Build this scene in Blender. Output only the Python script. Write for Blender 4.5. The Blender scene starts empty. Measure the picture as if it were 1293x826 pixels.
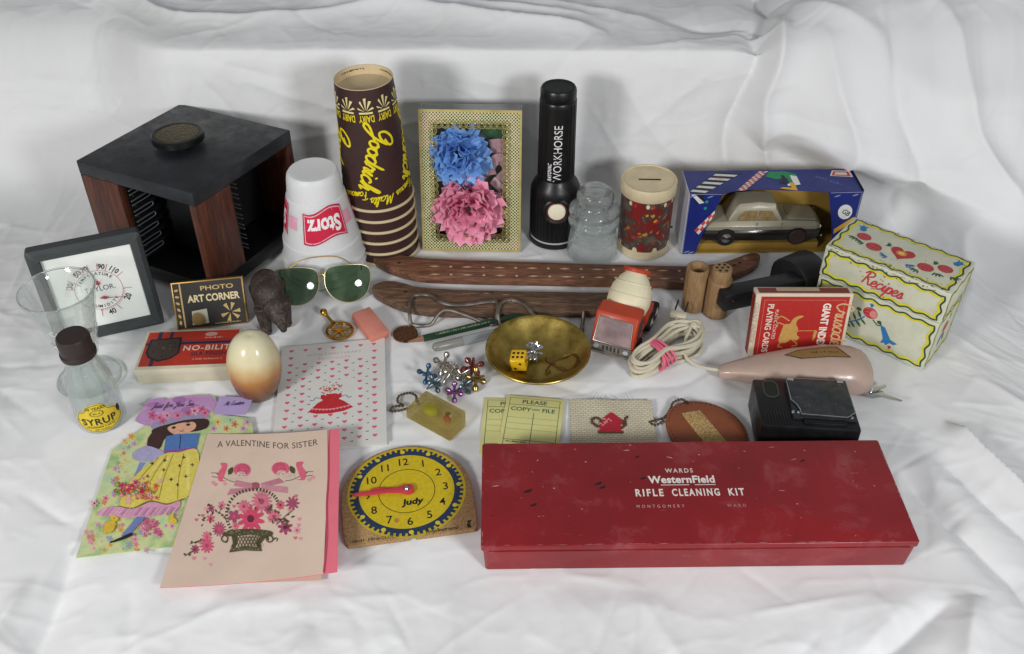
import bpy, bmesh, math, random
import numpy as np
from mathutils import Matrix, Vector, Euler

# ---------------------------------------------------------------- camera, light, exposure
S = 0.01                                   # everything below is written in centimetres
sc = bpy.context.scene
col = sc.collection
R = math.radians
cam_d = bpy.data.cameras.new('camera')
cam_d.sensor_width = 36.0
cam_d.lens = 1226.0 / 1293.0 * 36.0
cam_d.clip_start = 0.02
cam_d.clip_end = 20.0
cam = bpy.data.objects.new('camera', cam_d)
col.objects.link(cam)
cam.location = (0, 0, 62 * S)
cam.rotation_euler = (R(90 - 39.9), 0, 0)
sc.camera = cam

world = bpy.data.worlds.new('World')
sc.world = world
world.use_nodes = True
world.node_tree.nodes['Background'].inputs[0].default_value = (0.97, 0.985, 1.0, 1)
world.node_tree.nodes['Background'].inputs[1].default_value = 0.26

def lamp(name, loc, target, size, power, color):
    d = bpy.data.lights.new(name, 'AREA')
    d.shape = 'DISK'
    d.size = size * S
    d.energy = power
    d.color = color
    o = bpy.data.objects.new(name, d)
    col.objects.link(o)
    o.location = Vector(loc) * S
    o.rotation_euler = (Vector(target) - Vector(loc)).to_track_quat('-Z', 'Y').to_euler()
    return o
lamp('lamp_left', (-76, -24, 62), (0, 104, 14), 26, 9.2, (1.0, 0.985, 0.96))
lamp('lamp_right', (62, -34, 66), (4, 104, 14), 26, 8.3, (0.98, 0.99, 1.0))

vs = sc.view_settings
vs.view_transform = 'Standard'
vs.look = 'None'
vs.exposure = 0.0
vs.gamma = 1.0
sc.render.engine = 'CYCLES'
sc.cycles.max_bounces = 12
sc.cycles.transparent_max_bounces = 24
sc.cycles.transmission_bounces = 12

# ---------------------------------------------------------------- colours and materials
def lin(h):
    if isinstance(h, (tuple, list)):
        return tuple(h[:3])
    h = h.lstrip('#')
    out = []
    for i in (0, 2, 4):
        c = int(h[i:i + 2], 16) / 255
        out.append(c / 12.92 if c <= 0.04045 else ((c + 0.055) / 1.055) ** 2.4)
    return tuple(out)

class NT:
    def __init__(self, name):
        self.m = bpy.data.materials.new(name)
        self.m.use_nodes = True
        self.t = self.m.node_tree
        self.b = self.t.nodes['Principled BSDF']
        self.out = self.t.nodes['Material Output']
    def n(self, typ, **kw):
        nd = self.t.nodes.new(typ)
        for k, v in kw.items():
            setattr(nd, k, v)
        return nd
    def l(self, a, b):
        self.t.links.new(a, b)
    def noise(self, scale, detail=4, rough=0.55, coord=None, dist=0.0):
        nd = self.n('ShaderNodeTexNoise')
        nd.inputs['Scale'].default_value = scale
        nd.inputs['Detail'].default_value = detail
        nd.inputs['Roughness'].default_value = rough
        nd.inputs['Distortion'].default_value = dist
        self.l(coord if coord else self.coord(), nd.inputs['Vector'])
        return nd.outputs['Fac']
    def coord(self, scale=None):
        if not hasattr(self, '_c'):
            self._c = self.n('ShaderNodeTexCoord').outputs['Object']
        if scale is None:
            return self._c
        mp = self.n('ShaderNodeMapping')
        mp.inputs['Scale'].default_value = scale
        self.l(self._c, mp.inputs['Vector'])
        return mp.outputs['Vector']
    def ramp(self, fac, stops, interp='LINEAR'):
        r = self.n('ShaderNodeValToRGB')
        r.color_ramp.interpolation = interp
        el = r.color_ramp.elements
        el[0].position = stops[0][0]; el[0].color = (*lin(stops[0][1]), 1)
        el[1].position = stops[-1][0]; el[1].color = (*lin(stops[-1][1]), 1)
        for p, c in stops[1:-1]:
            e = el.new(p); e.color = (*lin(c), 1)
        self.l(fac, r.inputs['Fac'])
        return r.outputs['Color']
    def mix(self, fac, a, b, blend='MIX'):
        m = self.n('ShaderNodeMix', data_type='RGBA', blend_type=blend)
        for inp, v in ((m.inputs[0], fac), (m.inputs[6], a), (m.inputs[7], b)):
            if hasattr(v, 'is_output'):
                self.l(v, inp)
            elif isinstance(v, (int, float)):
                inp.default_value = v
            else:
                inp.default_value = (*lin(v), 1)
        return m.outputs[2]
    def bump(self, h, strength, dist=0.001):
        b = self.n('ShaderNodeBump')
        b.inputs['Strength'].default_value = strength
        b.inputs['Distance'].default_value = dist
        self.l(h, b.inputs['Height'])
        self.l(b.outputs['Normal'], self.b.inputs['Normal'])
    def base(self, c):
        if hasattr(c, 'is_output'):
            self.l(c, self.b.inputs['Base Color'])
        else:
            self.b.inputs['Base Color'].default_value = (*lin(c), 1)
    def set(self, **kw):
        for k, v in kw.items():
            self.b.inputs[k.replace('_', ' ')].default_value = v

BW0, BW1 = (0, 0, 0), (1, 1, 1)
MATS = {}
def mat(name, color, rough=0.5, metal=0.0, var=0.0, vscale=60, bump=0.0, bscale=400, bdist=0.0005,
        wear=None, coat=0.0, alpha=1.0, trans=0.0, ior=1.45, spec=0.5, rvar=0.0, sub=0.0):
    if name in MATS:
        return MATS[name]
    k = NT(name)
    k.set(Roughness=rough, Metallic=metal, IOR=ior)
    k.b.inputs['Specular IOR Level'].default_value = spec
    k.b.inputs['Coat Weight'].default_value = coat
    k.b.inputs['Coat Roughness'].default_value = 0.08
    k.b.inputs['Transmission Weight'].default_value = trans
    k.b.inputs['Alpha'].default_value = alpha
    if sub:
        k.b.inputs['Subsurface Weight'].default_value = sub
        k.b.inputs['Subsurface Radius'].default_value = (0.004, 0.003, 0.002)
        k.b.inputs['Subsurface Scale'].default_value = 0.6
    c = lin(color)
    out = None
    if var:
        lo = tuple(x * (1 - var) for x in c); hi = tuple(min(1, x * (1 + var)) for x in c)
        out = k.ramp(k.noise(vscale, 5), [(0.3, lo), (0.7, hi)])
    if wear:
        wc, amt, ws = wear                       # colour, threshold, scale
        f = k.ramp(k.noise(ws, 9, 0.72), [(amt, BW0), (amt + 0.03, BW1)])
        out = k.mix(f, out if out is not None else c, wc)
    k.base(out if out is not None else c)
    if rvar:
        r = k.ramp(k.noise(vscale * 0.7 + 7, 6, 0.65), [(0.3, (rough - rvar,) * 3), (0.7, (rough + rvar,) * 3)])
        k.l(r, k.b.inputs['Roughness'])
    if bump:
        k.bump(k.noise(bscale, 4), bump, bdist)
    MATS[name] = k.m
    return k.m

def ink_mat(name, rough=0.55, metal=0.0):
    k = NT(name)
    a = k.n('ShaderNodeAttribute'); a.attribute_name = 'Col'
    v = k.ramp(k.noise(300, 5, 0.7), [(0.3, (0.78,) * 3), (0.65, (1, 1, 1))])
    k.base(k.mix(1.0, a.outputs['Color'], v, 'MULTIPLY'))
    k.set(Roughness=rough, Metallic=metal)
    MATS[name] = k.m
    return k.m
INK = ink_mat('printed_ink')
INKG = ink_mat('gold_ink', 0.28, 0.9)

def wood(name, c0, c1, scale=(20, 300, 300), rough=0.5, dark=0.35):
    k = NT(name)
    v = k.coord(scale)
    n1 = k.noise(1.0, 8, 0.65, v, 1.2)
    n2 = k.noise(4.0, 3, 0.5, v)
    c = k.ramp(n1, [(0.28, c0), (0.5, tuple((a + b) / 2 for a, b in zip(lin(c0), lin(c1)))), (0.72, c1)])
    f = k.ramp(n2, [(0.35, (1 - dark,) * 3), (0.6, (1, 1, 1))])
    k.base(k.mix(1.0, c, f, 'MULTIPLY'))
    k.set(Roughness=rough)
    k.bump(n1, 0.35, 0.0006)
    MATS[name] = k.m
    return k.m

def glass(name, color='#ffffff', rough=0.0, ior=1.5):
    k = NT(name)
    k.base(color)
    k.set(Roughness=rough, IOR=ior)
    k.b.inputs['Transmission Weight'].default_value = 1.0
    MATS[name] = k.m
    return k.m

def film(name, tint=(1, 1, 1), refl=0.05, rough=0.06):
    """thin clear plastic: see-through with a fresnel sheen"""
    k = NT(name)
    tr = k.n('ShaderNodeBsdfTransparent'); tr.inputs[0].default_value = (*tint, 1)
    gl = k.n('ShaderNodeBsdfGlossy'); gl.inputs['Roughness'].default_value = rough
    fr = k.n('ShaderNodeFresnel'); fr.inputs[0].default_value = 1.45
    ad = k.n('ShaderNodeMath', operation='ADD'); ad.inputs[1].default_value = refl
    k.l(fr.outputs[0], ad.inputs[0])
    mx = k.n('ShaderNodeMixShader')
    k.l(ad.outputs[0], mx.inputs[0]); k.l(tr.outputs[0], mx.inputs[1]); k.l(gl.outputs[0], mx.inputs[2])
    k.l(mx.outputs[0], k.out.inputs['Surface'])
    MATS[name] = k.m
    return k.m

# ---------------------------------------------------------------- mesh helpers (centimetres in, metres out)
def T(x=0, y=0, z=0):
    return Matrix.Translation((x, y, z))
def RX(a): return Matrix.Rotation(R(a), 4, 'X')
def RY(a): return Matrix.Rotation(R(a), 4, 'Y')
def RZ(a): return Matrix.Rotation(R(a), 4, 'Z')

def crv(pts, n=8, closed=False):
    """Catmull-Rom through points"""
    P = [np.array(p, float) for p in pts]
    m = len(P); out = []
    rng = m if closed else m - 1
    for i in range(rng):
        if closed:
            a, b, c, d = P[i - 1], P[i], P[(i + 1) % m], P[(i + 2) % m]
        else:
            b, c = P[i], P[i + 1]
            a = P[i - 1] if i else 2 * b - c
            d = P[i + 2] if i + 2 < m else 2 * c - b
        for j in range(n):
            t = j / n
            out.append(0.5 * ((2 * b) + (c - a) * t + (2 * a - 5 * b + 4 * c - d) * t * t + (3 * b - a - 3 * c + d) * t ** 3))
    if not closed:
        out.append(P[-1])
    return [tuple(o) for o in out]

def rrect(w, h, r, n=5, cx=0, cy=0):
    out = []
    for sx, sy, a0 in ((1, 1, 0), (-1, 1, 90), (-1, -1, 180), (1, -1, 270)):
        for i in range(n + 1):
            a = R(a0 + 90 * i / n)
            out.append((cx + sx * (w / 2 - r) + r * math.cos(a), cy + sy * (h / 2 - r) + r * math.sin(a)))
    return out

class P:
    def __init__(self):
        self.bm = bmesh.new()
    def raw(self, V, F, M=None):
        vs_ = [self.bm.verts.new((M @ Vector(v)) if M is not None else v) for v in V]
        for f in F:
            try:
                self.bm.faces.new([vs_[i] for i in f])
            except ValueError:
                pass
        return self
    def merge(self, b, M=None):
        if M is not None:
            b.transform(M)
        me = bpy.data.meshes.new('tmp')
        b.to_mesh(me); b.free()
        self.bm.from_mesh(me)
        bpy.data.meshes.remove(me)
        return self
    def box(self, c, s, bev=0.0, M=None, seg=2):
        b = bmesh.new()
        bmesh.ops.create_cube(b, size=1.0)
        b.transform(Matrix.Translation(c) @ Matrix.Diagonal((*s, 1)))
        if bev:
            bmesh.ops.bevel(b, geom=list(b.edges), offset=bev, segments=seg, profile=0.5, affect='EDGES')
        return self.merge(b, M)
    def lathe(self, prof, n=48, M=None, squash=None):
        V, F, rings = [], [], []
        for r, z in prof:
            if r < 1e-4:
                rings.append([len(V)]); V.append((0, 0, z))
            else:
                ring = []
                for i in range(n):
                    a = 2 * math.pi * i / n
                    k = squash(a, z) if squash else 1.0
                    ring.append(len(V)); V.append((r * k * math.cos(a), r * k * math.sin(a), z))
                rings.append(ring)
        for A, B_ in zip(rings, rings[1:]):
            for i in range(n):
                j = (i + 1) % n
                if len(A) == 1 and len(B_) == 1: continue
                if len(A) == 1: F.append((A[0], B_[j], B_[i]))
                elif len(B_) == 1: F.append((A[i], A[j], B_[0]))
                else: F.append((A[i], A[j], B_[j], B_[i]))
        return self.raw(V, F, M)
    def tube(self, path, r, n=8, closed=False, M=None, flat=1.0):
        pts = [Vector(p) for p in path]
        m = len(pts)
        rs = r if isinstance(r, (list, tuple)) else [r] * m
        tang = []
        for i in range(m):
            a = pts[i - 1] if (i or closed) else pts[i]
            b = pts[(i + 1) % m] if (i < m - 1 or closed) else pts[i]
            t = b - a
            tang.append(t.normalized() if t.length > 1e-9 else Vector((0, 0, 1)))
        up = Vector((0, 0, 1)) if abs(tang[0].z) < 0.9 else Vector((1, 0, 0))
        nrm = (up - tang[0] * up.dot(tang[0])).normalized()
        V, F = [], []
        for i in range(m):
            nrm = nrm - tang[i] * nrm.dot(tang[i])
            nrm = nrm.normalized() if nrm.length > 1e-6 else tang[i].orthogonal().normalized()
            bn = tang[i].cross(nrm)
            for j in range(n):
                a = 2 * math.pi * j / n
                V.append(pts[i] + (nrm * math.cos(a) * flat + bn * math.sin(a)) * rs[i])
        for i in range(m if closed else m - 1):
            k = (i + 1) % m
            for j in range(n):
                q = (j + 1) % n
                F.append((i * n + j, i * n + q, k * n + q, k * n + j))
        if not closed:
            F.append(tuple(reversed(range(n)))); F.append(tuple((m - 1) * n + j for j in range(n)))
        return self.raw(V, F, M)
    def prism(self, pts, z0, z1, bev=0.0, M=None, seg=2):
        b = bmesh.new()
        n = len(pts)
        lo = [b.verts.new((p[0], p[1], z0)) for p in pts]
        hi = [b.verts.new((p[0], p[1], z1)) for p in pts]
        b.faces.new(list(reversed(lo))); b.faces.new(hi)
        for i in range(n):
            j = (i + 1) % n
            b.faces.new((lo[i], lo[j], hi[j], hi[i]))
        bmesh.ops.recalc_face_normals(b, faces=list(b.faces))
        if bev:
            ed = [e for e in b.edges if len(e.link_faces) == 2 and (len(e.link_faces[0].verts) > 4 or len(e.link_faces[1].verts) > 4 or n <= 4)]
            bmesh.ops.bevel(b, geom=ed, offset=bev, segments=seg, profile=0.5, affect='EDGES')
        return self.merge(b, M)
    def loft(self, rings, cap=True, M=None):
        n = len(rings[0]); V = [v for r in rings for v in r]; F = []
        for i in range(len(rings) - 1):
            for j in range(n):
                q = (j + 1) % n
                F.append((i * n + j, i * n + q, (i + 1) * n + q, (i + 1) * n + j))
        if cap:
            F.append(tuple(reversed(range(n)))); F.append(tuple((len(rings) - 1) * n + j for j in range(n)))
        return self.raw(V, F, M)
    def ell(self, c, r, M=None, u=20, v=12):
        b = bmesh.new()
        bmesh.ops.create_uvsphere(b, u_segments=u, v_segments=v, radius=1.0)
        b.transform(Matrix.Translation(c) @ Matrix.Diagonal((*(r if isinstance(r, (tuple, list)) else (r, r, r)), 1)))
        return self.merge(b, M)
    def frame(self, outer, inner, z0, z1, M=None):
        """ring prism between two outlines with the same number of points"""
        n = len(outer); V = []; F = []
        for lst, z in ((outer, z0), (outer, z1), (inner, z1), (inner, z0)):
            V += [(p[0], p[1], z) for p in lst]
        for a in range(4):
            c = (a + 1) % 4
            for i in range(n):
                j = (i + 1) % n
                F.append((a * n + i, a * n + j, c * n + j, c * n + i))
        return self.raw(V, F, M)
    def done(self, name, m, parent=None, smooth=38, loc=None, rot=None, weld=False):
        if weld:
            bmesh.ops.remove_doubles(self.bm, verts=list(self.bm.verts), dist=1e-4)
        bmesh.ops.recalc_face_normals(self.bm, faces=list(self.bm.faces))
        self.bm.transform(Matrix.Scale(S, 4))
        me = bpy.data.meshes.new(name)
        self.bm.to_mesh(me); self.bm.free()
        if smooth:
            me.shade_smooth()
            me.set_sharp_from_angle(angle=R(smooth))
        if m is not None:
            me.materials.append(m if not isinstance(m, str) else MATS[m])
        o = bpy.data.objects.new(name, me)
        col.objects.link(o)
        if parent is not None:
            o.parent = parent
        if loc: o.location = Vector(loc) * S
        if rot: o.rotation_euler = tuple(R(a) for a in rot)
        return o

def tag(o, label, cat, group=None):
    o['label'] = label; o['category'] = cat
    if group: o['group'] = group
    return o
def thing(name, label, cat, loc=(0, 0, 0), rot=(0, 0, 0), group=None):
    o = bpy.data.objects.new(name, None)
    o.empty_display_size = 0.02
    col.objects.link(o)
    o.location = Vector(loc) * S
    o.rotation_euler = tuple(R(a) for a in rot)
    return tag(o, label, cat, group)
def dup_child(ch, parent):
    c = ch.copy(); col.objects.link(c); c.parent = parent
    for g in ch.children:
        d = g.copy(); col.objects.link(d); d.parent = c
    return c
def dup(root, loc, rot, label=None, group=None):
    r = root.copy(); col.objects.link(r)
    r.location = Vector(loc) * S; r.rotation_euler = tuple(R(a) for a in rot)
    if label: r['label'] = label
    if group: r['group'] = group
    for ch in list(root.children):
        dup_child(ch, r)
    return r
def like(o, name, m=None, parent=None, loc=(0, 0, 0), rot=(0, 0, 0), scale=None):
    """another piece sharing mesh data"""
    c = bpy.data.objects.new(name, o.data if not hasattr(o, 'vertices') else o)
    col.objects.link(c)
    c.parent = parent
    c.location = Vector(loc) * S; c.rotation_euler = tuple(R(a) for a in rot)
    if scale: c.scale = scale
    return c

# ---------------------------------------------------------------- flat print
def homog(src, dst):
    A = []; b = []
    for (x, y), (u, v) in zip(src, dst):
        A.append([x, y, 1, 0, 0, 0, -u * x, -u * y]); b.append(u)
        A.append([0, 0, 0, x, y, 1, -v * x, -v * y]); b.append(v)
    h = np.linalg.solve(np.array(A, float), np.array(b, float))
    def f(x, y):
        w = h[6] * x + h[7] * y + 1
        return ((h[0] * x + h[1] * y + h[2]) / w, (h[3] * x + h[4] * y + h[5]) / w)
    return f

TXT = {}
def text_mesh(s, bold=0.0, space=1.0):
    key = (s, bold, space)
    if key in TXT: return TXT[key]
    cu = bpy.data.curves.new('t', 'FONT')
    cu.body = s; cu.size = 1.0; cu.align_x = 'LEFT'; cu.offset = bold; cu.space_character = space
    cu.resolution_u = 3
    o = bpy.data.objects.new('t', cu)
    me = bpy.data.meshes.new_from_object(o)
    V = [(v.co.x, v.co.y) for v in me.vertices]
    F = [tuple(p.vertices) for p in me.polygons]
    bpy.data.objects.remove(o); bpy.data.curves.remove(cu); bpy.data.meshes.remove(me)
    TXT[key] = (V, F)
    return V, F

GL = {
 'a': ([[(.75, .85), (.4, 1), (.05, .6), (.1, .1), (.4, 0), (.7, .4), (.8, .95), (.75, .3), (.85, .02), (1.1, .3)]], 1.0),
 'c': ([[(.7, .8), (.45, 1), (.1, .7), (.05, .3), (.3, 0), (.6, .1), (.9, .4)]], .8),
 'd': ([[(.75, .85), (.4, 1), (.05, .6), (.1, .1), (.4, 0), (.7, .4), (.95, 2), (.75, .4), (.85, .02), (1.1, .3)]], 1.0),
 'e': ([[(0, .3), (.4, .5), (.6, .8), (.4, 1), (.1, .7), (.1, .25), (.35, 0), (.7, .15), (.9, .4)]], .8),
 'f': ([[(0, .2), (.5, 1.2), (.6, 1.9), (.4, 2), (.3, 1.2), (.2, -.8), (.35, -.9), (.4, 0), (.8, .4)]], .7),
 'h': ([[(0, .2), (.4, 1.2), (.5, 1.95), (.3, 1.9), (.15, 0), (.45, .85), (.65, .95), (.65, .3), (.75, 0), (1, .3)]], .95),
 'i': ([[(0, .3), (.25, 1), (.15, .25), (.3, 0), (.55, .3)], [(.3, 1.4), (.42, 1.5)]], .5),
 'l': ([[(0, .2), (.4, 1.2), (.5, 1.95), (.3, 1.9), (.2, .3), (.3, 0), (.55, .3)]], .5),
 'm': ([[(0, .3), (.2, 1), (.15, 0), (.4, .9), (.55, .9), (.5, 0), (.75, .9), (.9, .9), (.85, .15), (1, 0), (1.2, .3)]], 1.15),
 'n': ([[(0, .3), (.2, 1), (.15, 0), (.4, .9), (.6, .9), (.55, .15), (.7, 0), (.9, .3)]], .85),
 'o': ([[(.45, 1), (.1, .75), (.1, .2), (.4, 0), (.7, .3), (.65, .8), (.4, 1), (.6, .75), (1, .85)]], .85),
 'p': ([[(0, .3), (.25, 1), (.05, -.9), (.25, .6), (.5, 1), (.75, .7), (.65, .1), (.3, .05), (.6, 0), (.95, .3)]], .9),
 'r': ([[(0, .3), (.2, 1.05), (.35, .85), (.6, .9), (.5, .3), (.6, .02), (.85, .3)]], .75),
 's': ([[(0, .3), (.35, 1), (.5, .5), (.4, .05), (.1, .1), (.4, 0), (.8, .3)]], .7),
 't': ([[(0, .3), (.35, 1.5), (.2, .3), (.35, 0), (.6, .3)], [(.05, 1.05), (.6, 1.1)]], .55),
 'u': ([[(0, .3), (.15, 1), (.1, .25), (.3, 0), (.6, .4), (.7, 1), (.65, .25), (.8, 0), (1.0, .3)]], .95),
 'y': ([[(0, .3), (.15, 1), (.15, .3), (.35, .1), (.6, .5), (.7, 1), (.5, -.8), (.25, -.8), (.5, 0), (.9, .3)]], .85),
 'G': ([[(.9, 1.5), (1.3, 2.1), (1.0, 2.5), (.4, 2.2), (.15, 1.4), (.5, .8), (1.1, 1.2), (1.35, 1.9), (1.1, .3), (.5, -.9), (.1, -.8), (.3, -.3), (1.5, .5)]], 1.45),
 'R': ([[(.2, 0), (.4, 2)], [(-.1, 1.6), (.3, 2.1), (1, 2), (1.1, 1.5), (.5, 1.1), (.8, .6), (1.1, 0), (1.4, .2)]], 1.3),
 'C': ([[(1, 1.7), (.7, 2.1), (.2, 1.5), (.1, .6), (.5, 0), (1.1, .4)]], 1.1),
 'M': ([[(0, 0), (.4, 2), (.6, .3), (1.1, 2), (1.1, .3), (1.3, 0), (1.5, .3)]], 1.5),
 'F': ([[(.3, 0), (.5, 1.9)], [(-.1, 1.7), (.4, 2.05), (1.2, 2)], [(.2, 1), (.8, 1.05)]], 1.0),
 'L': ([[(.6, 1.8), (.4, 2), (.3, 1), (.1, .1), (.5, .1), (1, .2)]], 1.0),
 'J': ([[(.2, 1.8), (.8, 2.05), (.6, .8), (.4, -.5), (.1, -.4), (.4, .1), (.9, .4)]], .9),
 'Y': ([[(0, 1.9), (.2, 1.2), (.6, 1.2), (.9, 2), (.7, .6), (.3, -.7), (.1, -.4), (.5, .1), (1, .4)]], 1.0),
 'S': ([[(.9, 1.8), (.6, 2.1), (.3, 1.6), (.7, .9), (.6, .1), (.1, .2), (.4, 0), (1, .3)]], 1.0),
 'A': ([[(0, 0), (.6, 2), (.9, 0)], [(.2, .8), (.9, .8)]], 1.1),
 'E': ([[(.9, 1.8), (.5, 2.05), (.3, 1.5), (.6, 1.1), (.2, .7), (.3, .05), (.9, .3)]], .95),
}

class Ink:
    def __init__(self):
        self.sh = []
    def add(self, V, F, c):
        """V: (x, y) or (x, y, fraction of a layer)"""
        V = [(v[0], v[1], v[2] if len(v) > 2 else 0.0) for v in V]
        xs = [v[0] for v in V]; ys = [v[1] for v in V]
        bb = (min(xs), max(xs), min(ys), max(ys)); L = 0
        for (b2, l2, _, _, _) in self.sh:
            if bb[0] < b2[1] and bb[1] > b2[0] and bb[2] < b2[3] and bb[3] > b2[2] and l2 >= L:
                L = l2 + 1
        self.sh.append((bb, L, V, F, lin(c)))
        return self
    def poly(self, pts, c):
        return self.add(pts, [tuple(range(len(pts)))], c)
    def ell(self, x, y, rx, ry, c, rot=0, n=18):
        ca, sa = math.cos(R(rot)), math.sin(R(rot))
        return self.poly([(x + rx * math.cos(t) * ca - ry * math.sin(t) * sa, y + rx * math.cos(t) * sa + ry * math.sin(t) * ca)
                          for t in [2 * math.pi * i / n for i in range(n)]], c)
    def ring(self, x, y, r0, r1, c, n=48, sy=1.0):
        V = [(x + r * math.cos(2 * math.pi * i / n), y + sy * r * math.sin(2 * math.pi * i / n)) for r in (r0, r1) for i in range(n)]
        return self.add(V, [(i, (i + 1) % n, n + (i + 1) % n, n + i) for i in range(n)], c)
    def rect(self, x0, y0, x1, y1, c):
        return self.poly([(x0, y0), (x1, y0), (x1, y1), (x0, y1)], c)
    def line(self, path, w, c, closed=False):
        p = [np.array(q[:2], float) for q in path]
        if closed: p = p + [p[0]]
        m = len(p); V = []; F = []
        for i in range(m):
            a = p[i - 1] if i else (p[-2] if closed else p[i]); b = p[i + 1] if i < m - 1 else (p[1] if closed else p[i])
            t = b - a; L = np.hypot(*t); t = t / L if L > 1e-9 else np.array([1.0, 0])
            nn = np.array([-t[1], t[0]]) * ((w[min(i, len(w) - 1)] if isinstance(w, (list, tuple)) else w) / 2)
            fr = 0.8 * i / m
            V += [(*(p[i] + nn), fr), (*(p[i] - nn), fr)]
        for i in range(m - 1):
            F.append((2 * i, 2 * i + 1, 2 * i + 3, 2 * i + 2))
        return self.add(V, F, c)
    def text(self, s, x, y, size, c, rot=0, sx=1.0, shear=0.0, bold=0.0, align='c', space=1.0, fit=None):
        V, F = text_mesh(s, bold, space)
        if not V: return self
        x0 = min(v[0] for v in V); x1 = max(v[0] for v in V)
        if fit: sx = fit / ((x1 - x0) * size)
        off = {'c': (x0 + x1) / 2, 'l': x0, 'r': x1}[align]
        ca, sa = math.cos(R(rot)), math.sin(R(rot)); W = []
        for vx, vy in V:
            a = ((vx - off) + shear * vy) * size * sx; b = vy * size
            W.append((x + a * ca - b * sa, y + a * sa + b * ca))
        return self.add(W, F, c)
    def arc_text(self, s, x, y, r, a0, a1, size, c, bold=0.0, flip=False):
        n = len(s)
        for i, ch in enumerate(s):
            a = a0 + (a1 - a0) * (i / max(1, n - 1))
            self.text(ch, x + r * math.cos(R(a)), y + r * math.sin(R(a)), size, c, rot=a - 90 + (180 if flip else 0), bold=bold)
        return self
    def script(self, s, x, y, size, c, w=0.1, rot=0, shear=0.3, sx=1.0, n=5):
        ca, sa = math.cos(R(rot)), math.sin(R(rot)); cur = 0.0
        for ch in s:
            if ch not in GL:
                cur += 0.6; continue
            strokes, adv = GL[ch]
            for st in strokes:
                q = []
                for (px, py) in crv(st, n):
                    a = (cur + px + shear * py) * size * sx; b = py * size
                    q.append((x + a * ca - b * sa, y + a * sa + b * ca))
                self.line(q, w, c)
            cur += adv
        return self
    def scribble(self, x, y, w, h, c, rot=0, seed=1):
        """a line of print too small to read"""
        rs = random.Random(seed); ca, sa = math.cos(R(rot)), math.sin(R(rot)); u = -w / 2
        while u < w / 2:
            b = rs.uniform(.25, .6) * h; k = rs.uniform(.5, 1.0) * h
            q = [(u, 0), (u + b, 0), (u + b, k), (u, k)]
            self.poly([(x + a * ca - v * sa, y + a * sa + v * ca) for a, v in q], c)
            u += b + rs.choice((.2, .2, .25, .7)) * h
        return self
    def heart(self, x, y, s, c, rot=0):
        pts = []
        for i in range(24):
            t = 2 * math.pi * i / 24
            pts.append((x + s * 0.0625 * 16 * math.sin(t) ** 3 * .5, y + s * 0.0625 * .5 * (13 * math.cos(t) - 5 * math.cos(2 * t) - 2 * math.cos(3 * t) - math.cos(4 * t))))
        return self.poly(pts, c)
    def star(self, x, y, r, n, c, inner=0.45, rot=0, c2=None):
        pts = []
        for i in range(n * 4):
            a = R(rot) + 2 * math.pi * i / (n * 4)
            k = (1, .85, inner, .85)[i % 4]
            pts.append((x + r * k * math.cos(a), y + r * k * math.sin(a)))
        self.poly(pts, c)
        if c2: self.ell(x, y, r * .26, r * .26, c2, n=10)
        return self
    def leaf(self, x, y, L, w, rot, c):
        ca, sa = math.cos(R(rot)), math.sin(R(rot))
        prof = [(0, 0), (.25, .4), (.5, .5), (.8, .3), (1, 0), (.8, -.3), (.5, -.5), (.25, -.4)]
        return self.poly([(x + L * a * ca - w * b * sa, y + L * a * sa + w * b * ca) for a, b in prof], c)
    def done(self, name, parent, z0=0.012, mapf=None, pre=None, cut=None, m=None, dz=0.004, M=None):
        V, F, C = [], [], []
        for bb, L, vv, ff, c in self.sh:
            if cut:
                b = bmesh.new()
                vs_ = [b.verts.new(v) for v in vv]
                for f in ff:
                    try: b.faces.new([vs_[i] for i in f])
                    except ValueError: pass
                for ax, step in ((0, cut[0]), (1, cut[1])):
                    if not step: continue
                    k = math.ceil(bb[ax * 2] / step) * step
                    while k < bb[ax * 2 + 1]:
                        co = (k, 0, 0) if ax == 0 else (0, k, 0); no = (1, 0, 0) if ax == 0 else (0, 1, 0)
                        bmesh.ops.bisect_plane(b, geom=list(b.verts) + list(b.edges) + list(b.faces), dist=1e-6, plane_co=co, plane_no=no)
                        k += step
                b.verts.index_update()
                vv = [tuple(v.co) for v in b.verts]; ff = [tuple(v.index for v in f.verts) for f in b.faces]
                b.free()
            o = len(V)
            for x, y, fr in vv:
                if pre: x, y = pre(x, y)
                z = z0 + (L + fr) * dz
                q = mapf(x, y, z) if mapf else (x, y, z)
                V.append(q if M is None else tuple(M @ Vector(q)))
            F += [tuple(o + i for i in f) for f in ff]; C += [c] * len(ff)
        me = bpy.data.meshes.new(name)
        me.from_pydata([tuple(a * S for a in v) for v in V], [], F)
        at = me.color_attributes.new('Col', 'FLOAT_COLOR', 'CORNER')
        arr = []
        for p, c in zip(me.polygons, C):
            arr += [c[0], c[1], c[2], 1.0] * p.loop_total
        at.data.foreach_set('color', arr)
        me.materials.append(m or INK)
        o = bpy.data.objects.new(name, me)
        col.objects.link(o)
        o.parent = parent
        return o

def cone_map(r0, r1, z0, h, th0=0.0):
    """(x, y) cm on a cone standing on z0, radius r0 at the foot and r1 at the top; x = 0 faces -Y"""
    rm = (r0 + r1) / 2
    def f(x, y, z):
        r = r0 + (r1 - r0) * y / h + z
        a = th0 + x / rm
        return (r * math.sin(a), -r * math.cos(a), z0 + y)
    return f

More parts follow.
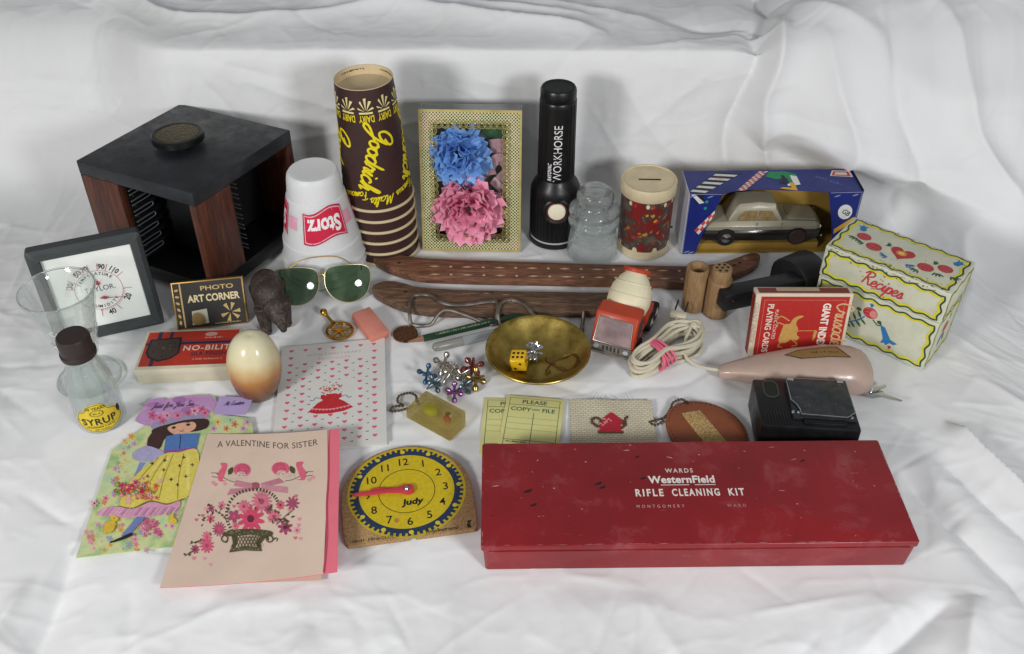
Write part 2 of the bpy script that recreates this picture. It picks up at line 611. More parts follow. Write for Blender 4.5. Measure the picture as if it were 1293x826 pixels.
# ---------------------------------------------------------------- the white sheet
def vnoise(x, y, seed):
    rs = np.random.RandomState(seed)
    tab = rs.rand(256, 256)
    xi = np.floor(x).astype(int); yi = np.floor(y).astype(int)
    fx = x - xi; fy = y - yi
    fx = fx * fx * fx * (fx * (fx * 6 - 15) + 10); fy = fy * fy * fy * (fy * (fy * 6 - 15) + 10)
    g = lambda a, b: tab[a % 256, b % 256]
    return ((g(xi, yi) * (1 - fx) + g(xi + 1, yi) * fx) * (1 - fy) + (g(xi, yi + 1) * (1 - fx) + g(xi + 1, yi + 1) * fx) * fy) * 2 - 1

def seg_dist(X, Y, a, b):
    ax, ay = a; bx, by = b
    dx, dy = bx - ax, by - ay
    L2 = dx * dx + dy * dy
    t = np.clip(((X - ax) * dx + (Y - ay) * dy) / L2, 0, 1)
    return np.hypot(X - ax - t * dx, Y - ay - t * dy), t, ((X - ax) * -dy + (Y - ay) * dx) / math.sqrt(L2)

def smooth01(t):
    t = np.clip(t, 0, 1)
    return t * t * (3 - 2 * t)

def build_sheet():
    xs = np.linspace(-88, 88, 760)
    mid = [(18, 0), (50, 0), (80, 0), (92, 0), (95.2, .25), (96.6, 1.8), (97.2, 5), (97.6, 10), (97.8, 15.6), (98.1, 17.6), (98.9, 18.35), (103, 18.6), (112, 18.9), (124, 19.4), (140, 21), (160, 24)]
    rgt = [(18, 0), (46, 0), (66, 0), (74, 0), (79, .8), (83, 2.6), (86.5, 5.5), (89.5, 9), (92.5, 13), (95.5, 17), (99, 20.5), (103.5, 22.8), (110, 23.6), (120, 23), (134, 21), (155, 20)]
    lft = [(18, 0), (50, 0), (80, 0), (92, 0), (98, .3), (101, 1.6), (103, 4.5), (104.6, 8), (106, 11.5), (108, 14.5), (110.5, 16.5), (114, 17.6), (120, 18.5), (130, 19.4), (144, 21), (162, 24)]
    n = 32
    cur = [np.array(crv(p, n)) for p in (lft, mid, rgt)]
    # even out along the middle curve
    d = np.r_[0, np.cumsum(np.hypot(*np.diff(cur[1], axis=0).T))]
    q = np.linspace(0, d[-1], 720)
    cur = [np.stack([np.interp(q, d, c[:, 0]), np.interp(q, d, c[:, 1])], 1) for c in cur]
    wl = smooth01((-36 - xs) / 14)[None, :]; s_of = (cur[1][0, 0] + q)[:, None]; x0 = 23 + 15 * (1 - smooth01((s_of - 97) / 10)); wr = smooth01((xs[None, :] - x0) / 18)
    Y = cur[1][:, 0:1] * (1 - wl - wr) + cur[0][:, 0:1] * wl + cur[2][:, 0:1] * wr
    Z = cur[1][:, 1:2] * (1 - wl - wr) + cur[0][:, 1:2] * wl + cur[2][:, 1:2] * wr
    X = np.repeat(xs[None, :], len(q), 0)
    Sx = np.repeat((cur[1][0, 0] + q)[:, None], len(xs), 1)     # distance along the sheet: floor y, then up the back
    D = np.zeros_like(X)
    floor = 1 - smooth01((Sx - 92) / 5)
    # zone where things stand: only shallow dips there
    lim = 46 - 9 * (1 - smooth01((Sx - 56) / 8)); inx = smooth01((lim - X) / 5) * smooth01((46 + X) / 6); iny = smooth01((Sx - 41) / 4) * (1 - smooth01((Sx - 92) / 4))
    zone = inx * iny
    amp = 1 - 0.86 * zone
    wx = X + 1.1 * vnoise(X * .11, Sx * .11, 3); wy = Sx + 1.1 * vnoise(X * .11 + 7, Sx * .11, 4)
    up = smooth01((Sx - 94) / 4)
    amp = amp * (1 - .35 * up)
    D += amp * 0.20 * vnoise(wx * .07, wy * .09, 5)
    D += amp * 0.07 * vnoise(wx * .2, wy * .16, 6)
    for f_, a_, e_, sd_ in ((.085, .26, 1.5, 8), (.13, .20, 1.8, 9), (.22, .16, 2.0, 19), (.4, .07, 2.0, 29), (.75, .03, 1.8, 39)):   # sharp crumple lines
        D += amp * a_ * (1 - np.abs(vnoise(wx * f_ + sd_, wy * f_ * .8 + 3 * sd_, sd_))) ** e_ - amp * a_ * .35
    D += 0.010 * vnoise(X * 1.9, Sx * 1.9, 10)
    rs = random.Random(4)
    dxs = xs[1] - xs[0]; dss = q[1] - q[0]; s0 = cur[1][0, 0]
    def crease(A, a, b, h, w, pw=.6):
        m_ = 4 + 5 * w
        i0 = max(0, int((min(a[1], b[1]) - m_ - s0) / dss)); i1 = int((max(a[1], b[1]) + m_ - s0) / dss)
        j0 = max(0, int((min(a[0], b[0]) - m_ - xs[0]) / dxs)); j1 = int((max(a[0], b[0]) + m_ - xs[0]) / dxs)
        if i1 <= i0 or j1 <= j0: return
        sl = (slice(i0, i1), slice(j0, j1))
        dd, t, sd = seg_dist(wx[sl], wy[sl], a, b)
        A[sl] += h * np.exp(-np.sqrt((dd / w) ** 2 + .04) + .2) * np.sin(math.pi * np.clip(t, 0, 1)) ** pw
    E_ = np.zeros_like(X)
    for i in range(260):                                           # random creases
        cx_, cy_ = rs.uniform(-70, 70), rs.uniform(26, 130); a = rs.gauss(.6, 1.0); L = rs.uniform(2, 10)
        crease(E_, (cx_ - L * math.cos(a), cy_ - L * math.sin(a)), (cx_ + L * math.cos(a), cy_ + L * math.sin(a)), rs.choice((-1, 1, 1)) * rs.uniform(.05, .24), rs.uniform(.2, .6))
    D += amp * E_
    folds = [  # the folds one can see: points (x, distance along the sheet), height, width
        ([(-37.5, 24), (-36.6, 40), (-36.2, 50)], 1.1, 1.3), ([(-34.2, 24), (-33.8, 38), (-34.4, 48)], -1.0, 1.5),
        ([(-44, 30), (-46, 55), (-50, 70)], .6, 2.2), ([(-20, 26), (-15, 40)], .35, 1.6),
        ([(37.5, 66), (39.0, 60), (42, 53), (44.5, 45), (48, 36)], 1.5, .8), ([(36.0, 60), (39.5, 51), (42, 44), (45, 33)], -.8, 1.3),
        ([(33.5, 56), (35.5, 49), (39, 41)], -1.0, 1.3), ([(33.0, 42.5), (27, 38.5), (18, 34.5)], -1.0, 1.2), ([(34.5, 43), (32, 36), (30.5, 28)], .9, 1.2),
        ([(30, 42), (22, 36.5), (12, 32)], .35, 1.0), ([(44, 60), (52, 54), (60, 50)], .5, 1.4), ([(44, 70), (50, 62), (56, 57)], .7, 1.6),
        ([(2, 66), (8, 65), (13, 66.5)], -.15, .8), ([(10, 66), (16, 66.5), (22, 72)], -.16, .7),
        ([(31, 64), (33, 57), (32, 50)], .16, .9),
        # back wall and ledge
        ([(-60, 106), (-36, 104), (-18, 105), (-2, 106)], .28, .7), ([(-30, 112), (-12, 104.5), (-2, 98)], .3, 1.0),
        ([(12, 112), (18, 103), (25, 98)], .35, 1.2), ([(-55, 122), (-30, 120), (-8, 124), (12, 119)], .9, 1.6),
        ([(-40, 130), (-22, 126), (-2, 119.5), (10, 117)], 1.5, 2.0), ([(-10, 133), (4, 124), (20, 120)], .9, 1.6),
        ([(-50, 117), (-42, 126), (-30, 136)], 1.1, 2.2), ([(0, 128), (12, 123), (26, 119)], -.8, 1.6),
        ([(24.5, 119), (26, 112), (24.5, 104), (27, 96)], -1.5, 1.6), ([(27.5, 124), (28, 114), (27.5, 107), (31, 98)], 1.5, 1.4),
        ([(30, 121), (40, 113), (56, 112)], .9, 1.8), ([(32, 116), (36, 105), (33, 95)], .8, 1.3), ([(38, 116), (44, 104), (43, 92)], -.9, 1.7),
        ([(44, 118), (52, 104), (55, 90)], 1.1, 1.6), ([(50, 100), (47, 90), (45, 80)], .8, 1.3), ([(40, 96), (38, 90), (36, 86)], -.6, 1.2),
        ([(36, 128), (46, 120), (62, 118)], 1.4, 2.0), ([(58, 112), (60, 100), (62, 86)], -1.0, 1.8), ([(30, 130), (28, 122), (26, 117)], -2.2, 2.0),
    ]
    for pts, h, w in folds:
        p = crv(pts, 6); best = np.full_like(X, 1e9); tt = np.zeros_like(X)
        for i in range(len(p) - 1):
            dd, t, sd = seg_dist(wx, wy, p[i], p[i + 1])
            m = dd < best; best = np.where(m, dd, best); tt = np.where(m, (i + t) / (len(p) - 1), tt)
        D += h * (.25 * np.exp(-(best / w) ** 2) + .75 * np.exp(-np.sqrt((best / (w * .6)) ** 2 + .02) + .14)) * np.clip(np.minimum(tt, 1 - tt) * 6, 0.0, 1) ** .7
    # where things stand the sheet never rises above its level
    D = D * (1 - zone) + np.minimum(D * .9 - .05, -.012 + 0.02 * np.tanh(D)) * zone
    low = zone * 0.10
    D -= low
    K = np.zeros_like(X)
    for i in range(620):                                           # fine shallow wrinkles everywhere
        cx_, cy_ = rs.uniform(-60, 60), rs.uniform(30, 125); a = rs.gauss(.5, .9); L = rs.uniform(1, 6); sg = rs.choice((-1, 1))
        hh_, ww_ = (rs.uniform(.05, .16), rs.uniform(.25, .55)) if i % 2 else (rs.uniform(.03, .08), rs.uniform(.10, .2))
        crease(K, (cx_ - L * math.cos(a), cy_ - L * math.sin(a)), (cx_ + L * math.cos(a), cy_ + L * math.sin(a)), sg * hh_, ww_)
    K += .09 * vnoise(wx * .33 + 3, wy * .27, 23) + .07 * (1 - np.abs(vnoise(wx * .15 + 5, wy * .12, 26))) ** 3 - .05 * zone + .05 * (1 - np.abs(vnoise(wx * .21 + 9, wy * .4, 24))) ** 6
    D += np.clip(K, -.26, .10) + .05 * zone
    # displace along the profile normal
    ty = np.gradient(Y, axis=0); tz = np.gradient(Z, axis=0); L = np.hypot(ty, tz) + 1e-9
    Y2 = Y - D * tz / L; Z2 = Z + D * ty / L
    V = np.stack([X, Y2, Z2], -1).reshape(-1, 3) * S
    ny, nx = X.shape
    idx = np.arange(ny * nx).reshape(ny, nx)
    F = np.stack([idx[:-1, :-1], idx[:-1, 1:], idx[1:, 1:], idx[1:, :-1]], -1).reshape(-1, 4)
    me = bpy.data.meshes.new('backdrop_sheet')
    me.vertices.add(len(V)); me.vertices.foreach_set('co', V.ravel().astype(np.float32))
    me.loops.add(F.size); me.loops.foreach_set('vertex_index', F.ravel().astype(np.int32))
    me.polygons.add(len(F)); me.polygons.foreach_set('loop_start', np.arange(0, F.size, 4, dtype=np.int32))
    me.update(calc_edges=True)
    me.shade_smooth()
    k = NT('white_cotton')
    k.base(k.ramp(k.noise(9, 4), [(0.3, (.735, .74, .75)), (0.7, (.775, .778, .785))]))
    k.set(Roughness=0.92)
    k.b.inputs['Specular IOR Level'].default_value = 0.2
    k.b.inputs['Sheen Weight'].default_value = 0.15
    w1 = k.noise(1.0, 2, 0.5, k.coord((900, 2600, 2600)))
    w2 = k.noise(1.0, 2, 0.5, k.coord((2600, 900, 900)))
    k.bump(k.mix(0.3, k.mix(0.5, w1, w2), k.noise(420, 5, .7)), 0.22, 0.0006)
    me.materials.append(k.m)
    o = bpy.data.objects.new('backdrop_sheet', me)
    col.objects.link(o)
    o['kind'] = 'structure'
build_sheet()

# ================================================================= back row
BLACK = mat('black_plastic', '#0b0c0e', .38, var=.25, vscale=90, rvar=.1)
BLACKM = mat('black_matt', '#101114', .6, var=.2, bump=.15, bscale=900)
STEEL = mat('bright_steel', '#c9ccd0', .22, 1.0, rvar=.06)
CHROME = mat('chrome', '#dfe2e6', .12, 1.0)

# ---- cassette carousel
def carousel():
    k = NT('dusty_black_lid')
    c = k.ramp(k.noise(35, 8, .7), [(.35, '#15171b'), (.6, '#23262b'), (.85, '#3d4147')])
    k.base(c); k.set(Roughness=.42)
    k.l(k.ramp(k.noise(60, 7, .7), [(.3, (.3,) * 3), (.7, (.62,) * 3)]), k.b.inputs['Roughness'])
    lidm = k.m
    vene = wood('walnut_veneer', '#31170e', '#693722', (160, 160, 14), .42, .45)
    a = R(62.6); L = 15.0; h = 12.2
    cx_ = -29.46 + (math.cos(a) - math.sin(a)) * L / 2; cy_ = 77.29 + (math.sin(a) + math.cos(a)) * L / 2
    t = thing('cassette_carousel', 'square black storage carousel with walnut veneer corner panels and a round badge on top', 'storage carousel', (cx_ - .6, cy_ + .1, .45), (-1.6, 2.2, 63))
    P().box((0, 0, .75), (L, L, 1.5), .12).done('base_plate', BLACK, t)
    P().box((0, 0, h - .75), (L, L, 1.5), .12).done('top_plate', lidm, t)
    P().box((0, 0, h / 2), (5.2, 5.2, h - 3.02)).done('core', BLACKM, t)
    p_ = P().box((0, 0, 0), (5.0, .8, h - 3.02), .05)
    panel = p_.done('wood_panel', vene, t)
    div = P().box((0, 0, 0), (.3, 9.0, h - 3.04)).done('divider', BLACKM, t)
    rib = P().box((0, 0, 0), (.9, 3.6, .14), .03).done('rib', BLACK, t)
    tick = P().box((0, 0, 0), (.22, .12, .12)).done('tick', STEEL, t)
    sp = P().tube(crv([(0, -1.5, .22), (0, .7, .22), (0, 1.0, .0), (0, .7, -.22), (0, -1.5, -.22)], 6), .06, 6).done('spring_clip', mat('pale_wire', '#85888c', .35, .6), t)
    first = {'wood_panel': panel, 'divider': div, 'rib': rib, 'tick': tick, 'spring_clip': sp}
    used = set()
    def put(n, loc, rz):
        o = first[n]
        if n in used:
            o = like(o, n, None, t)
        used.add(n)
        o.location = Vector(loc) * S; o.rotation_euler = (0, 0, R(rz))
    for f in range(4):
        M = RZ(90 * f)
        put('wood_panel', M @ Vector((-L / 2 + 2.54, -L / 2 + .42, h / 2)), 90 * f)
        put('divider', M @ Vector((-2.6, -2.2, h / 2)), 90 * f)
        for i in range(7):
            z = 2.2 + 1.18 * i
            put('rib', M @ Vector((-1.95, -4.9, z)), 90 * f)
            put('tick', M @ Vector((6.55, -L / 2 + .6, z + .2)), 90 * f)
            if i < 7:
                put('spring_clip', M @ Vector((-1.42, -5.7, z + .58)), 90 * f)
    bad = P().lathe([(0, .0), (1.2, 0), (1.25, .5), (2.5, .52), (2.62, .6), (2.62, 1.2), (2.5, 1.3), (2.25, 1.3), (2.2, 1.24), (0, 1.24)], 56, T(-.2, .6, h)).done('badge', BLACK, t)
    km = NT('embossed_bronze'); km.base(km.ramp(km.noise(900, 4), [(.3, '#2a2416'), (.7, '#7a6c46')])); km.set(Roughness=.4, Metallic=.8)
    v = km.n('ShaderNodeTexVoronoi'); v.inputs['Scale'].default_value = 420; km.l(km.coord(), v.inputs['Vector']); km.bump(v.outputs['Distance'], .8, .0006)
    P().lathe([(0, 1.3), (1.5, 1.3), (2.15, 1.27), (2.15, 1.22)], 48, T(-.2, .6, h)).done('medallion', km.m, bad)
carousel()

# ---- stack of brown paper cups, mouth down
def brown_cups():
    br = mat('brown_paper', '#38211f', .5, var=.12, vscale=120, bump=.06, bscale=700)
    cream = mat('cream_paper', '#cbb893', .6, var=.06)
    H_ = 13.3; r0, r1 = 3.62, 2.88
    nth = ('lowest', 'second lowest', 'third lowest', 'fourth lowest', 'fifth lowest')
    first = None
    for i in range(6):
        z = 1.36 * i; top = i == 5
        lx = -.55 * z / 20
        t = thing('paper_cup', 'uppermost brown paper cup of the inverted stack, with yellow script lettering' if top else nth[i] + ' brown paper cup of the inverted stack, only its cream rim band showing', 'paper cup',
                  (-13.95 + lx, 88.0, z), (0, -1.4, 0), 'brown paper cups in the tall inverted stack')
        P().lathe([(r0, .25), (r1, H_), (r1 - .06, H_), (r1 - .1, H_ - .9), (r0 - .07, .2)], 56).done('cup_wall', br, t)
        P().tube([((r0 + .03) * math.cos(2 * math.pi * q / 56), (r0 + .03) * math.sin(2 * math.pi * q / 56), .17) for q in range(56)], .16, 8, True).done('rim', cream, t)
        P().lathe([(0, H_ - .95), (r1 - .12, H_ - .95), (r1 - .11, H_ - .9), (r1 - .065, H_ + .02), (r1 - .0, H_ + .02), (r1 + .01, H_ - .03)], 48).done('cup_base', cream, t)
        if top:
            I = Ink(); Yc = '#e9d40c'; Pc = '#e2d794'
            for q in range(-5, 6):                                  # burst emblem + DAIRY, read upside down
                x = q * 2.02 + .35
                y = 10.9
                I.rect(x - .72, y - .05, x + .72, y + .14, Pc)
                for j, aa in enumerate((15, 50, 90, 130, 165)):
                    ca, sa = math.cos(R(aa)), math.sin(R(aa))
                    I.poly([(x + .1 * ca, y + .2 + .1 * sa), (x + .78 * ca - .15 * sa, y + .2 + 1.35 * sa + .1 * ca), (x + .9 * ca + .15 * sa, y + .2 + 1.4 * sa - .1 * ca)], Pc)
                I.text('DAIRY', x, y - .22, 1.0, Yc, rot=180, bold=.02, sx=.56)
            for q in (-2, -1, 0, 1, 2):
                I.script('Goodrich', q * 4.6 + 0.9, 9.6, .98, Yc, w=.24, rot=-108, shear=.25, sx=1.0)
            for q in (-2, -1, 0, 1, 2):
                I.script('Malts', q * 5.2 + 2.0, 1.9, .52, Yc, w=.11, rot=184)
                I.script('Famous', q * 5.2 + 4.75, 2.5, .44, Yc, w=.1, rot=192)
            I.done('lettering', t, .02, cone_map(r0, r1, 0, H_), cut=(.5, None))
            J = Ink()
            for q in range(4):
                J.scribble(q * 4.4 - 6, 0.2, 2.6, .2, '#6b4a2a', 180, q)
            J.done('rim_print', t, .0, lambda x, y, z: ((r1 - .1 - .02 - z) * math.sin(x / r1), (r1 - .12 - z) * math.cos(x / r1), H_ - .5 + y))
brown_cups()

# ---- frosted plastic cups with the red banner
def storz_cups():
    k = NT('frosted_plastic')
    k.base('#fbfcfc'); k.set(Roughness=.38)
    tl = k.n('ShaderNodeBsdfTranslucent'); tl.inputs[0].default_value = (.95, .96, .97, 1)
    mx = k.n('ShaderNodeMixShader'); mx.inputs[0].default_value = .5
    k.l(k.b.outputs[0], mx.inputs[1]); k.l(tl.outputs[0], mx.inputs[2]); k.l(mx.outputs[0], k.out.inputs['Surface'])
    fr = k.m
    H_ = 9.9; r0, r1 = 4.25, 2.62
    for i in range(3):
        top = i == 2
        t = thing('plastic_cup', 'uppermost frosted white plastic cup of the short stack, with a red banner logo' if top else
                  ('lowest' if i == 0 else 'middle') + ' frosted white plastic cup of the short inverted stack, only its rim showing', 'plastic cup', (-20.0, 84.6, .95 * i), (0, 0, 0), 'frosted plastic cups in the short stack')
        pr = [(r0 + .12, 0), (r0 + .16, .14), (r0 + .06, .3), (r0 - .05, .55)]
        pr += [(r0 - .12, .8), (r0 - .2, 2.3), (r0 - .3, 2.36), (r1 + .38, 7.3), (r1 + .26, 7.4), (r1 + .06, 9.2), (r1 - .02, 9.6), (r1 - .25, 9.9), (r1 - .4, 9.86), (0, 9.8)]
        inner = [(0, 9.7), (r1 - .4, 9.74), (r1 - .1, 9.5), (r1 + .2, 7.3), (r0 - .38, 2.3), (r0 - .22, .5), (r0, .05), (r0 + .12, 0)]
        P().lathe(pr + inner, 56).done('cup_wall', fr, t)
        if top:
            I = Ink()
            for q in (-1.05, .12, 1.3):
                x0 = q * 5.6 + .55
                wav = lambda x: .34 * math.sin((x) * 1.35 + .4)
                def banner(gx, gy, c):
                    n = 16
                    up = [(x0 + (-2.1 + 4.2 * i / n) * gx, 5.2 + 1.5 * gy + wav(-2.1 + 4.2 * i / n) + .1 * i / n) for i in range(n + 1)]
                    dn = [(x, y - 3.0 * gy) for x, y in reversed(up)]
                    I.poly(up + dn, c)
                banner(1.06, 1.12, '#c2143a'); banner(1.0, 1.0, '#e9b6c2'); banner(.96, .93, '#cf1540')
                I.text('Storz', x0, 6.05, 2.35, '#f4f1f1', rot=183, bold=.035, sx=.68, shear=.12)
            for q in (-.42, .72):
                I.rect(q * 5.6 - .5, 4.6, q * 5.6 + .6, 6.0, '#f0a8c0')
            I.done('banner_print', t, .03, lambda x, y, z: (lambda r, a: (r * math.sin(a), -r * math.cos(a), y))(r0 - .3 + (r1 + .38 - r0 + .3) * (y - 2.36) / 4.94 + z, x / 3.4), cut=(.4, None))
storz_cups()

# ---- boxed artificial carnations
def flower_box():
    W, Hh, Dp = 10.7, 15.5, 2.9
    t = thing('flower_gift_box', 'clear-front gift box with a gold lattice border holding fabric carnations', 'gift box', (-4.44, 87.17, 0), (-14.6, 0, -1.7))
    gold = mat('gold_edge', '#c9b878', .35, .5, var=.2)
    P().box((0, Dp - .05, Hh / 2), (W - .12, .1, Hh - .12)).done('back_card', mat('grey_green_card', '#59625a', .55, var=.25, vscale=25), t)
    side = film('clear_acetate', (.93, .95, .93), .10, .08)
    P().raw([(-W / 2, .02, 0), (W / 2, .02, 0), (W / 2, Dp - .1, 0), (-W / 2, Dp - .1, 0), (-W / 2, .02, Hh), (W / 2, .02, Hh), (W / 2, Dp - .1, Hh), (-W / 2, Dp - .1, Hh)],
            [(0, 3, 2, 1), (4, 5, 6, 7), (1, 2, 6, 5), (0, 4, 7, 3)]).done('clear_side', side, t, smooth=0)
    P().raw([(-W / 2, 0, 0), (W / 2, 0, 0), (W / 2, 0, Hh), (-W / 2, 0, Hh)], [(0, 1, 2, 3)]).done('clear_window', film('clear_window_film', (.97, .98, .97), .02, .04), t, smooth=0)
    # lattice border
    k = NT('gold_lattice')
    c = k.coord()
    def wave(ax, ay):
        dt = k.n('ShaderNodeVectorMath', operation='DOT_PRODUCT'); dt.inputs[1].default_value = (ax, 0, ay); k.l(c, dt.inputs[0])
        sn = k.n('ShaderNodeMath', operation='SINE'); k.l(dt.outputs['Value'], sn.inputs[0])
        ab = k.n('ShaderNodeMath', operation='ABSOLUTE'); k.l(sn.outputs[0], ab.inputs[0])
        return ab.outputs[0]
    mn = k.n('ShaderNodeMath', operation='MINIMUM'); k.l(wave(900, 900), mn.inputs[0]); k.l(wave(900, -900), mn.inputs[1])
    lt = k.n('ShaderNodeMath', operation='LESS_THAN'); lt.inputs[1].default_value = .36; k.l(mn.outputs[0], lt.inputs[0])
    k.base(k.mix(lt.outputs[0], k.ramp(k.noise(30, 3), [(.35, '#2c4a2c'), (.5, '#4a5a3c'), (.65, '#8a6a68')]), '#efe6b0'))
    k.set(Metallic=.15); k.set(Roughness=.38)
    o = [(-W / 2 + .25, .25), (W / 2 - .25, .25), (W / 2 - .25, Hh - .25), (-W / 2 + .25, Hh - .25)]
    i_ = [(-W / 2 + 1.45, 1.45), (W / 2 - 1.6, 1.45), (W / 2 - 1.6, Hh - 1.45), (-W / 2 + 1.45, Hh - 1.45)]
    M = RX(90)
    P().frame(o, i_, .02, .035, M).done('lattice_border', k.m, t, smooth=0)
    oo = [(-W / 2 - .02, -.02), (W / 2 + .02, -.02), (W / 2 + .02, Hh + .02), (-W / 2 - .02, Hh + .02)]
    P().frame(oo, o, -.02, .06, M).done('gold_frame', gold, t, smooth=0)
    I = Ink()
    n1, n2 = 12, 17
    def scal(x, y): I.ring(x, y, .20, .27, '#cdbf74', 14); I.ring(x, y, .37, .45, '#d6ca84', 16)
    for q in range(n1 + 1):
        x = -W / 2 + 1.45 + (W - 3.05) * q / n1
        scal(x, 1.5); scal(x, Hh - 1.5)
    for q in range(1, n2):
        y = 1.45 + (Hh - 2.9) * q / n2
        scal(-W / 2 + 1.45, y); scal(W / 2 - 1.6, y)
    I.script('Lady', -1.8, 2.7, .34, '#d8b45a', w=.07, rot=6)
    I.script('Creation', .4, 2.2, .34, '#d8b45a', w=.07, rot=4)
    I.line(crv([(-.2, 2.0), (.3, 3.0), (2.0, 3.1), (3.7, 3.2), (3.4, 2.6), (3.7, 2.2), (1.8, 1.9), (.0, 1.7)], 4), .06, '#d8b45a')
    I.done('gold_print', t, .045, M=M, m=INKG)
    # carnations inside
    def petals(seed, L, wd, base, tip):
        rs = random.Random(seed)
        out = []
        for v in range(3):
            rows, cols = 5, 10; V = []; F = []
            for r_ in range(rows + 1):
                u = r_ / rows
                for c_ in range(cols + 1):
                    s_ = c_ / cols * 2 - 1
                    w_ = wd * (.12 + .88 * u ** .8)
                    y = L * u * (1 - .16 * s_ * s_)
                    if r_ == rows: y += (.16 if c_ % 2 else -.14) * L * .5 + rs.uniform(-.05, .05) * L
                    z = .30 * L * u * u * (1 + rs.uniform(-.2, .2)) + .13 * L * u * math.sin(s_ * 5 + v * 2) + (rs.uniform(-.07, .07) * L if r_ else 0)
                    V.append((w_ * s_, y, z))
            for r_ in range(rows):
                for c_ in range(cols):
                    a_ = r_ * (cols + 1) + c_
                    F.append((a_, a_ + 1, a_ + cols + 2, a_ + cols + 1))
            out.append((V, F))
        return out
    def carnation(name, label, pos, rad, c0, c1, seed):
        # pos in the box's own frame; the flower faces the clear window
        Mb = T(-4.44, 87.17, 0) @ RZ(-1.7) @ RX(-14.6)
        w = Mb @ Vector(pos)
        f = thing(name, label, 'artificial flower', tuple(w), (90 - 14.6, 0, -1.7))
        k2 = NT(name + '_cloth')
        k2.base(k2.ramp(k2.noise(70, 3), [(.3, c0), (.7, c1)])); k2.set(Roughness=.8)
        k2.b.inputs['Subsurface Weight'].default_value = .15; k2.b.inputs['Subsurface Radius'].default_value = (.003, .003, .003)
        base = []
        for V, F in petals(seed, 1.0, .68, c0, c1):
            base.append(P().raw(V, F).done('petal', k2.m, f, smooth=80))
        rs = random.Random(seed); used = 0
        for ring, (cnt, ln, tilt, zz) in enumerate(((8, 1.0, 8, .0), (7, .92, 22, .10), (6, .8, 38, .22), (5, .66, 55, .34), (3, .55, 72, .42))):
            for q in range(cnt):
                b = base[rs.randrange(3)]
                if used < 3: o_ = base[used]
                else: o_ = like(b, 'petal', None, f)
                used += 1
                ang = 360 * q / cnt + ring * 17 + rs.uniform(-10, 10)
                s_ = rad * ln * rs.uniform(.9, 1.08)
                Mx = RZ(ang) @ T(0, .12 * rad, zz * rad * .5) @ RX(tilt + rs.uniform(-9, 9)) @ RZ(rs.uniform(-14, 14)) @ RY(rs.uniform(-22, 22))
                o_.matrix_local = Matrix.LocRotScale(Mx.to_translation() * S, Mx.to_quaternion(), Vector((s_, s_, s_)))
        return f
    carnation('carnation', 'blue ruffled fabric carnation inside the gold-bordered box', (-1.35, 1.55, 10.5), 3.0, '#4d8ae0', '#9ccbf8', 5)
    carnation('carnation', 'pink ruffled fabric carnation inside the gold-bordered box', (-.3, 1.6, 4.7), 3.55, '#ea6f9c', '#fcc0d4', 9)
    Mb = T(-4.44, 87.17, 0) @ RZ(-1.7) @ RX(-14.6)
    rib = mat('pink_ribbon', '#b78d96', .35, var=.12, vscale=300)
    lf = P()
    lf.raw([(1.0, 2.3, 12.6), (3.9, 2.2, 11.0), (3.9, 2.2, 13.9), (1.6, 2.4, 13.9)], [(0, 1, 2, 3)]).raw([(1.0, 2.34, 12.6), (3.9, 2.24, 11.0), (3.9, 2.24, 13.9), (1.6, 2.44, 13.9)], [(0, 3, 2, 1)])
    tag(lf.done('fabric_leaf', mat('green_cloth', '#2f5a38', .8, var=.2), None), 'dark green cloth leaf behind the carnations in the gold-bordered box', 'leaf').matrix_world = Matrix.LocRotScale(Mb.to_translation() * S, Mb.to_quaternion(), None)
    r = P()
    for path, w_ in (([(2.0, 1.5, 11.3), (3.0, 1.1, 11.5), (4.0, 1.4, 11.3)], 1.0), ([(2.1, 1.5, 8.2), (2.0, 1.1, 9.2), (3.0, .9, 10.2), (3.9, 1.2, 9.0), (3.0, 1.5, 7.6)], .75), ([(2.2, 1.6, 7.6), (3.2, 1.3, 6.8), (4.2, 1.6, 5.9)], .6)):
        q = crv(path, 8); V = []; F = []
        for j, p in enumerate(q):
            tx = Vector(q[min(j + 1, len(q) - 1)]) - Vector(q[max(j - 1, 0)]); nn = Vector((-tx.z, 0, tx.x)).normalized() * w_
            V += [Vector(p) + nn * .75, Vector(p) - nn * .75, Vector(p) - nn * .75 + Vector((0, .05, 0)), Vector(p) + nn * .75 + Vector((0, .05, 0))]
        for j in range(len(q) - 1):
            for e in range(4): F.append((j * 4 + e, j * 4 + (e + 1) % 4, j * 4 + 4 + (e + 1) % 4, j * 4 + 4 + e))
        r.raw(V, F)
    tag(r.done('ribbon_bow', rib, None), 'looped dusty pink ribbon beside the carnations in the gold-bordered box', 'ribbon').matrix_world = Matrix.LocRotScale(Mb.to_translation() * S, Mb.to_quaternion(), None)
flower_box()

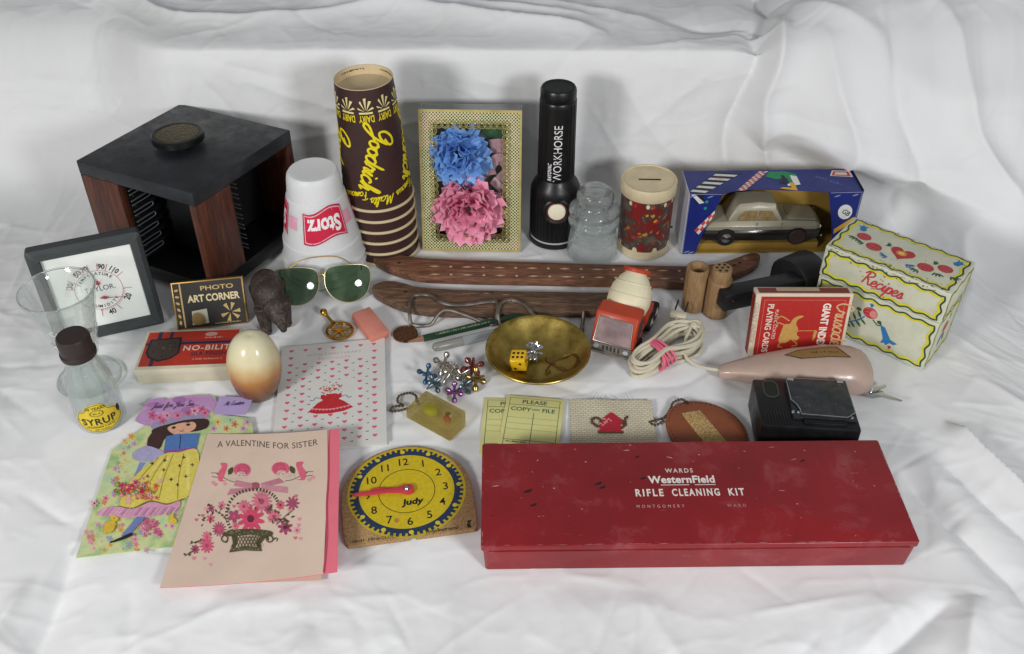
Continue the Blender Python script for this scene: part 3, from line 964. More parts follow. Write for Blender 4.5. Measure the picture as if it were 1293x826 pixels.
# ---- flashlight
def flashlight():
    t = thing('flashlight', 'tall black ribbed flashlight standing on its lens end, with a round cream switch', 'flashlight', (4.68, 90.0, 0))
    H_ = 18.2
    def flute(nf, amp, lo, hi):
        def f(a, z):
            if lo < z < hi: return 1 - amp * (0.5 + 0.5 * math.cos(nf * a)) ** 3
            return 1
        return f
    P().lathe([(0, 0), (2.6, 0), (2.78, .1), (2.78, .62), (2.7, .7)], 64).done('lens_ring', BLACK, t)
    P().lathe([(2.7, .7), (2.72, .74), (2.72, .82), (2.66, .86)], 64).done('pale_seam', mat('pale_seam', '#b9bab4', .5), t)
    n = 160
    P().lathe([(2.66, .86), (2.72, .95), (2.74, 1.3), (2.72, 4.9), (2.7, 6.0), (2.66, 6.6), (2.4, 7.2), (2.05, 7.7), (1.92, 8.0)], n, None, flute(34, .045, 1.0, 4.95)).done('bell', BLACK, t)
    P().lathe([(1.92, 8.0), (1.98, 8.2), (1.96, 10), (1.92, 14), (1.9, 16.4), (1.9, 16.8), (1.8, 16.95)], n, None, lambda a, z: 1 - (.07 * (0.5 + 0.5 * math.cos(22 * a)) ** 4 if (8.1 < z < 16.7 and abs(((a + math.pi / 2 + math.pi) % (2 * math.pi)) - math.pi) > .62) else 0)).done('barrel', BLACK, t)
    P().lathe([(1.78, 16.9), (1.84, 17.0), (1.84, 17.9), (1.7, 18.15), (1.55, 18.2), (1.5, 18.12), (0, 18.1)], 56, None, lambda a, z: 1 - (.02 * (0.5 + 0.5 * math.cos(30 * a)) ** 3 if 17 < z < 17.95 else 0)).done('tail_cap', BLACK, t)
    Ms = T(.1, -2.62, 5.0) @ RX(84)
    sw = P().lathe([(1.45, -.3), (1.5, .05), (1.3, .18), (1.12, .12), (1.1, 0)], 40, Ms).done('switch_ring', BLACK, t)
    P().lathe([(1.1, .0), (1.12, .16), (1.0, .2), (.95, .1)], 40, Ms).done('red_ring', mat('dull_red_plastic', '#5c241f', .5), sw)
    P().lathe([(0, .34), (.6, .31), (.9, .22), (1.0, .05), (1.0, -.2)], 40, Ms).done('switch_button', mat('cream_plastic', '#e6dfc6', .35, var=.05), sw)
    I = Ink()
    I.text('WORKHORSE', .45, 8.25, 1.22, '#e9eaec', rot=90, bold=.0, align='l', sx=.86)
    I.text('RAYOVAC', -.58, 8.3, .55, '#e9eaec', rot=90, bold=.03, align='l', sx=.8, shear=.2)
    I.done('lettering', t, .03, lambda x, y, z: ((1.96 - .0055 * (y - 9) + z) * math.sin(x / 1.94), -(1.97 - .0055 * (y - 9) + z) * math.cos(x / 1.94), y))
flashlight()

# ---- glass insulator
def clear_glass(nm='clear_glass', share=.62):
    k = NT(nm)
    gl = k.n('ShaderNodeBsdfGlass'); gl.inputs['IOR'].default_value = 1.5; gl.inputs['Color'].default_value = (.985, 1, .995, 1); gl.inputs['Roughness'].default_value = 0
    tr = k.n('ShaderNodeBsdfTransparent'); tr.inputs[0].default_value = (.97, .99, .985, 1)
    gs = k.n('ShaderNodeBsdfGlossy'); gs.inputs['Roughness'].default_value = .0
    lw = k.n('ShaderNodeLayerWeight'); lw.inputs[0].default_value = .5
    pw = k.n('ShaderNodeMath', operation='POWER'); pw.inputs[1].default_value = 3.2; k.l(lw.outputs['Facing'], pw.inputs[0])
    fr = k.n('ShaderNodeMath', operation='MULTIPLY_ADD'); fr.inputs[1].default_value = .7; fr.inputs[2].default_value = .04; k.l(pw.outputs[0], fr.inputs[0])
    m0 = k.n('ShaderNodeMixShader'); k.l(fr.outputs[0], m0.inputs[0]); k.l(tr.outputs[0], m0.inputs[1]); k.l(gs.outputs[0], m0.inputs[2])
    mx = k.n('ShaderNodeMixShader'); mx.inputs[0].default_value = share
    k.l(m0.outputs[0], mx.inputs[1]); k.l(gl.outputs[0], mx.inputs[2]); k.l(mx.outputs[0], k.out.inputs['Surface'])
    return k.m
def insulator():
    t = thing('glass_insulator', 'clear glass ridged electrical insulator standing in front of the flashlight', 'insulator', (8.75, 86.9, 0))
    out = [(2.55, 0), (2.72, .1), (2.8, .35), (2.74, .6), (2.62, 1.6), (2.45, 3.2), (2.35, 3.6), (2.5, 3.85), (2.72, 4.15), (2.75, 4.4), (2.6, 4.65), (2.35, 4.8), (2.3, 4.95), (2.45, 5.15), (2.72, 5.45), (2.74, 5.7), (2.55, 6.0), (2.1, 6.25), (1.9, 6.4), (1.86, 6.7), (1.95, 7.0), (1.98, 7.35), (1.85, 7.8), (1.5, 8.12), (.9, 8.25), (0, 8.28)]
    inn = [(0, 6.2), (.7, 6.15), (1.05, 5.9), (1.15, 5.0), (1.2, 3.6), (1.5, 3.3), (1.95, 2.6), (2.2, 1.0), (2.3, .2), (2.42, .02)]
    P().lathe(out + inn, 72).done('glass_body', clear_glass(), t, smooth=60)
insulator()

# ---- drum coin bank
def bank():
    t = thing('drum_coin_bank', 'small drum shaped tin coin bank with cream slotted lid and worn red sides', 'coin bank', (14.45, 88.4, 0))
    t.scale = (.89, .89, .89)
    k = NT('worn_red_tin')
    a = k.ramp(k.noise(55, 9, .7), [(.43, '#7c1716'), (.46, '#6d1715'), (.50, '#40352f'), (.62, '#5f5246')])
    b = k.ramp(k.noise(150, 6, .6), [(.62, BW0), (.66, BW1)])
    k.base(k.mix(b, a, '#8a7d68')); k.set(Roughness=.45); k.bump(k.noise(150, 6), .2, .0004)
    P().lathe([(0, .15), (3.1, .15), (3.15, .2), (3.15, 8.6), (0, 8.6)], 56).done('drum_wall', k.m, t)
    cr = mat('chipped_cream_tin', '#cdbd9b', .5, var=.12, wear=('#5a4a38', .70, 260), bump=.15, bscale=300)
    lo = P()
    N = 112; V = []; F = []
    for i in range(N):                                            # scalloped foot band
        a_ = 2 * math.pi * i / N; zt = 1.0 + (.55 if (i % 14) in (5, 6, 7) else 0)
        for r_, z in ((3.22, 0), (3.22, zt), (3.12, zt), (3.12, 0)):
            V.append((r_ * math.cos(a_), r_ * math.sin(a_), z))
    for i in range(N):
        j = (i + 1) % N
        for e in range(4): F.append((i * 4 + e, j * 4 + e, j * 4 + (e + 1) % 4, i * 4 + (e + 1) % 4))
    lo.raw(V, F).done('foot_band', cr, t)
    lid = P().lathe([(3.16, 8.0), (3.3, 8.0), (3.36, 8.1), (3.34, 9.4), (3.26, 9.55), (3.1, 9.55), (3.05, 9.42), (0, 9.42)], 56).done('lid', cr, t)
    P().box((.05, -.1, 9.43), (2.6, .22, .06), 0, RZ(-2)).done('coin_slot', mat('slot_dark', '#15110d', .9), lid)
    I = Ink(); rs = random.Random(3)
    for (x, y, s_) in ((-.4, 3.2, 1.0), (.1, 5.9, .8), (2.6, 4.4, .6), (-2.6, 4.0, .7)):
        for q in range(4):
            I.ell(x + rs.uniform(-.9, .9) * s_, y + rs.uniform(-.55, .55) * s_, rs.uniform(.12, .42) * s_, rs.uniform(.1, .25) * s_, rs.choice(('#b07f2c', '#c0923a', '#96602a')), rs.uniform(0, 90), 9)
    for (x, y) in ((-2.2, 7.5), (0, 7.5), (2.2, 7.5), (3.6, 7.5)):
        I.ell(x - .3, y, .22, .3, '#d8cdb0'); I.ell(x + .4, y - .1, .18, .25, '#b9272a')
    for q in range(10):
        I.ell(rs.uniform(-4, 4), rs.uniform(1.6, 6.8), rs.uniform(.1, .4), rs.uniform(.08, .2), rs.choice(('#8d2d20', '#a9261f', '#332b27')), rs.uniform(0, 90), 9)
    I.done('painted_figures', t, .012, cone_map(3.15, 3.15, 0, 8.6), cut=(.5, None))
    kn = P().tube([(3.12, 0, .0), (3.42, 0, .0)], .12, 8).done('side_knob', BLACKM, t, loc=(0, 0, 3.2), rot=(0, 0, -15))
bank()

# ---- toy car in its window box
def car_box():
    W, D, H_ = 18.2, 4.6, 7.7
    t = thing('toy_car_box', 'worn blue cardboard window box with checkered road graphics, open at the front', 'toy box', (18.55, 86.6, 0), (0, 0, 1.4))
    blue = mat('blue_print_card', '#17256f', .42, var=.12, vscale=40, wear=('#8f8fa8', .80, 140), rvar=.08)
    tan = mat('tan_card', '#9a7a35', .6, var=.12, vscale=60)
    P().box((W / 2, D / 2, .06), (W - .1, D - .1, .12)).done('box_floor', tan, t)
    P().box((W / 2, D - .08, H_ / 2), (W - .1, .08, H_ - .1)).done('back_panel', tan, t)
    # front: two side wings either side of the opening
    M = T(0, .06, 0) @ RX(90)
    lw = [(0, 0), (1.45, 0), (1.9, 2.2), (2.6, 4.6), (3.5, H_ - .05), (0, H_ - .05)]
    rw = [(W, 0), (W - 2.2, 0), (W - 2.0, 1.6), (W - 2.6, 4.2), (W - 3.6, H_ - .05), (W, H_ - .05)]
    P().prism(lw, 0, .06, 0, M).done('front_wing', blue, t, smooth=0)
    P().prism(rw, 0, .06, 0, M).done('front_wing', blue, t, smooth=0)
    top = [(0, 0), (3.5, 0), (4.6, .35), (7, .75), (9.2, .55), (12, .35), (W - 3.6, 0), (W, 0), (W, D), (0, D)]
    P().prism(top, H_ - .06, H_, 0).done('top_panel', blue, t, smooth=0)
    P().box((-.03, D / 2, H_ / 2), (.06, D, H_)).done('end_flap', mat('white_card_edge', '#b9bac4', .6, var=.1), t)
    P().box((W + .04, D / 2, H_ / 2 + .2), (.06, D, H_)).done('end_flap', mat('dark_flap', '#14172b', .6), t)
    I = Ink()                                                      # top print (x, y on the lid)
    I.poly([(.0, .3), (1.5, .0), (6.2, 3.9), (3.6, 4.3)], '#15172a')
    for q in range(5):
        u = q / 5 + .03
        a0 = (.0 + 3.7 * u, .3 + 3.9 * u); b0 = (1.5 + 4.6 * u, .0 + 3.9 * u); u2 = u + .095
        I.poly([a0, b0, (1.5 + 4.6 * u2, 3.9 * u2), (3.7 * u2, .3 + 3.9 * u2)], '#d9dad6')
    for q in range(7):
        a = q / 7 * 6.283
        I.poly([(3.6 + .12 * math.cos(a), 3.0 + .12 * math.sin(a)), (3.6 + .9 * math.cos(a + .2), 3.0 + .8 * math.sin(a + .2)), (3.6 + .12 * math.cos(a + .6), 3.0 + .12 * math.sin(a + .6))], '#c02a35')
    I.poly([(5.0, .45), (5.9, .5), (9.2, 4.3), (8.2, 4.3)], '#d9d4cf')
    for i in range(14):
        for j in range(3):
            if (i + j) % 2: continue
            u0, u1 = i / 14, (i + 1) / 14; v0, v1 = j / 3, (j + 1) / 3
            f = lambda u, v: (5.0 + 3.2 * u + v * (.9 + .1 * u), .45 + 3.85 * u)
            I.poly([f(u0, v0), f(u0, v1), f(u1, v1), f(u1, v0)], '#c4453c')
    I.poly([(8.6, 3.2), (9.3, 4.2), (11, 4.2), (12, 3.6), (12, 1.9), (10.9, 1.3), (10.9, 2.9), (9.6, 2.6)], '#0f8a55')
    I.poly([(10.3, 3.4), (10.7, 3.4), (10.7, 1.8), (9.9, 1.8), (9.9, 2.3), (10.3, 2.3)], '#101426')
    I.poly([(11.3, 3.4), (12.0, 3.2), (12.0, 1.5), (10.6, 1.2), (10.6, 1.6), (11.3, 1.9)], '#e6e8e6')
    I.poly([(10.9, 1.9), (11.4, 1.9), (11.4, .3), (9.6, .75), (10.0, 1.0), (10.9, .9)], '#e6b02a')
    I.poly([(15.6, 3.2), (16.1, 4.3), (18.0, 4.2), (18.0, 2.9)], '#d9d0cc'); I.poly([(15.8, 3.3), (16.2, 4.1), (17.8, 4.05), (17.8, 3.05)], '#bb3b33'); I.poly([(16.1, 3.45), (16.4, 3.9), (17.5, 3.85), (17.5, 3.3)], '#d8cfc0')
    I.scribble(15.2, 2.0, 3.2, .5, '#4a55a0', -35, 5)
    I.done('top_print', t, H_ + .01)
    J = Ink()                                                      # front print
    J.poly([(.1, H_ - .1), (1.4, H_ - .1), (1.7, H_ - 1.0), (.9, H_ - 1.3)], '#15172a'); J.poly([(.15, H_ - .1), (.6, H_ - .1), (1.65, H_ - 1.1), (1.15, H_ - 1.25)], '#d9dad6')
    J.ell(1.9, H_ - 1.0, .17, .17, '#1c9a70'); J.ell(1.85, H_ - 1.8, .17, .17, '#1c9a70')
    g_ = [(1.0, 3.1), (1.55, 2.55), (3.0, 5.0), (2.9, 5.6)]
    J.poly(g_, '#d9d4cf')
    for i in range(6):
        for j in range(2):
            if (i + j) % 2: continue
            f = lambda u, v: tuple((np.array(g_[0]) * (1 - v) + np.array(g_[1]) * v) * (1 - u) + (np.array(g_[3]) * (1 - v) + np.array(g_[2]) * v) * u)
            J.poly([f(i / 6, j / 2), f(i / 6, j / 2 + .5), f((i + 1) / 6, j / 2 + .5), f((i + 1) / 6, j / 2)], '#c4453c')
    J2 = Ink()
    J2.ell(W - 1.35, 5.2, .75, .95, '#d6d8d6', 20); J2.text('GB', W - 1.35, 4.9, .75, '#15172a', rot=-35, bold=.02)
    J2.poly([(W - 2.0, 2.4), (W - .3, 3.9), (W - .25, 4.6), (W - 2.1, 3.0)], '#d9a52c')
    J2.poly([(W - 1.5, 2.2), (W - .3, 3.2), (W - .3, 3.8), (W - 1.6, 2.5)], '#14151d')
    for a_, b_2 in (((0.05, 7.64), (3.4, 7.6)), ((W - 3.4, 7.6), (W - .05, 7.64)), ((.06, .1), (.06, 7.5)), ((W - .06, .1), (W - .06, 7.5))): (J if a_[0] < 9 else J2).line([a_, b_2], .06, '#9aa0bc')
    for a_ in ((.4, 7.4), (2.2, 7.3), (W - 2.6, 7.2), (W - .7, 7.3), (.5, .3), (1.0, .2)): (J if a_[0] < 9 else J2).ell(a_[0], a_[1], .35, .07, '#8d93b4', 20)
    J.done('wing_print', t, .075 - .06 + .07, M=T(0, .06, 0) @ RX(90))
    J2.done('wing_print', t, .075 - .06 + .07, M=T(0, .06, 0) @ RX(90))
    return t
car_box()

def toy_car():
    t = thing('toy_car', 'beige over dark brown toy saloon car standing inside the blue window box', 'toy car', (26.9, 89.0, .95), (0, 0, 1.4))
    t.scale = (1.06, 1.0, 1.08)
    beige = mat('beige_enamel', '#98927e', .45, .1, coat=.1, var=.06); brown = mat('brown_enamel', '#1d1613', .32, coat=.4)
    tyre = mat('toy_tyre', '#0d0d0e', .7); gl = mat('tinted_windows', '#8a7450', .12, var=.35, vscale=200)
    # lower body: stations along x (rear -6.1 .. front 6.1)
    def ring(x, hw, z0, z1, rnd=.35):
        return [(x, -hw, z0), (x, -hw - .08, (z0 + z1) / 2), (x, -hw, z1 - rnd), (x, -hw + rnd, z1), (x, hw - rnd, z1), (x, hw, z1 - rnd), (x, hw + .08, (z0 + z1) / 2), (x, hw, z0)]
    lo = P().loft([ring(-6.1, 1.75, .8, 1.75), ring(-5.7, 1.95, .6, 1.85), ring(0, 2.05, .55, 1.9), ring(5.4, 2.0, .6, 1.85), ring(6.0, 1.75, .8, 1.75)]).done('lower_body', brown, t)
    up = P().loft([ring(-6.05, 1.65, 1.75, 2.25, .2), ring(-5.6, 1.9, 1.78, 2.55, .3), ring(-3, 2.0, 1.8, 2.7, .3), ring(2.0, 2.0, 1.8, 2.7, .3), ring(5.4, 1.9, 1.78, 2.5, .35), ring(6.0, 1.65, 1.75, 2.2, .25)]).done('upper_body', beige, t)
    cab = P().loft([ring(-3.5, 1.7, 2.55, 2.8, .05), ring(-3.0, 1.62, 2.55, 3.9, .3), ring(-2.5, 1.58, 2.55, 4.4, .4), ring(-.5, 1.55, 2.55, 4.55, .45), ring(1.15, 1.58, 2.55, 4.4, .4), ring(1.95, 1.68, 2.55, 2.85, .1)]).done('cabin', beige, t)
    P().prism([(-2.6, 2.75), (-.75, 2.75), (-.75, 3.85), (-1.9, 3.85), (-2.5, 3.3)], 1.66, 1.72, 0, RX(90)).done('side_window', gl, cab)
    P().prism([(-.5, 2.75), (1.5, 2.75), (.75, 3.8), (-.5, 3.85)], 1.66, 1.72, 0, RX(90)).done('side_window', gl, cab)
    P().raw([(1.18, -1.35, 4.1), (2.02, -1.5, 2.95), (2.02, 1.5, 2.95), (1.18, 1.35, 4.1)], [(0, 1, 2, 3)], T(.12, 0, .05)).done('windscreen', gl, cab)
    P().box((4.0, 0, 2.66), (2.9, 2.6, .12), .05, RY(2.5) @ T(0, 0, .12)).done('bonnet', beige, t)
    fl = P()
    for zz in (1.2, 1.6, 2.0): fl.box((6.08, 0, zz), (.1, 2.6, .1))
    fl.done('grille', CHROME, t)
    for s_ in (-1, 1):
        P().lathe([(0, .15), (.3, .12), (.38, 0), (.4, -.1)], 20, T(6.0, s_ * 1.45, 1.95) @ RY(90)).done('headlight', CHROME, t)
    P().box((6.25, 0, .95), (.18, 3.7, .3), .06).done('bumper', CHROME, t)
    P().box((-6.2, 0, 1.0), (.15, 3.6, .3), .06).done('bumper', CHROME, t)
    Mw = RX(90)
    for x in (-3.6, 3.7):
        for s_ in (-1, 1):
            w = P().lathe([(0, -.3), (.6, -.3), (.95, -.22), (1.0, 0), (.95, .22), (.6, .3), (0, .3)], 28, T(x, s_ * 1.95, 1.0) @ Mw).done('wheel', tyre, t)
            if not (x > 0 and s_ < 0):
                P().lathe([(0, .38), (.15, .36), (.5, .31), (.55, .25)], 20, T(x, s_ * 1.95, 1.0) @ RX(90 * (1 if s_ < 0 else -1))).done('hub_cap', CHROME, w)
            else:
                P().lathe([(0, .33), (.8, .32), (.85, .25)], 24, T(x, s_ * 1.95, 1.0) @ RX(90)).done('hub_disc', mat('dull_maroon', '#3a2725', .5), w)
    P().box((0, 0, -.4), (12.5, 3.2, .75), .05).done('display_plinth', mat('tan_card', '#9a7a35', .6), t)
    ln = Ink()
    ln.line([(-.62, 1.95), (-.62, 2.7)], .05, '#2a261e'); ln.line([(1.9, 1.9), (1.95, 2.7)], .05, '#2a261e')
    ln.done('door_seam', t, 2.06, M=RX(90))
toy_car()

# ---- recipe tin
def recipe_box():
    a_, b_, H_ = 6.3, 11.9, 9.25
    # local frame: x along the long printed front (left to right), y into the box
    ang = 50.5 + 90 + 180
    t = thing('recipe_tin', 'rectangular cream metal recipe box painted with red flowers and wavy green borders', 'recipe box',
              (38.75, 67.55, 0), (0, 0, ang))
    k = NT('cream_tin')
    base = k.ramp(k.noise(60, 5), [(.3, '#b9bba6'), (.7, '#cdccb6')])
    f = k.ramp(k.noise(120, 10, .78), [(.60, BW0), (.64, BW1)])
    f2 = k.ramp(k.noise(22, 4, .6), [(.46, BW0), (.58, BW1)])
    k.base(k.mix(k.mix(1.0, f, f2, 'MULTIPLY'), base, '#6e5a35')); k.set(Roughness=.4); k.bump(k.noise(200, 5), .08, .0004)
    tin = k.m
    seam = 5.75
    P().box((-b_ / 2, a_ / 2, seam / 2), (b_ - .16, a_ - .16, seam), .06).done('tin_body', tin, t)
    lid = P().box((-b_ / 2, a_ / 2, (seam + H_) / 2 + .03), (b_, a_, H_ - seam - .06), .14, None, 3).done('lid', tin, t)
    P().tube([(-b_ + .3, a_ + .05, seam), (-.3, a_ + .05, seam)], .15, 8).done('hinge', STEEL, t)
    GRN, YEL, RED, BLU, LG = '#1f4a3c', '#d8cf2f', '#b3303a', '#2672ad', '#2d5a34'
    def wavy(I, x0, y0, x1, y1, per=1.6, amp=.13):
        def path(o):
            pts = []; w, h = x1 - x0 - 2 * o, y1 - y0 - 2 * o
            for (sx, sy, ex, ey) in ((0, 0, w, 0), (w, 0, w, h), (w, h, 0, h), (0, h, 0, 0)):
                L = math.hypot(ex - sx, ey - sy); n = max(8, int(L / .18)); kk = max(2, round(L / per))
                for i in range(n):
                    u = i / n; d = amp * math.sin(2 * math.pi * kk * u) * math.sin(math.pi * u) ** .3
                    nx, ny = -(ey - sy) / L, (ex - sx) / L
                    pts.append((x0 + o + sx + (ex - sx) * u + nx * d, y0 + o + sy + (ey - sy) * u + ny * d))
            return pts
        I.line(path(.25), .26, YEL, True); I.line(path(.06), .17, GRN, True)
    def sprig(I, x, y, s, rot, c, n=4):
        for i in range(n):
            a = rot + (i - (n - 1) / 2) * 26
            I.leaf(x + .1 * s * i, y, .75 * s, .2 * s, a, c)
    def bloom(I, x, y, r, rot=0):
        I.ell(x, y, r * 1.15, r, RED, rot); 
        for q in (-.5, 0, .5): I.line(crv([(x - r * .8, y + q * r), (x, y + q * r * 1.3 + .1 * r), (x + r * .8, y + q * r)], 4), .05, '#d97f79')
    def tulip(I, x, y, s, rot):
        pts = [(0, -.5), (.35, -.3), (.3, .2), (.55, .6), (.2, .45), (0, .75), (-.2, .45), (-.55, .6), (-.3, .2), (-.35, -.3)]
        ca, sa = math.cos(R(rot)), math.sin(R(rot))
        I.poly([(x + s * (a * ca - b * sa), y + s * (a * sa + b * ca)) for a, b in pts], BLU)
    MF = T(-b_, 0, 0) @ RX(90)                                     # front face: origin lower left corner
    I = Ink()
    wavy(I, .35, .35, b_ - .35, seam - .35)
    bloom(I, 5.7, 3.9, .62); I.ell(6.0, 3.9, .35, .42, '#e08f86'); sprig(I, 5.55, 4.55, .7, 90, BLU, 4)
    I.line(crv([(5.3, 3.3), (4.8, 2.6), (3.9, 1.9), (3.2, 1.75)], 5), .13, BLU)
    for q, (x, y) in enumerate(((5.0, 2.9), (4.6, 2.45), (4.1, 2.1), (3.7, 1.9))):
        I.leaf(x, y, .9, .24, 120, LG); I.leaf(x, y, .8, .24, -40, LG)
    I.line(crv([(6.1, 3.3), (6.7, 2.9), (7.0, 3.2)], 4), .12, LG)
    tulip(I, 3.3, 3.0, 1.0, 105); I.poly([(6.9, 3.1), (7.4, 3.0), (8.2, 1.9), (8.9, 1.75), (8.6, 1.45), (8.2, 1.5), (7.9, 1.1), (7.7, 1.3), (7.4, 1.1), (7.5, 1.7)], BLU)
    I.poly([(8.1, 1.1), (8.3, .8), (8.5, 1.1), (8.3, 1.25)], RED); I.ell(4.6, 3.85, .25, .18, LG); I.ell(6.75, 3.3, .22, .2, LG)
    I.done('front_print', t, -.07, M=MF)
    J = Ink()
    wavy(J, .35, seam + .3, b_ - .35, H_ - .4)
    J.script('Recipes', 4.0, 6.9, .72, '#c2333a', w=.15, rot=-2, shear=.3, sx=.95)
    rs = random.Random(78)
    for q in range(90):
        x, y = (rs.gauss(5.4, 1.0), rs.uniform(seam + .4, H_ - .2)) if rs.random() < .35 else (rs.uniform(.2, b_ - .2), H_ - .15 - abs(rs.gauss(0, .22)))
        if y > H_ - .12 or y < seam + .1: continue
        J.ell(x, y, rs.uniform(.02, .12), rs.uniform(.02, .06), rs.choice(('#6a4a28', '#8a6a3c', '#54402a')), rs.uniform(-30, 30), 7)
    J.done('lid_front_print', lid, .02, M=MF)
    K = Ink()
    wavy(K, .35, .35, b_ - .35, a_ - .35)
    K.heart(b_ / 2 + .15, 3.2, 2.3, RED); K.ell(b_ / 2 + .1, 3.2, .5, .4, '#d98a3a'); K.ell(b_ / 2 + .1, 3.2, .28, .25, '#e8c95a')
    bloom(K, 3.6, 2.6, .65); bloom(K, 2.2, 3.6, .6); bloom(K, 8.6, 2.5, .65); bloom(K, 10.1, 3.4, .6)
    tulip(K, 1.6, 4.8, .9, 20); tulip(K, 10.7, 4.9, .9, -30)
    for x, y, r_ in ((4.3, 3.5, 60), (2.4, 2.6, 200), (1.5, 3.0, 240), (8.9, 3.4, 80), (9.6, 2.3, 300), (10.9, 2.6, 330), (7.9, 1.7, 250)): sprig(K, x, y, .9, r_, LG, 4)
    for x, y, r_ in ((5.0, 1.9, 200), (7.0, 1.9, 340)): sprig(K, x, y, .9, r_, BLU, 4)
    rs = random.Random(77)
    for q in range(150):
        u = rs.random()
        if u < .6: x, y = rs.uniform(.2, b_ - .2), abs(rs.gauss(0, .35)) + .05
        elif u < .8: x, y = rs.gauss(5.6, .7), abs(rs.gauss(0, .7)) + .05
        else: x, y = rs.uniform(.2, b_ - .2), a_ - abs(rs.gauss(0, .4)) - .05
        if not (.05 < x < b_ - .05 and .05 < y < a_ - .05): continue
        K.ell(x, y, rs.uniform(.02, .13), rs.uniform(.02, .06), rs.choice(('#6a4a28', '#8a6a3c', '#54402a', '#9a8a6a')), rs.uniform(-30, 30), 7)
    K.done('lid_top_print', lid, H_ + .012, M=T(-b_, 0, 0))
    ME = T(0, 0, 0) @ RZ(90) @ RX(90)                              # right end: x runs back
    E = Ink(); wavy(E, .3, .35, a_ - .3, seam - .35); bloom(E, 3.2, 3.5, .6); E.leaf(2.9, 3.0, 1.6, .5, 250, '#2f6b58'); E.leaf(3.3, 2.8, 1.4, .5, 290, LG); sprig(E, 3.6, 4.2, .8, 60, BLU)
    E.done('end_print', t, -.07, M=ME)
    G_ = Ink(); wavy(G_, .3, seam + .3, a_ - .3, H_ - .4); G_.done('lid_end_print', lid, .02, M=ME)
recipe_box()

# ================================================================= middle rows
BRASS = mat('aged_brass', '#a88a3a', .32, 1.0, var=.18, vscale=80, rvar=.1)
GOLD = mat('gold_metal', '#c4973a', .25, 1.0, var=.1)

# ---- thermometer / hygrometer
def thermometer():
    t = thing('thermometer', 'square weather dial in a dark grey frame, leaning in front of the black carousel', 'thermometer', (-39.47, 73.07, 0), (-5, 0, 20.9))
    W = 10.1; w = 8.0; Hh = 10.5
    fr = mat('charcoal_frame', '#383c3e', .6, var=.12, bump=.25, bscale=1500)
    M = RX(90)
    o = rrect(W, Hh, .35, 4, 0, Hh / 2); o2 = rrect(W - .7, Hh - .7, .3, 4, 0, Hh / 2); i2 = rrect(w + .1, w + .35, .12, 4, .02, Hh / 2 + .1); i3 = rrect(w - .1, w + .15, .08, 4, .02, Hh / 2 + .1)
    r = lambda q, z: [(a, -z, b) for a, b in q]
    P().loft([r(o, -1.0), r(o, .1), r(o2, .42), r(i2, .42), r(i3, .05)], cap=False).done('frame', fr, t)
    P().prism(o, -1.0, -.92, 0, M).done('back_plate', fr, t)
    face = P().prism(rrect(w, w + .25, .08, 3, .02, Hh / 2 + .1), -.3, .02, 0, M).done('dial_plate', mat('dial_white', '#e2e4e0', .45, var=.03), t)
    P().box((0, 2.2, 2.6), (2.2, .12, 5.0), .03, RX(14)).done('stand', fr, t)
    I = Ink(); cx_, cy_ = .15, Hh / 2 - .1; rr = 2.15; RD = '#b5474f'; BK = '#2d3032'
    I.ring(cx_, cy_, rr - .045, rr, RD, 72)
    for a in (165, 147, 130, 115, 98, 80, 62, 46, 30, -8, -60, -98): 
        I.line([(cx_ + rr * math.cos(R(a)), cy_ + rr * math.sin(R(a))), (cx_ + 1.36 * rr * math.cos(R(a)), cy_ + 1.36 * rr * math.sin(R(a)))], .06, RD)
    for a in range(-100, -8, 5):
        I.line([(cx_ + rr * math.cos(R(a)), cy_ + rr * math.sin(R(a))), (cx_ + 1.1 * rr * math.cos(R(a)), cy_ + 1.1 * rr * math.sin(R(a)))], .04, RD)
    for s_, a in (('30', 156), ('50', 123), ('70', 106), ('90', 72), ('110', 45)):
        I.text(s_, cx_ + (rr + .18) * math.cos(R(a)), cy_ + (rr + .18) * math.sin(R(a)), .74, BK, rot=a - 90, bold=.03, sx=.85)
    for s_, a in (('20', -30), ('40', -78)):
        I.text(s_, cx_ + (rr + .75) * math.cos(R(a)), cy_ + (rr + .75) * math.sin(R(a)), .8, BK, rot=(a + 90) * .9, bold=.025, sx=.85)
    I.arc_text('TEMPERATURE', cx_, cy_, rr - .48, 150, 42, .44, BK, .02)
    I.arc_text('HUMIDITY', cx_, cy_, rr - .22, -122, -42, .44, BK, .02, flip=True)
    I.text('TAYLOR.', cx_ + .1, cy_ - .1, .78, BK, sx=.9)
    I.done('dial_print', face, .03, M=M)
    J = Ink()
    J.line([(cx_ + .05, cy_ + .85), (cx_ - .3, cy_ + 2.0)], [.12, .03], RD); J.poly([(cx_ + .05, cy_ + 1.15), (cx_ + .3, cy_ + .8), (cx_ + .1, cy_ + .5), (cx_ - .15, cy_ + .8)], '#a9474f')
    J.line([(cx_ + .4, cy_ - .9), (cx_ + 2.2, cy_ - 1.2)], [.08, .03], RD); J.poly([(cx_ - .2, cy_ - .8), (cx_ + .3, cy_ - 1.05), (cx_ + .8, cy_ - .95), (cx_ + .3, cy_ - .65)], '#a9474f')
    J.done('pointer', face, .16, M=M)
thermometer()

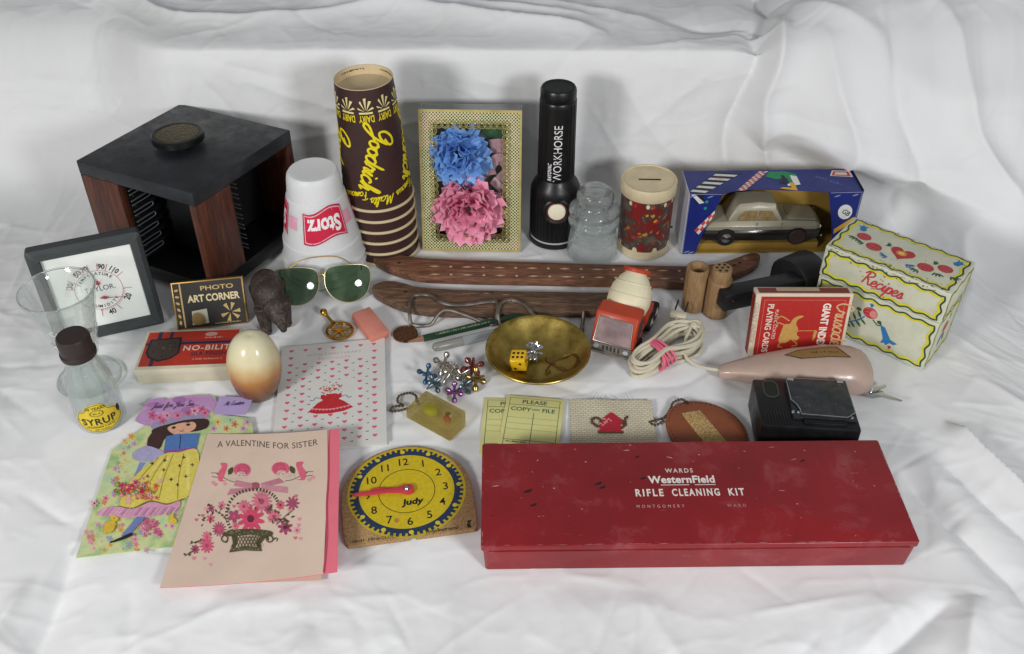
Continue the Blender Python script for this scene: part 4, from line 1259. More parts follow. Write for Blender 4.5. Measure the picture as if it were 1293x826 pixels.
# ---- footed advertising glass
def stem_glass():
    t = thing('footed_glass', 'flared clear footed glass with white advertising lettering, in front of the weather dial', 'drinking glass', (-39.5, 66.7, 0))
    t.scale = (.94, .94, 1.0)
    g_ = MATS['thin_glass']
    out = [(0, 0), (3.0, 0), (3.08, .1), (3.0, .22), (2.2, .32), (1.2, .55), (.62, .95), (.55, 1.6), (.9, 2.3), (1.5, 2.9), (1.75, 3.4), (1.9, 4.2), (2.45, 6.8), (3.1, 9.3), (3.42, 10.4), (3.45, 10.5), (3.38, 10.55)]
    inn = [(3.3, 10.5), (2.95, 9.2), (2.3, 6.8), (1.72, 4.3), (1.5, 3.7), (.9, 3.2), (0, 3.1)]
    P().lathe(out + inn, 64).done('glass_body', g_, t, smooth=60)
    P().tube([(3.4 * math.cos(2 * math.pi * i / 64), 3.4 * math.sin(2 * math.pi * i / 64), 10.5) for i in range(64)], .09, 8, True).done('rim', clear_glass('rim_glass', .75), t)
    P().tube([(3.02 * math.cos(2 * math.pi * i / 64), 3.02 * math.sin(2 * math.pi * i / 64), .12) for i in range(64)], .1, 8, True).done('foot_edge', clear_glass('foot_glass', .75), t)
    I = Ink(); c = '#e7e8e4'
    I.text('Compliments', 0, 7.3, .85, c, rot=4, sx=.8); I.text('of', .1, 6.5, .8, c, sx=.8)
    I.text('SCHLITZ BAR', .4, 5.1, 1.35, c, bold=.03, sx=.7, rot=10)
    I.done('lettering', t, .03, lambda x, y, z: (lambda r, a: (r * math.sin(a), -r * math.cos(a), y))(1.9 + (y - 4.2) * (1.2 / 5.1) + z, x / 2.3 + .55), cut=(.4, None))
def syrup_bottle():
    t = thing('syrup_bottle', 'miniature clear glass syrup bottle with brown cap and yellow label', 'bottle', (-36.5, 61.3, 0))
    g_ = MATS['thin_glass']
    out = [(0, .1), (1.5, .0), (1.85, .05), (2.05, .3), (2.08, 1.0), (2.05, 2.6), (1.98, 4.0), (1.85, 5.2), (1.6, 6.2), (1.3, 7.0), (1.12, 7.6), (1.1, 8.0), (1.05, 8.6)]
    inn = [(.92, 8.6), (.95, 7.7), (1.45, 6.1), (1.72, 5.1), (1.86, 4.0), (1.92, 1.0), (1.8, .4), (0, .35)]
    P().lathe(out + inn, 72, None, lambda a, z: 1 + (.06 * math.cos(9 * a) * math.sin((z - 4.1) * .92) ** 2 if 4.1 < z < 7.5 else 0)).done('glass_body', g_, t, smooth=60)
    cap = P().lathe([(1.3, 7.75), (1.45, 7.75), (1.48, 7.9), (1.48, 8.15), (1.36, 8.25), (1.36, 9.6), (1.25, 9.85), (0, 9.9)], 60, None, lambda a, z: 1 + (.012 * math.cos(40 * a) if 8.3 < z < 9.7 else 0)).done('screw_cap', mat('brown_cap', '#2c2221', .42, var=.1), t)
    I = Ink(); Y_ = '#d9bf2f'; B_ = '#2e2414'
    lab = [(-2.1, 1.7)] + crv([(-2.1, 1.7), (-1.7, 2.6), (-1.1, 2.9), (-.7, 3.5), (0, 3.7), (.7, 3.5), (1.1, 2.9), (1.7, 2.6), (2.1, 1.7), (2.0, 1.2), (1.2, .65), (0, .45), (-1.2, .65), (-2.0, 1.2)], 5)[1:]
    I.poly(lab, Y_); I.line([(x * .94, 1.9 + (y - 1.9) * .92) for x, y in lab], .05, B_, True)
    I.text('SYRUP', 0, 1.35, 1.0, B_, bold=.03, sx=.95, space=1.1); I.text('50 YEARS', 0, 3.05, .42, B_, bold=.02); I.ring(0, 2.62, .5, .58, B_, 24, .6); I.scribble(0, 2.54, .6, .18, B_, 0, 10)
    I.scribble(0, .98, 2.4, .17, B_, 0, 7); I.line([(-1.5, 1.22), (1.5, 1.22)], .03, B_); I.scribble(-1.55, 1.75, .7, .13, B_, 0, 8); I.scribble(.1, .72, 1.3, .13, B_, 0, 9)
    I.ell(1.9, 2.2, .2, .4, B_)
    I.done('label', t, .03, lambda x, y, z: (lambda r, a: (r * math.sin(a), -r * math.cos(a), y))(2.075 - .02 * max(0, y - 1) + z, x / 2.06 + .35), cut=(.35, None))
def thin_glass():
    MATS['thin_glass'] = clear_glass('thin_glass', .16)
thin_glass(); stem_glass(); syrup_bottle()

# ---- black and gold photo corner box
def photo_box():
    t = thing('photo_corner_box', 'small black and gold flat carton leaning against the carousel base', 'carton', (-29.77, 74.2, 0), (-27, 0, 9.3))
    W, Hh, D = 6.88, 4.75, .9
    P().box((0, D / 2, Hh / 2), (W, D, Hh), .04).done('carton', mat('gold_card', '#9c7a3e', .35, .6, var=.15), t)
    I = Ink(); Gd = '#c9a766'
    I.rect(-W / 2 + .12, .12, W / 2 - .12, Hh - .12, '#16130f')
    I.rect(-W / 2 + .75, .15, -W / 2 + .9, Hh - .15, Gd); I.rect(-W / 2 + .25, .3, -W / 2 + .62, Hh - .3, '#2c2415')
    for q in range(6): I.ell(-W / 2 + .43, .7 + q * .65, .12, .22, Gd, 20 * q, 8)
    I.text('PHOTO', .9, 3.75, .62, Gd, sx=1.5, bold=.015); I.text('ART', -1.25, 2.65, .98, '#e0cfa0', bold=.03, sx=.85); I.text('CORNER', 1.35, 2.65, .98, '#e0cfa0', bold=.03, sx=.82)
    I.poly([(-1.9, .35), (-.3, .45), (-.35, 1.9), (-1.8, 1.75)], '#c9c3b0')
    I.poly(crv([(-1.75, .4), (-.6, .5), (-.8, 1.3), (-1.5, 1.6), (-1.85, 1.1)], 4, True), '#a5874e')
    for q in range(4): I.ring(-1.25, .95, .15 + .16 * q, .18 + .16 * q, '#7b6238', 14)
    for a in (70, 120, 200, 255, 320, 5):
        ca, sa = math.cos(R(a)), math.sin(R(a))
        I.poly([(1.9 + .12 * ca, 1.35 + .12 * sa), (1.9 + .95 * ca - .2 * sa, 1.35 + .95 * sa + .2 * ca), (1.9 + .95 * ca + .2 * sa, 1.35 + .95 * sa - .2 * ca)], Gd)
    I.scribble(1.5, .28, 2.4, .12, Gd, 0, 6)
    I.done('front_print', t, .01, M=RX(90))
photo_box()

# ---- flat playing card box, red and cream
def card_box_flat():
    t = thing('flat_card_box', 'low cream card box with a red printed lid and dark shield, lying flat', 'card box', (-30.4, 68.9, 0), (0, 0, 3.4))
    W, D, Hh = 9.0, 5.6, 1.75
    P().box((0, 0, .55), (W - .1, D - .1, 1.1), .05).done('box_base', mat('cream_card', '#b9b29c', .6, var=.08), t)
    lid = P().box((0, 0, 1.42), (W, D, .66), .06).done('box_lid', mat('cream_card_lid', '#c6bfa8', .55, var=.08, wear=('#8a7c62', .68, 90)), t)
    I = Ink(); Rd = '#b8321f'; Nv = '#27264a'
    I.rect(-W / 2 + .25, -D / 2 + .45, W / 2 - .2, D / 2 - .25, Rd)
    I.rect(-W / 2 + .25, .62, W / 2 - .2, .98, Nv); I.rect(-W / 2 + .25, 1.15, W / 2 - .2, 1.22, Nv); I.rect(-3.3, -D / 2 + .45, -2.95, D / 2 - .25, Nv); I.rect(-2.2, 1.4, -1.9, D / 2 - .25, Nv)
    sh = [(-3.9, 1.5), (-1.0, 1.7), (-.8, -.6), (-1.5, -1.4), (-2.6, -1.75), (-3.6, -1.2), (-4.0, -.4)]
    I.poly(sh, '#1d1b1d'); I.poly([(-2.4 + (x + 2.4) * .86, y * .86) for x, y in sh], '#4a3a33')
    rs = random.Random(2)
    for q in range(26): I.ell(-2.4 + rs.uniform(-1, 1), rs.uniform(-1.0, 1.1), rs.uniform(.05, .2), rs.uniform(.05, .14), rs.choice(('#2c2624', '#6a5648', '#3b2f2a')), rs.uniform(0, 180), 7)
    I.text('NO-BILITY', 1.95, -.28, 1.0, '#d9cdb4', bold=.02, sx=.95, space=1.15); I.text('SILK FINISH', 1.9, -1.05, .8, '#3a2440', bold=.02, sx=.82)
    I.scribble(1.9, -1.65, 2.6, .22, '#d9a08a', 0, 11); I.ell(1.7, 2.0, .6, .3, '#c79a8a'); I.scribble(2.0, 1.45, 1.6, .18, '#e0c0a0', 0, 12)
    I.done('lid_print', lid, 1.762)
card_box_flat()

# ---- egg shaped ceramic shaker
def egg():
    k = NT('cream_to_brown_glaze')
    sep = k.n('ShaderNodeSeparateXYZ'); k.l(k.coord(), sep.inputs[0])
    mr = k.n('ShaderNodeMapRange'); mr.inputs[1].default_value = 0; mr.inputs[2].default_value = .068
    k.l(sep.outputs[2], mr.inputs[0])
    nz = k.n('ShaderNodeMath', operation='MULTIPLY_ADD'); nz.inputs[1].default_value = .16; k.l(k.noise(60, 4), nz.inputs[0]); k.l(mr.outputs[0], nz.inputs[2])
    k.base(k.ramp(nz.outputs[0], [(.12, '#4a2a12'), (.34, '#7a4a24'), (.54, '#a8743f'), (.70, '#c4ab7c'), (.82, '#cfc6a0'), (1.0, '#d3ccaa')]))
    k.set(Roughness=.26); k.b.inputs['Coat Weight'].default_value = .2
    t = thing('egg_shaker', 'glossy egg shaped ceramic shaker, cream above fading to brown below', 'salt shaker', (-23.4, 64.9, 0), (0, 3, 0))
    pr = [(0, 0), (1.35, 0), (1.6, .12), (1.95, .8), (2.25, 1.8), (2.4, 2.8), (2.4, 3.6), (2.25, 4.6), (1.9, 5.6), (1.4, 6.35), (.8, 6.75), (.3, 6.82), (0, 6.78)]
    pr = [(max(0, a), b) for a, b in crv(pr, 3)]
    pr[-1] = (0, 6.78); pr[0] = (0, 0)
    P().lathe(pr, 56, None, lambda a, z: 1 - .045 * math.exp(-(((a - 4.95 + math.pi) % (2 * math.pi) - math.pi) / .16) ** 2) * min(1, max(0, (z - 3) / 3))).done('shaker_body', k.m, t, smooth=80)
    for x, y in ((-.5, -.55), (.0, -.85), (.45, -.35)):
        P().lathe([(0, .03), (.1, .025), (.13, -.03)], 12, T(x, y, 6.66 - .22 * (x * x + y * y))).done('shaker_hole', mat('hole_dark', '#1c120a', .8), t)
    P().lathe([(0, -.0), (.9, -.0), (.9, .06), (0, .06)], 24, T(0, 0, .0)).done('cork', mat('cork_plug', '#8a6a45', .9), t)
egg()

# ---- carved bear
def bear():
    k = NT('dark_carved_wood')
    n1 = k.noise(1.0, 6, .65, k.coord((260, 260, 120)), 1.5)
    k.base(k.ramp(n1, [(.3, '#1a1512'), (.55, '#3a3029'), (.75, '#6e5f52')])); k.set(Roughness=.5); k.bump(n1, .9, .0012)
    p = P()
    p.ell((-.1, .6, 3.45), (1.62, 2.2, 1.75), RX(-6)); p.ell((-.2, 1.7, 3.15), (1.5, 1.3, 1.6)); p.ell((0, -.7, 3.6), (1.45, 1.5, 1.55))
    p.ell((.25, -2.0, 3.0), (1.15, 1.3, 1.15)); p.ell((.4, -2.75, 2.5), (.98, 1.05, .92)); p.ell((.5, -3.6, 1.95), (.52, .75, .48)); p.ell((.52, -4.15, 1.75), (.36, .3, .32))
    for s_ in (-1, 1): p.ell((.35 + s_ * .95, -2.3, 3.3), (.34, .22, .38))
    for x, y, lean in ((-1.0, -1.6, .1), (1.05, -1.0, .05), (-1.05, 1.9, .0), (1.0, 2.1, 0)):
        p.tube(crv([(x, y + .2, 3.0), (x, y + lean, 1.8), (x, y - .05, .8), (x, y - .15, .3)], 4), [.85 - .03 * i for i in range(13)], 12)
        p.ell((x, y - .4, .33), (.55, .75, .33))
    p.ell((-.2, 3.0, 3.6), (.2, .25, .35))
    o = p.done('carved_bear', k.m, None)
    o.location = Vector((-23.85, 75.4, 0)) * S; o.rotation_euler = (0, 0, R(19))
    rm = o.modifiers.new('merge', 'REMESH'); rm.mode = 'VOXEL'; rm.voxel_size = .0012; rm.use_smooth_shade = True
    sm = o.modifiers.new('soften', 'SMOOTH'); sm.factor = .5; sm.iterations = 6
    tag(o, 'small carved dark wooden bear walking with lowered head, beside the green lenses', 'bear figurine')
bear()

# ---- clip-on sunglasses
def sunglasses():
    t = thing('clip_on_sunglasses', 'dark green clip-on sunglass lenses with thin gold rims propped against frosted cups', 'sunglasses', (-19.2, 77.6, .1), (-33, 4.5, 12))
    k = NT('green_lens')
    tr = k.n('ShaderNodeBsdfTransparent'); tr.inputs[0].default_value = (.36, .48, .31, 1)
    gl = k.n('ShaderNodeBsdfGlossy'); gl.inputs['Roughness'].default_value = .05
    df = k.n('ShaderNodeBsdfDiffuse'); df.inputs[0].default_value = (.02, .05, .025, 1)
    fr = k.n('ShaderNodeFresnel'); fr.inputs[0].default_value = 1.5
    m0 = k.n('ShaderNodeMixShader'); m0.inputs[0].default_value = .5; k.l(tr.outputs[0], m0.inputs[1]); k.l(df.outputs[0], m0.inputs[2])
    m1 = k.n('ShaderNodeMixShader'); k.l(fr.outputs[0], m1.inputs[0]); k.l(m0.outputs[0], m1.inputs[1]); k.l(gl.outputs[0], m1.inputs[2]); k.l(m1.outputs[0], k.out.inputs['Surface'])
    def outline(s_, g_=1.0):
        pts = [(-2.15, 3.35), (-1.2, 3.85), (.5, 3.95), (1.9, 3.75), (2.35, 3.1), (2.25, 1.9), (1.75, .8), (.7, .18), (-.5, .15), (-1.6, .75), (-2.25, 1.9)]
        q = crv([(x * s_, y) for x, y in pts], 4, True)
        return [((x) * g_, 2.1 + (y - 2.1) * g_) for x, y in q]
    for s_, x0 in ((-1, -2.65), (1, 2.5)):
        q = outline(s_); SX = 1.0
        n = len(q); V = []; F = []
        dome = lambda x, z: -.55 + .06 * (x * x + (z - 2.1) ** 2)
        rings = [outline(s_, g_) for g_ in (1, .8, .6, .4, .2)]
        for r_ in rings: V += [(x0 + a, dome(a, b), b) for a, b in r_]
        V.append((x0, dome(0, 2.1), 2.1))
        for a in range(4):
            for i in range(n): F.append((a * n + i, a * n + (i + 1) % n, (a + 1) * n + (i + 1) % n, (a + 1) * n + i))
        for i in range(n): F.append((4 * n + i, 4 * n + (i + 1) % n, 5 * n))
        lens = P().raw(V, F).done('lens', k.m, t, smooth=80)
        P().tube([(x0 + a, dome(a, b), b) for a, b in q], .045, 6, True).done('rim', mat('pale_gold', '#c9bc98', .3, .9), lens)
        P().tube(crv([(x0 + s_ * 1.4, -.15, 3.75), (x0 + s_ * 1.5, -.4, 3.6), (x0 + s_ * 1.45, -.35, 3.3)], 4), .06, 6).done('clip_hook', BLACKM, t)
    P().tube(crv([(-3.2, -.2, 3.95), (-1.8, -.1, 4.7), (0, -.1, 4.9), (1.8, -.1, 4.75), (3.0, -.2, 4.0)], 6), .05, 6).done('spring_bar', GOLD, t)
    P().tube(crv([(-.45, -.2, 2.9), (0, -.25, 3.1), (.3, -.2, 2.9)], 5), .06, 6).done('bridge', GOLD, t)
sunglasses()

# ---- gold wheel charm
def charm():
    t = thing('gold_wheel_charm', 'gold spoked wheel pendant with a beaded stem lying on the sheet', 'charm', (-17.0, 73.3, .06), (0, 0, 0))
    rim = P().tube([(1.25 * math.cos(2 * math.pi * i / 40), 1.25 * math.sin(2 * math.pi * i / 40), .16) for i in range(40)], .15, 8, True).done('wheel_rim', GOLD, t)
    for i in range(5):
        a = R(72 * i + 18)
        P().box((.62, 0, .15), (1.2, .3, .16), .05, Matrix.Rotation(a, 4, 'Z')).done('spoke', GOLD, t)
    P().lathe([(0, .3), (.3, .26), (.36, .1), (.36, 0), (0, 0)], 20).done('hub', GOLD, t)
    Ms = RZ(128)
    st = P().lathe([(0, 0), (.25, .02), (.27, .2), (.16, .3), (.16, 1.4), (.22, 1.5), (.16, 1.6), (.3, 1.75), (.38, 2.0), (.3, 2.25), (0, 2.36)], 20, Ms @ T(1.1, 0, .32) @ RY(83)).done('stem', GOLD, t)
charm()

# ---- pink eraser
def eraser():
    m_ = mat('pink_rubber', '#cd8272', .75, var=.1, vscale=70, wear=('#9a5a4c', .72, 160), bump=.1, bscale=700)
    p = P(); V = []
    p.prism([(-2.55, 0), (2.05, 0), (2.55, 1.15), (-2.05, 1.15)], -.98, .98, .13, RX(90))
    o = p.done('eraser', m_, None); o.location = Vector((-14.0, 73.75, 0)) * S; o.rotation_euler = (0, 0, R(-58))
    tag(o, 'pink slanted rubber eraser block beside the dark coin', 'eraser')
eraser()

# ---- dark copper coin
def coin():
    k = NT('dark_copper'); k.base(k.ramp(k.noise(700, 5), [(.35, '#4a3022'), (.7, '#8d6244')])); k.set(Roughness=.5, Metallic=.7)
    v = k.n('ShaderNodeTexVoronoi'); v.inputs['Scale'].default_value = 700; k.l(k.coord(), v.inputs['Vector']); k.bump(v.outputs['Distance'], .8, .0005)
    o = P().lathe([(0, 0), (1.22, 0), (1.24, .03), (1.24, .15), (1.2, .18), (1.12, .18), (1.1, .14), (0, .14)], 48).done('coin', k.m, None)
    o.location = Vector((-10.5, 72.9, .06)) * S
    tag(o, 'dark brown copper coin lying flat between the eraser and the pencil tip', 'coin')
coin()

# ---- pencil and clear pen
def pencil():
    d = math.degrees(math.atan2(4.35, 11.6)); L = 12.6
    t = thing('pencil', 'dark green hexagonal pencil with a sharpened bare wood tip pointing away from the bowl', 'pencil', (-10.45, 71.3, .38), (0, 0, d))
    hexr = [( .37 * math.cos(R(60 * i + 30)), .37 * math.sin(R(60 * i + 30))) for i in range(6)]
    ring = lambda x, r: [(x, a * r, b * r) for a, b in hexr]
    circ = lambda x, r: [(x, r * math.cos(R(60 * i + 30)), r * math.sin(R(60 * i + 30))) for i in range(6)]
    P().loft([ring(1.9, 1), ring(L, 1)]).done('barrel', mat('green_lacquer', '#12351f', .3, coat=.4, wear=('#5d6b4c', .72, 300)), t, smooth=20)
    P().loft([circ(.35, .08), circ(1.9, .355)]).done('sharpened_tip', mat('bare_wood', '#8a6248', .7, var=.15), t)
    P().loft([circ(-.02, .015), circ(.36, .085)]).done('lead', mat('graphite', '#1b1b1d', .4), t)
    I = Ink(); I.scribble(6, -.1, 5.5, .22, '#7f8a6c', 0, 4); 
    I.done('imprint', t, .326, M=RX(30))
pencil()
def pen():
    d = math.degrees(math.atan2(2.55, 7.0)); 
    t = thing('clear_pen', 'short translucent grey plastic pen barrel lying beside the green pencil', 'pen', (-7.6, 70.45, .48), (0, 0, d))
    b = mat('smoky_plastic', '#8d8a84', .25, alpha=.8, var=.1); 
    P().lathe([(0, 0), (.3, .02), (.42, .2), (.46, .5), (.46, 3.0), (.45, 3.02)], 20, RY(90)).done('cap_end', b, t)
    P().lathe([(.45, 3.0), (.47, 3.05), (.47, 6.2), (.44, 6.3)], 20, RY(90)).done('barrel', mat('clear_grey_plastic', '#aab0b2', .12, alpha=.55), t)
    P().tube([(3.0, 0, 0), (6.2, 0, 0)], .2, 8).done('ink_tube', mat('dark_ink_tube', '#3a3f44', .3), t)
    P().lathe([(.44, 6.2), (.47, 6.3), (.46, 7.6), (.3, 7.8), (0, 7.85)], 20, RY(90)).done('tail_end', b, t)
    P().lathe([(0, -.14), (.13, -.1), (.15, .05)], 12, RY(90)).done('end_plug', STEEL, t)
pen()

# ---- curved wooden hames
def hames():
    old = wood('old_brown_wood', '#4f3022', '#9d6c52', (22, 260, 260), .5, .5)
    old2 = wood('grey_brown_wood', '#3a2a1f', '#8c6a52', (22, 260, 260), .55, .55)
    A = [(-15.3, 86.3), (-12.5, 85.4), (-8.6, 84.5), (4.5, 83.75), (15, 83.25), (19.6, 83.2), (22.6, 83.9), (25.4, 85.4), (26.4, 85.5), (26.7, 84.9), (25.9, 83.4), (23.1, 81.5), (20, 80.15), (15, 80.3), (4.4, 80.65), (-7.1, 81.05), (-10.5, 81.6), (-13.2, 82.9), (-15.2, 84.9), (-15.6, 85.7)]
    o_ = crv(A, 3, True)
    t = thing('wooden_hame', 'long curved brown wooden slat inlaid with rows of pale diamonds and dots', 'wooden slat', (5.5, 82.5, 0))
    P().prism([(x - 5.5, y - 82.5) for x, y in o_], .0, 1.0, .22).done('slat', old, t)
    I = Ink()
    for r_, off in ((0, .55), (1, -.85)):
        for q in range(16):
            x = -8.2 + q * 1.72 + .1 * r_
            y = 82.22 - .031 * (x + 2) + off
            if q % 2 == 0: I.poly([(x - .62, y), (x, y + .14), (x + .62, y), (x, y - .14)], '#cbb08c')
            else: I.ell(x, y, .16, .16, '#d2b68e', n=10)
    for x, y in ((23.6, 83.2), (24.2, 83.6), (-12.0, 83.6)): I.ell(x, y, .22, .14, '#120c09', 35, 10)
    I.poly([(24.6, 84.4), (25.0, 84.7), (25.2, 84.3), (24.8, 84.0)], '#8a6f5c')
    I.done('inlay', t, 1.004, pre=lambda x, y: (x - 5.5, y - 82.5))
    B_ = [(-14.2, 80.0), (-12.9, 80.6), (-11.0, 80.1), (-9.5, 79.5), (-3.8, 78.95), (9, 78.6), (11.3, 78.6), (11.5, 77), (11.3, 75.6), (9, 75.55), (-3.7, 75.4), (-8.4, 75.65), (-11.3, 76.5), (-13.6, 78.1), (-14.4, 79.2)]
    t = thing('wooden_hame', 'shorter rough grey-brown curved wooden slat lying under the bent wire loops', 'wooden slat', (-1, 77.5, 0))
    P().prism([(x + 1, y - 77.5) for x, y in crv(B_, 3, True)], .0, 1.0, .22).done('slat', old2, t)
    I = Ink(); rs = random.Random(8)
    for q in range(14): I.ell(rs.uniform(-6, 9), rs.uniform(75.9, 78.4), rs.uniform(.3, .9), rs.uniform(.04, .09), rs.choice(('#a68563', '#1a100c', '#7c5c42')), rs.uniform(-6, 4), 8)
    I.ell(-10.9, 78.6, .2, .15, '#0e0907')
    I.done('wood_marks', t, 1.004, pre=lambda x, y: (x + 1, y - 77.5))
    wi = mat('grey_wire', '#8a837a', .36, .9, var=.3, vscale=120)
    t = thing('wire_loops', 'pair of linked bent steel wire loops resting on the shorter wooden slat', 'wire loops', (0, 0, 0))
    def z(q, s_=.0): return [(x, y, 1.2 if y > 75.3 else (1.2 - .95 * min(1, (75.3 - y) / 1.0))) for x, y in q]
    L1 = crv([(-10.2, 77.2), (-9.6, 77.8), (-8.4, 77.7), (-7.2, 76.6), (-5.3, 76.1), (-2.2, 76.7), (-1.5, 76.3), (-1.55, 74.6), (-2.1, 74.2), (-4.5, 74.9), (-6.8, 75.3), (-8.3, 74.1), (-9.7, 74.1), (-10.2, 74.9)], 5, True)
    L2 = crv([(-1.15, 76.3), (-.1, 77.0), (1.1, 76.3), (2.1, 75.0), (4.5, 74.0), (6.7, 73.3), (7.0, 74.1), (7.15, 75.2), (6.9, 73.7), (6.6, 73.0), (4.3, 73.9), (2.0, 74.5), (.7, 73.8), (-.9, 73.9), (-1.35, 74.9)], 5, True)
    P().tube(z(L1), .19, 8, True).done('wire_loop', wi, t); P().tube(z(L2), .19, 8, True).done('wire_loop', wi, t)
hames()

# ---- brass dish with its contents
def dish():
    t = thing('brass_dish', 'shallow round tarnished brass dish on the sheet', 'dish', (2.45, 68.7, 0))
    k = NT('tarnished_brass')
    c = k.ramp(k.noise(45, 8, .65), [(.32, '#6f5d2c'), (.5, '#a8914b'), (.7, '#c6b068')])
    k.base(c); k.set(Metallic=1.0, Roughness=.34); k.l(k.ramp(k.noise(70, 6), [(.3, (.25,) * 3), (.7, (.5,) * 3)]), k.b.inputs['Roughness'])
    pr = [(0, .1), (1.6, .08), (1.8, 0), (2.4, .02), (3.4, .5), (4.3, 1.25), (4.82, 1.82), (4.95, 1.86), (4.95, 1.96), (4.8, 2.0), (4.2, 1.42), (3.3, .7), (2.3, .26), (0, .22)]
    P().lathe(crv(pr, 3), 64).done('dish_body', k.m, t, smooth=60)
    d = thing('yellow_die', 'yellow plastic die with black pips sitting in the brass dish', 'die', (.75, 67.95, .62), (8, -8, -10))
    s_ = 1.5
    P().box((0, 0, s_ / 2 - .2), (s_,) * 3, .16, None, 3).done('cube', mat('yellow_plastic', '#dcae1c', .3, coat=.3), d)
    pip = mat('black_pip', '#15120a', .4)
    def pips(lst, M):
        for x, y in lst: P().lathe([(0, .012), (.14, .01), (.15, -.01)], 12, M @ T(x, y, s_ / 2)).done('pip', pip, d)
    C = T(0, 0, s_ / 2 - .2)
    pips([(-.42, .25), (0, .25), (.42, .25), (-.42, -.25), (0, -.25), (.42, -.25)], C)
    pips([(.25, .3), (-.3, -.35)], C @ RX(90)); pips([(0, 0), (.4, .4), (-.4, -.4)], C @ RY(90))
    k2 = NT('crystal'); k2.base('#c8ccd4'); k2.set(Metallic=.85, Roughness=.12)
    e = thing('crystal_cluster', 'spiky silver crystal cluster ornament in the brass dish beside the die', 'ornament', (2.1, 69.3, .3))
    rs = random.Random(6)
    P().ell((0, 0, .8), .45, None, 12, 8).done('core', STEEL, e)
    sp = P().lathe([(0, .0), (.1, .1), (.13, .5), (0, .72)], 6).done('crystal_spike', k2.m, e, smooth=0)
    for q in range(34):
        o = sp if q == 0 else like(sp, 'crystal_spike', None, e)
        v = Vector((rs.gauss(0, 1), rs.gauss(0, 1), rs.gauss(.3, 1))).normalized()
        o.location = (Vector((0, 0, .8)) + v * .3) * S; o.rotation_euler = v.to_track_quat('Z', 'Y').to_euler()
    ch = P(); rs = random.Random(12)
    pts = []
    for i in range(46):
        a = i * .42; r_ = .5 + .028 * i
        x = 4.7 + 1.5 * math.sin(a * .63) + rs.uniform(-.15, .15); y = 68.2 + 1.1 * math.sin(a * .91 + 1) + rs.uniform(-.15, .15)
        rr = math.hypot(x - 2.45, y - 68.7)
        pts.append((x, y, float(np.interp(rr, [0, 2.3, 3.3, 4.2, 4.8], [.24, .28, .72, 1.44, 2.0])) + .07))
    ch.tube(crv(pts, 3), .055, 5)
    tag(ch.done('tangled_chain', mat('brown_chain', '#6b4a1e', .5, .5, var=.3), None), 'thin tangled brown chain lying in the brass dish', 'chain')
dish()

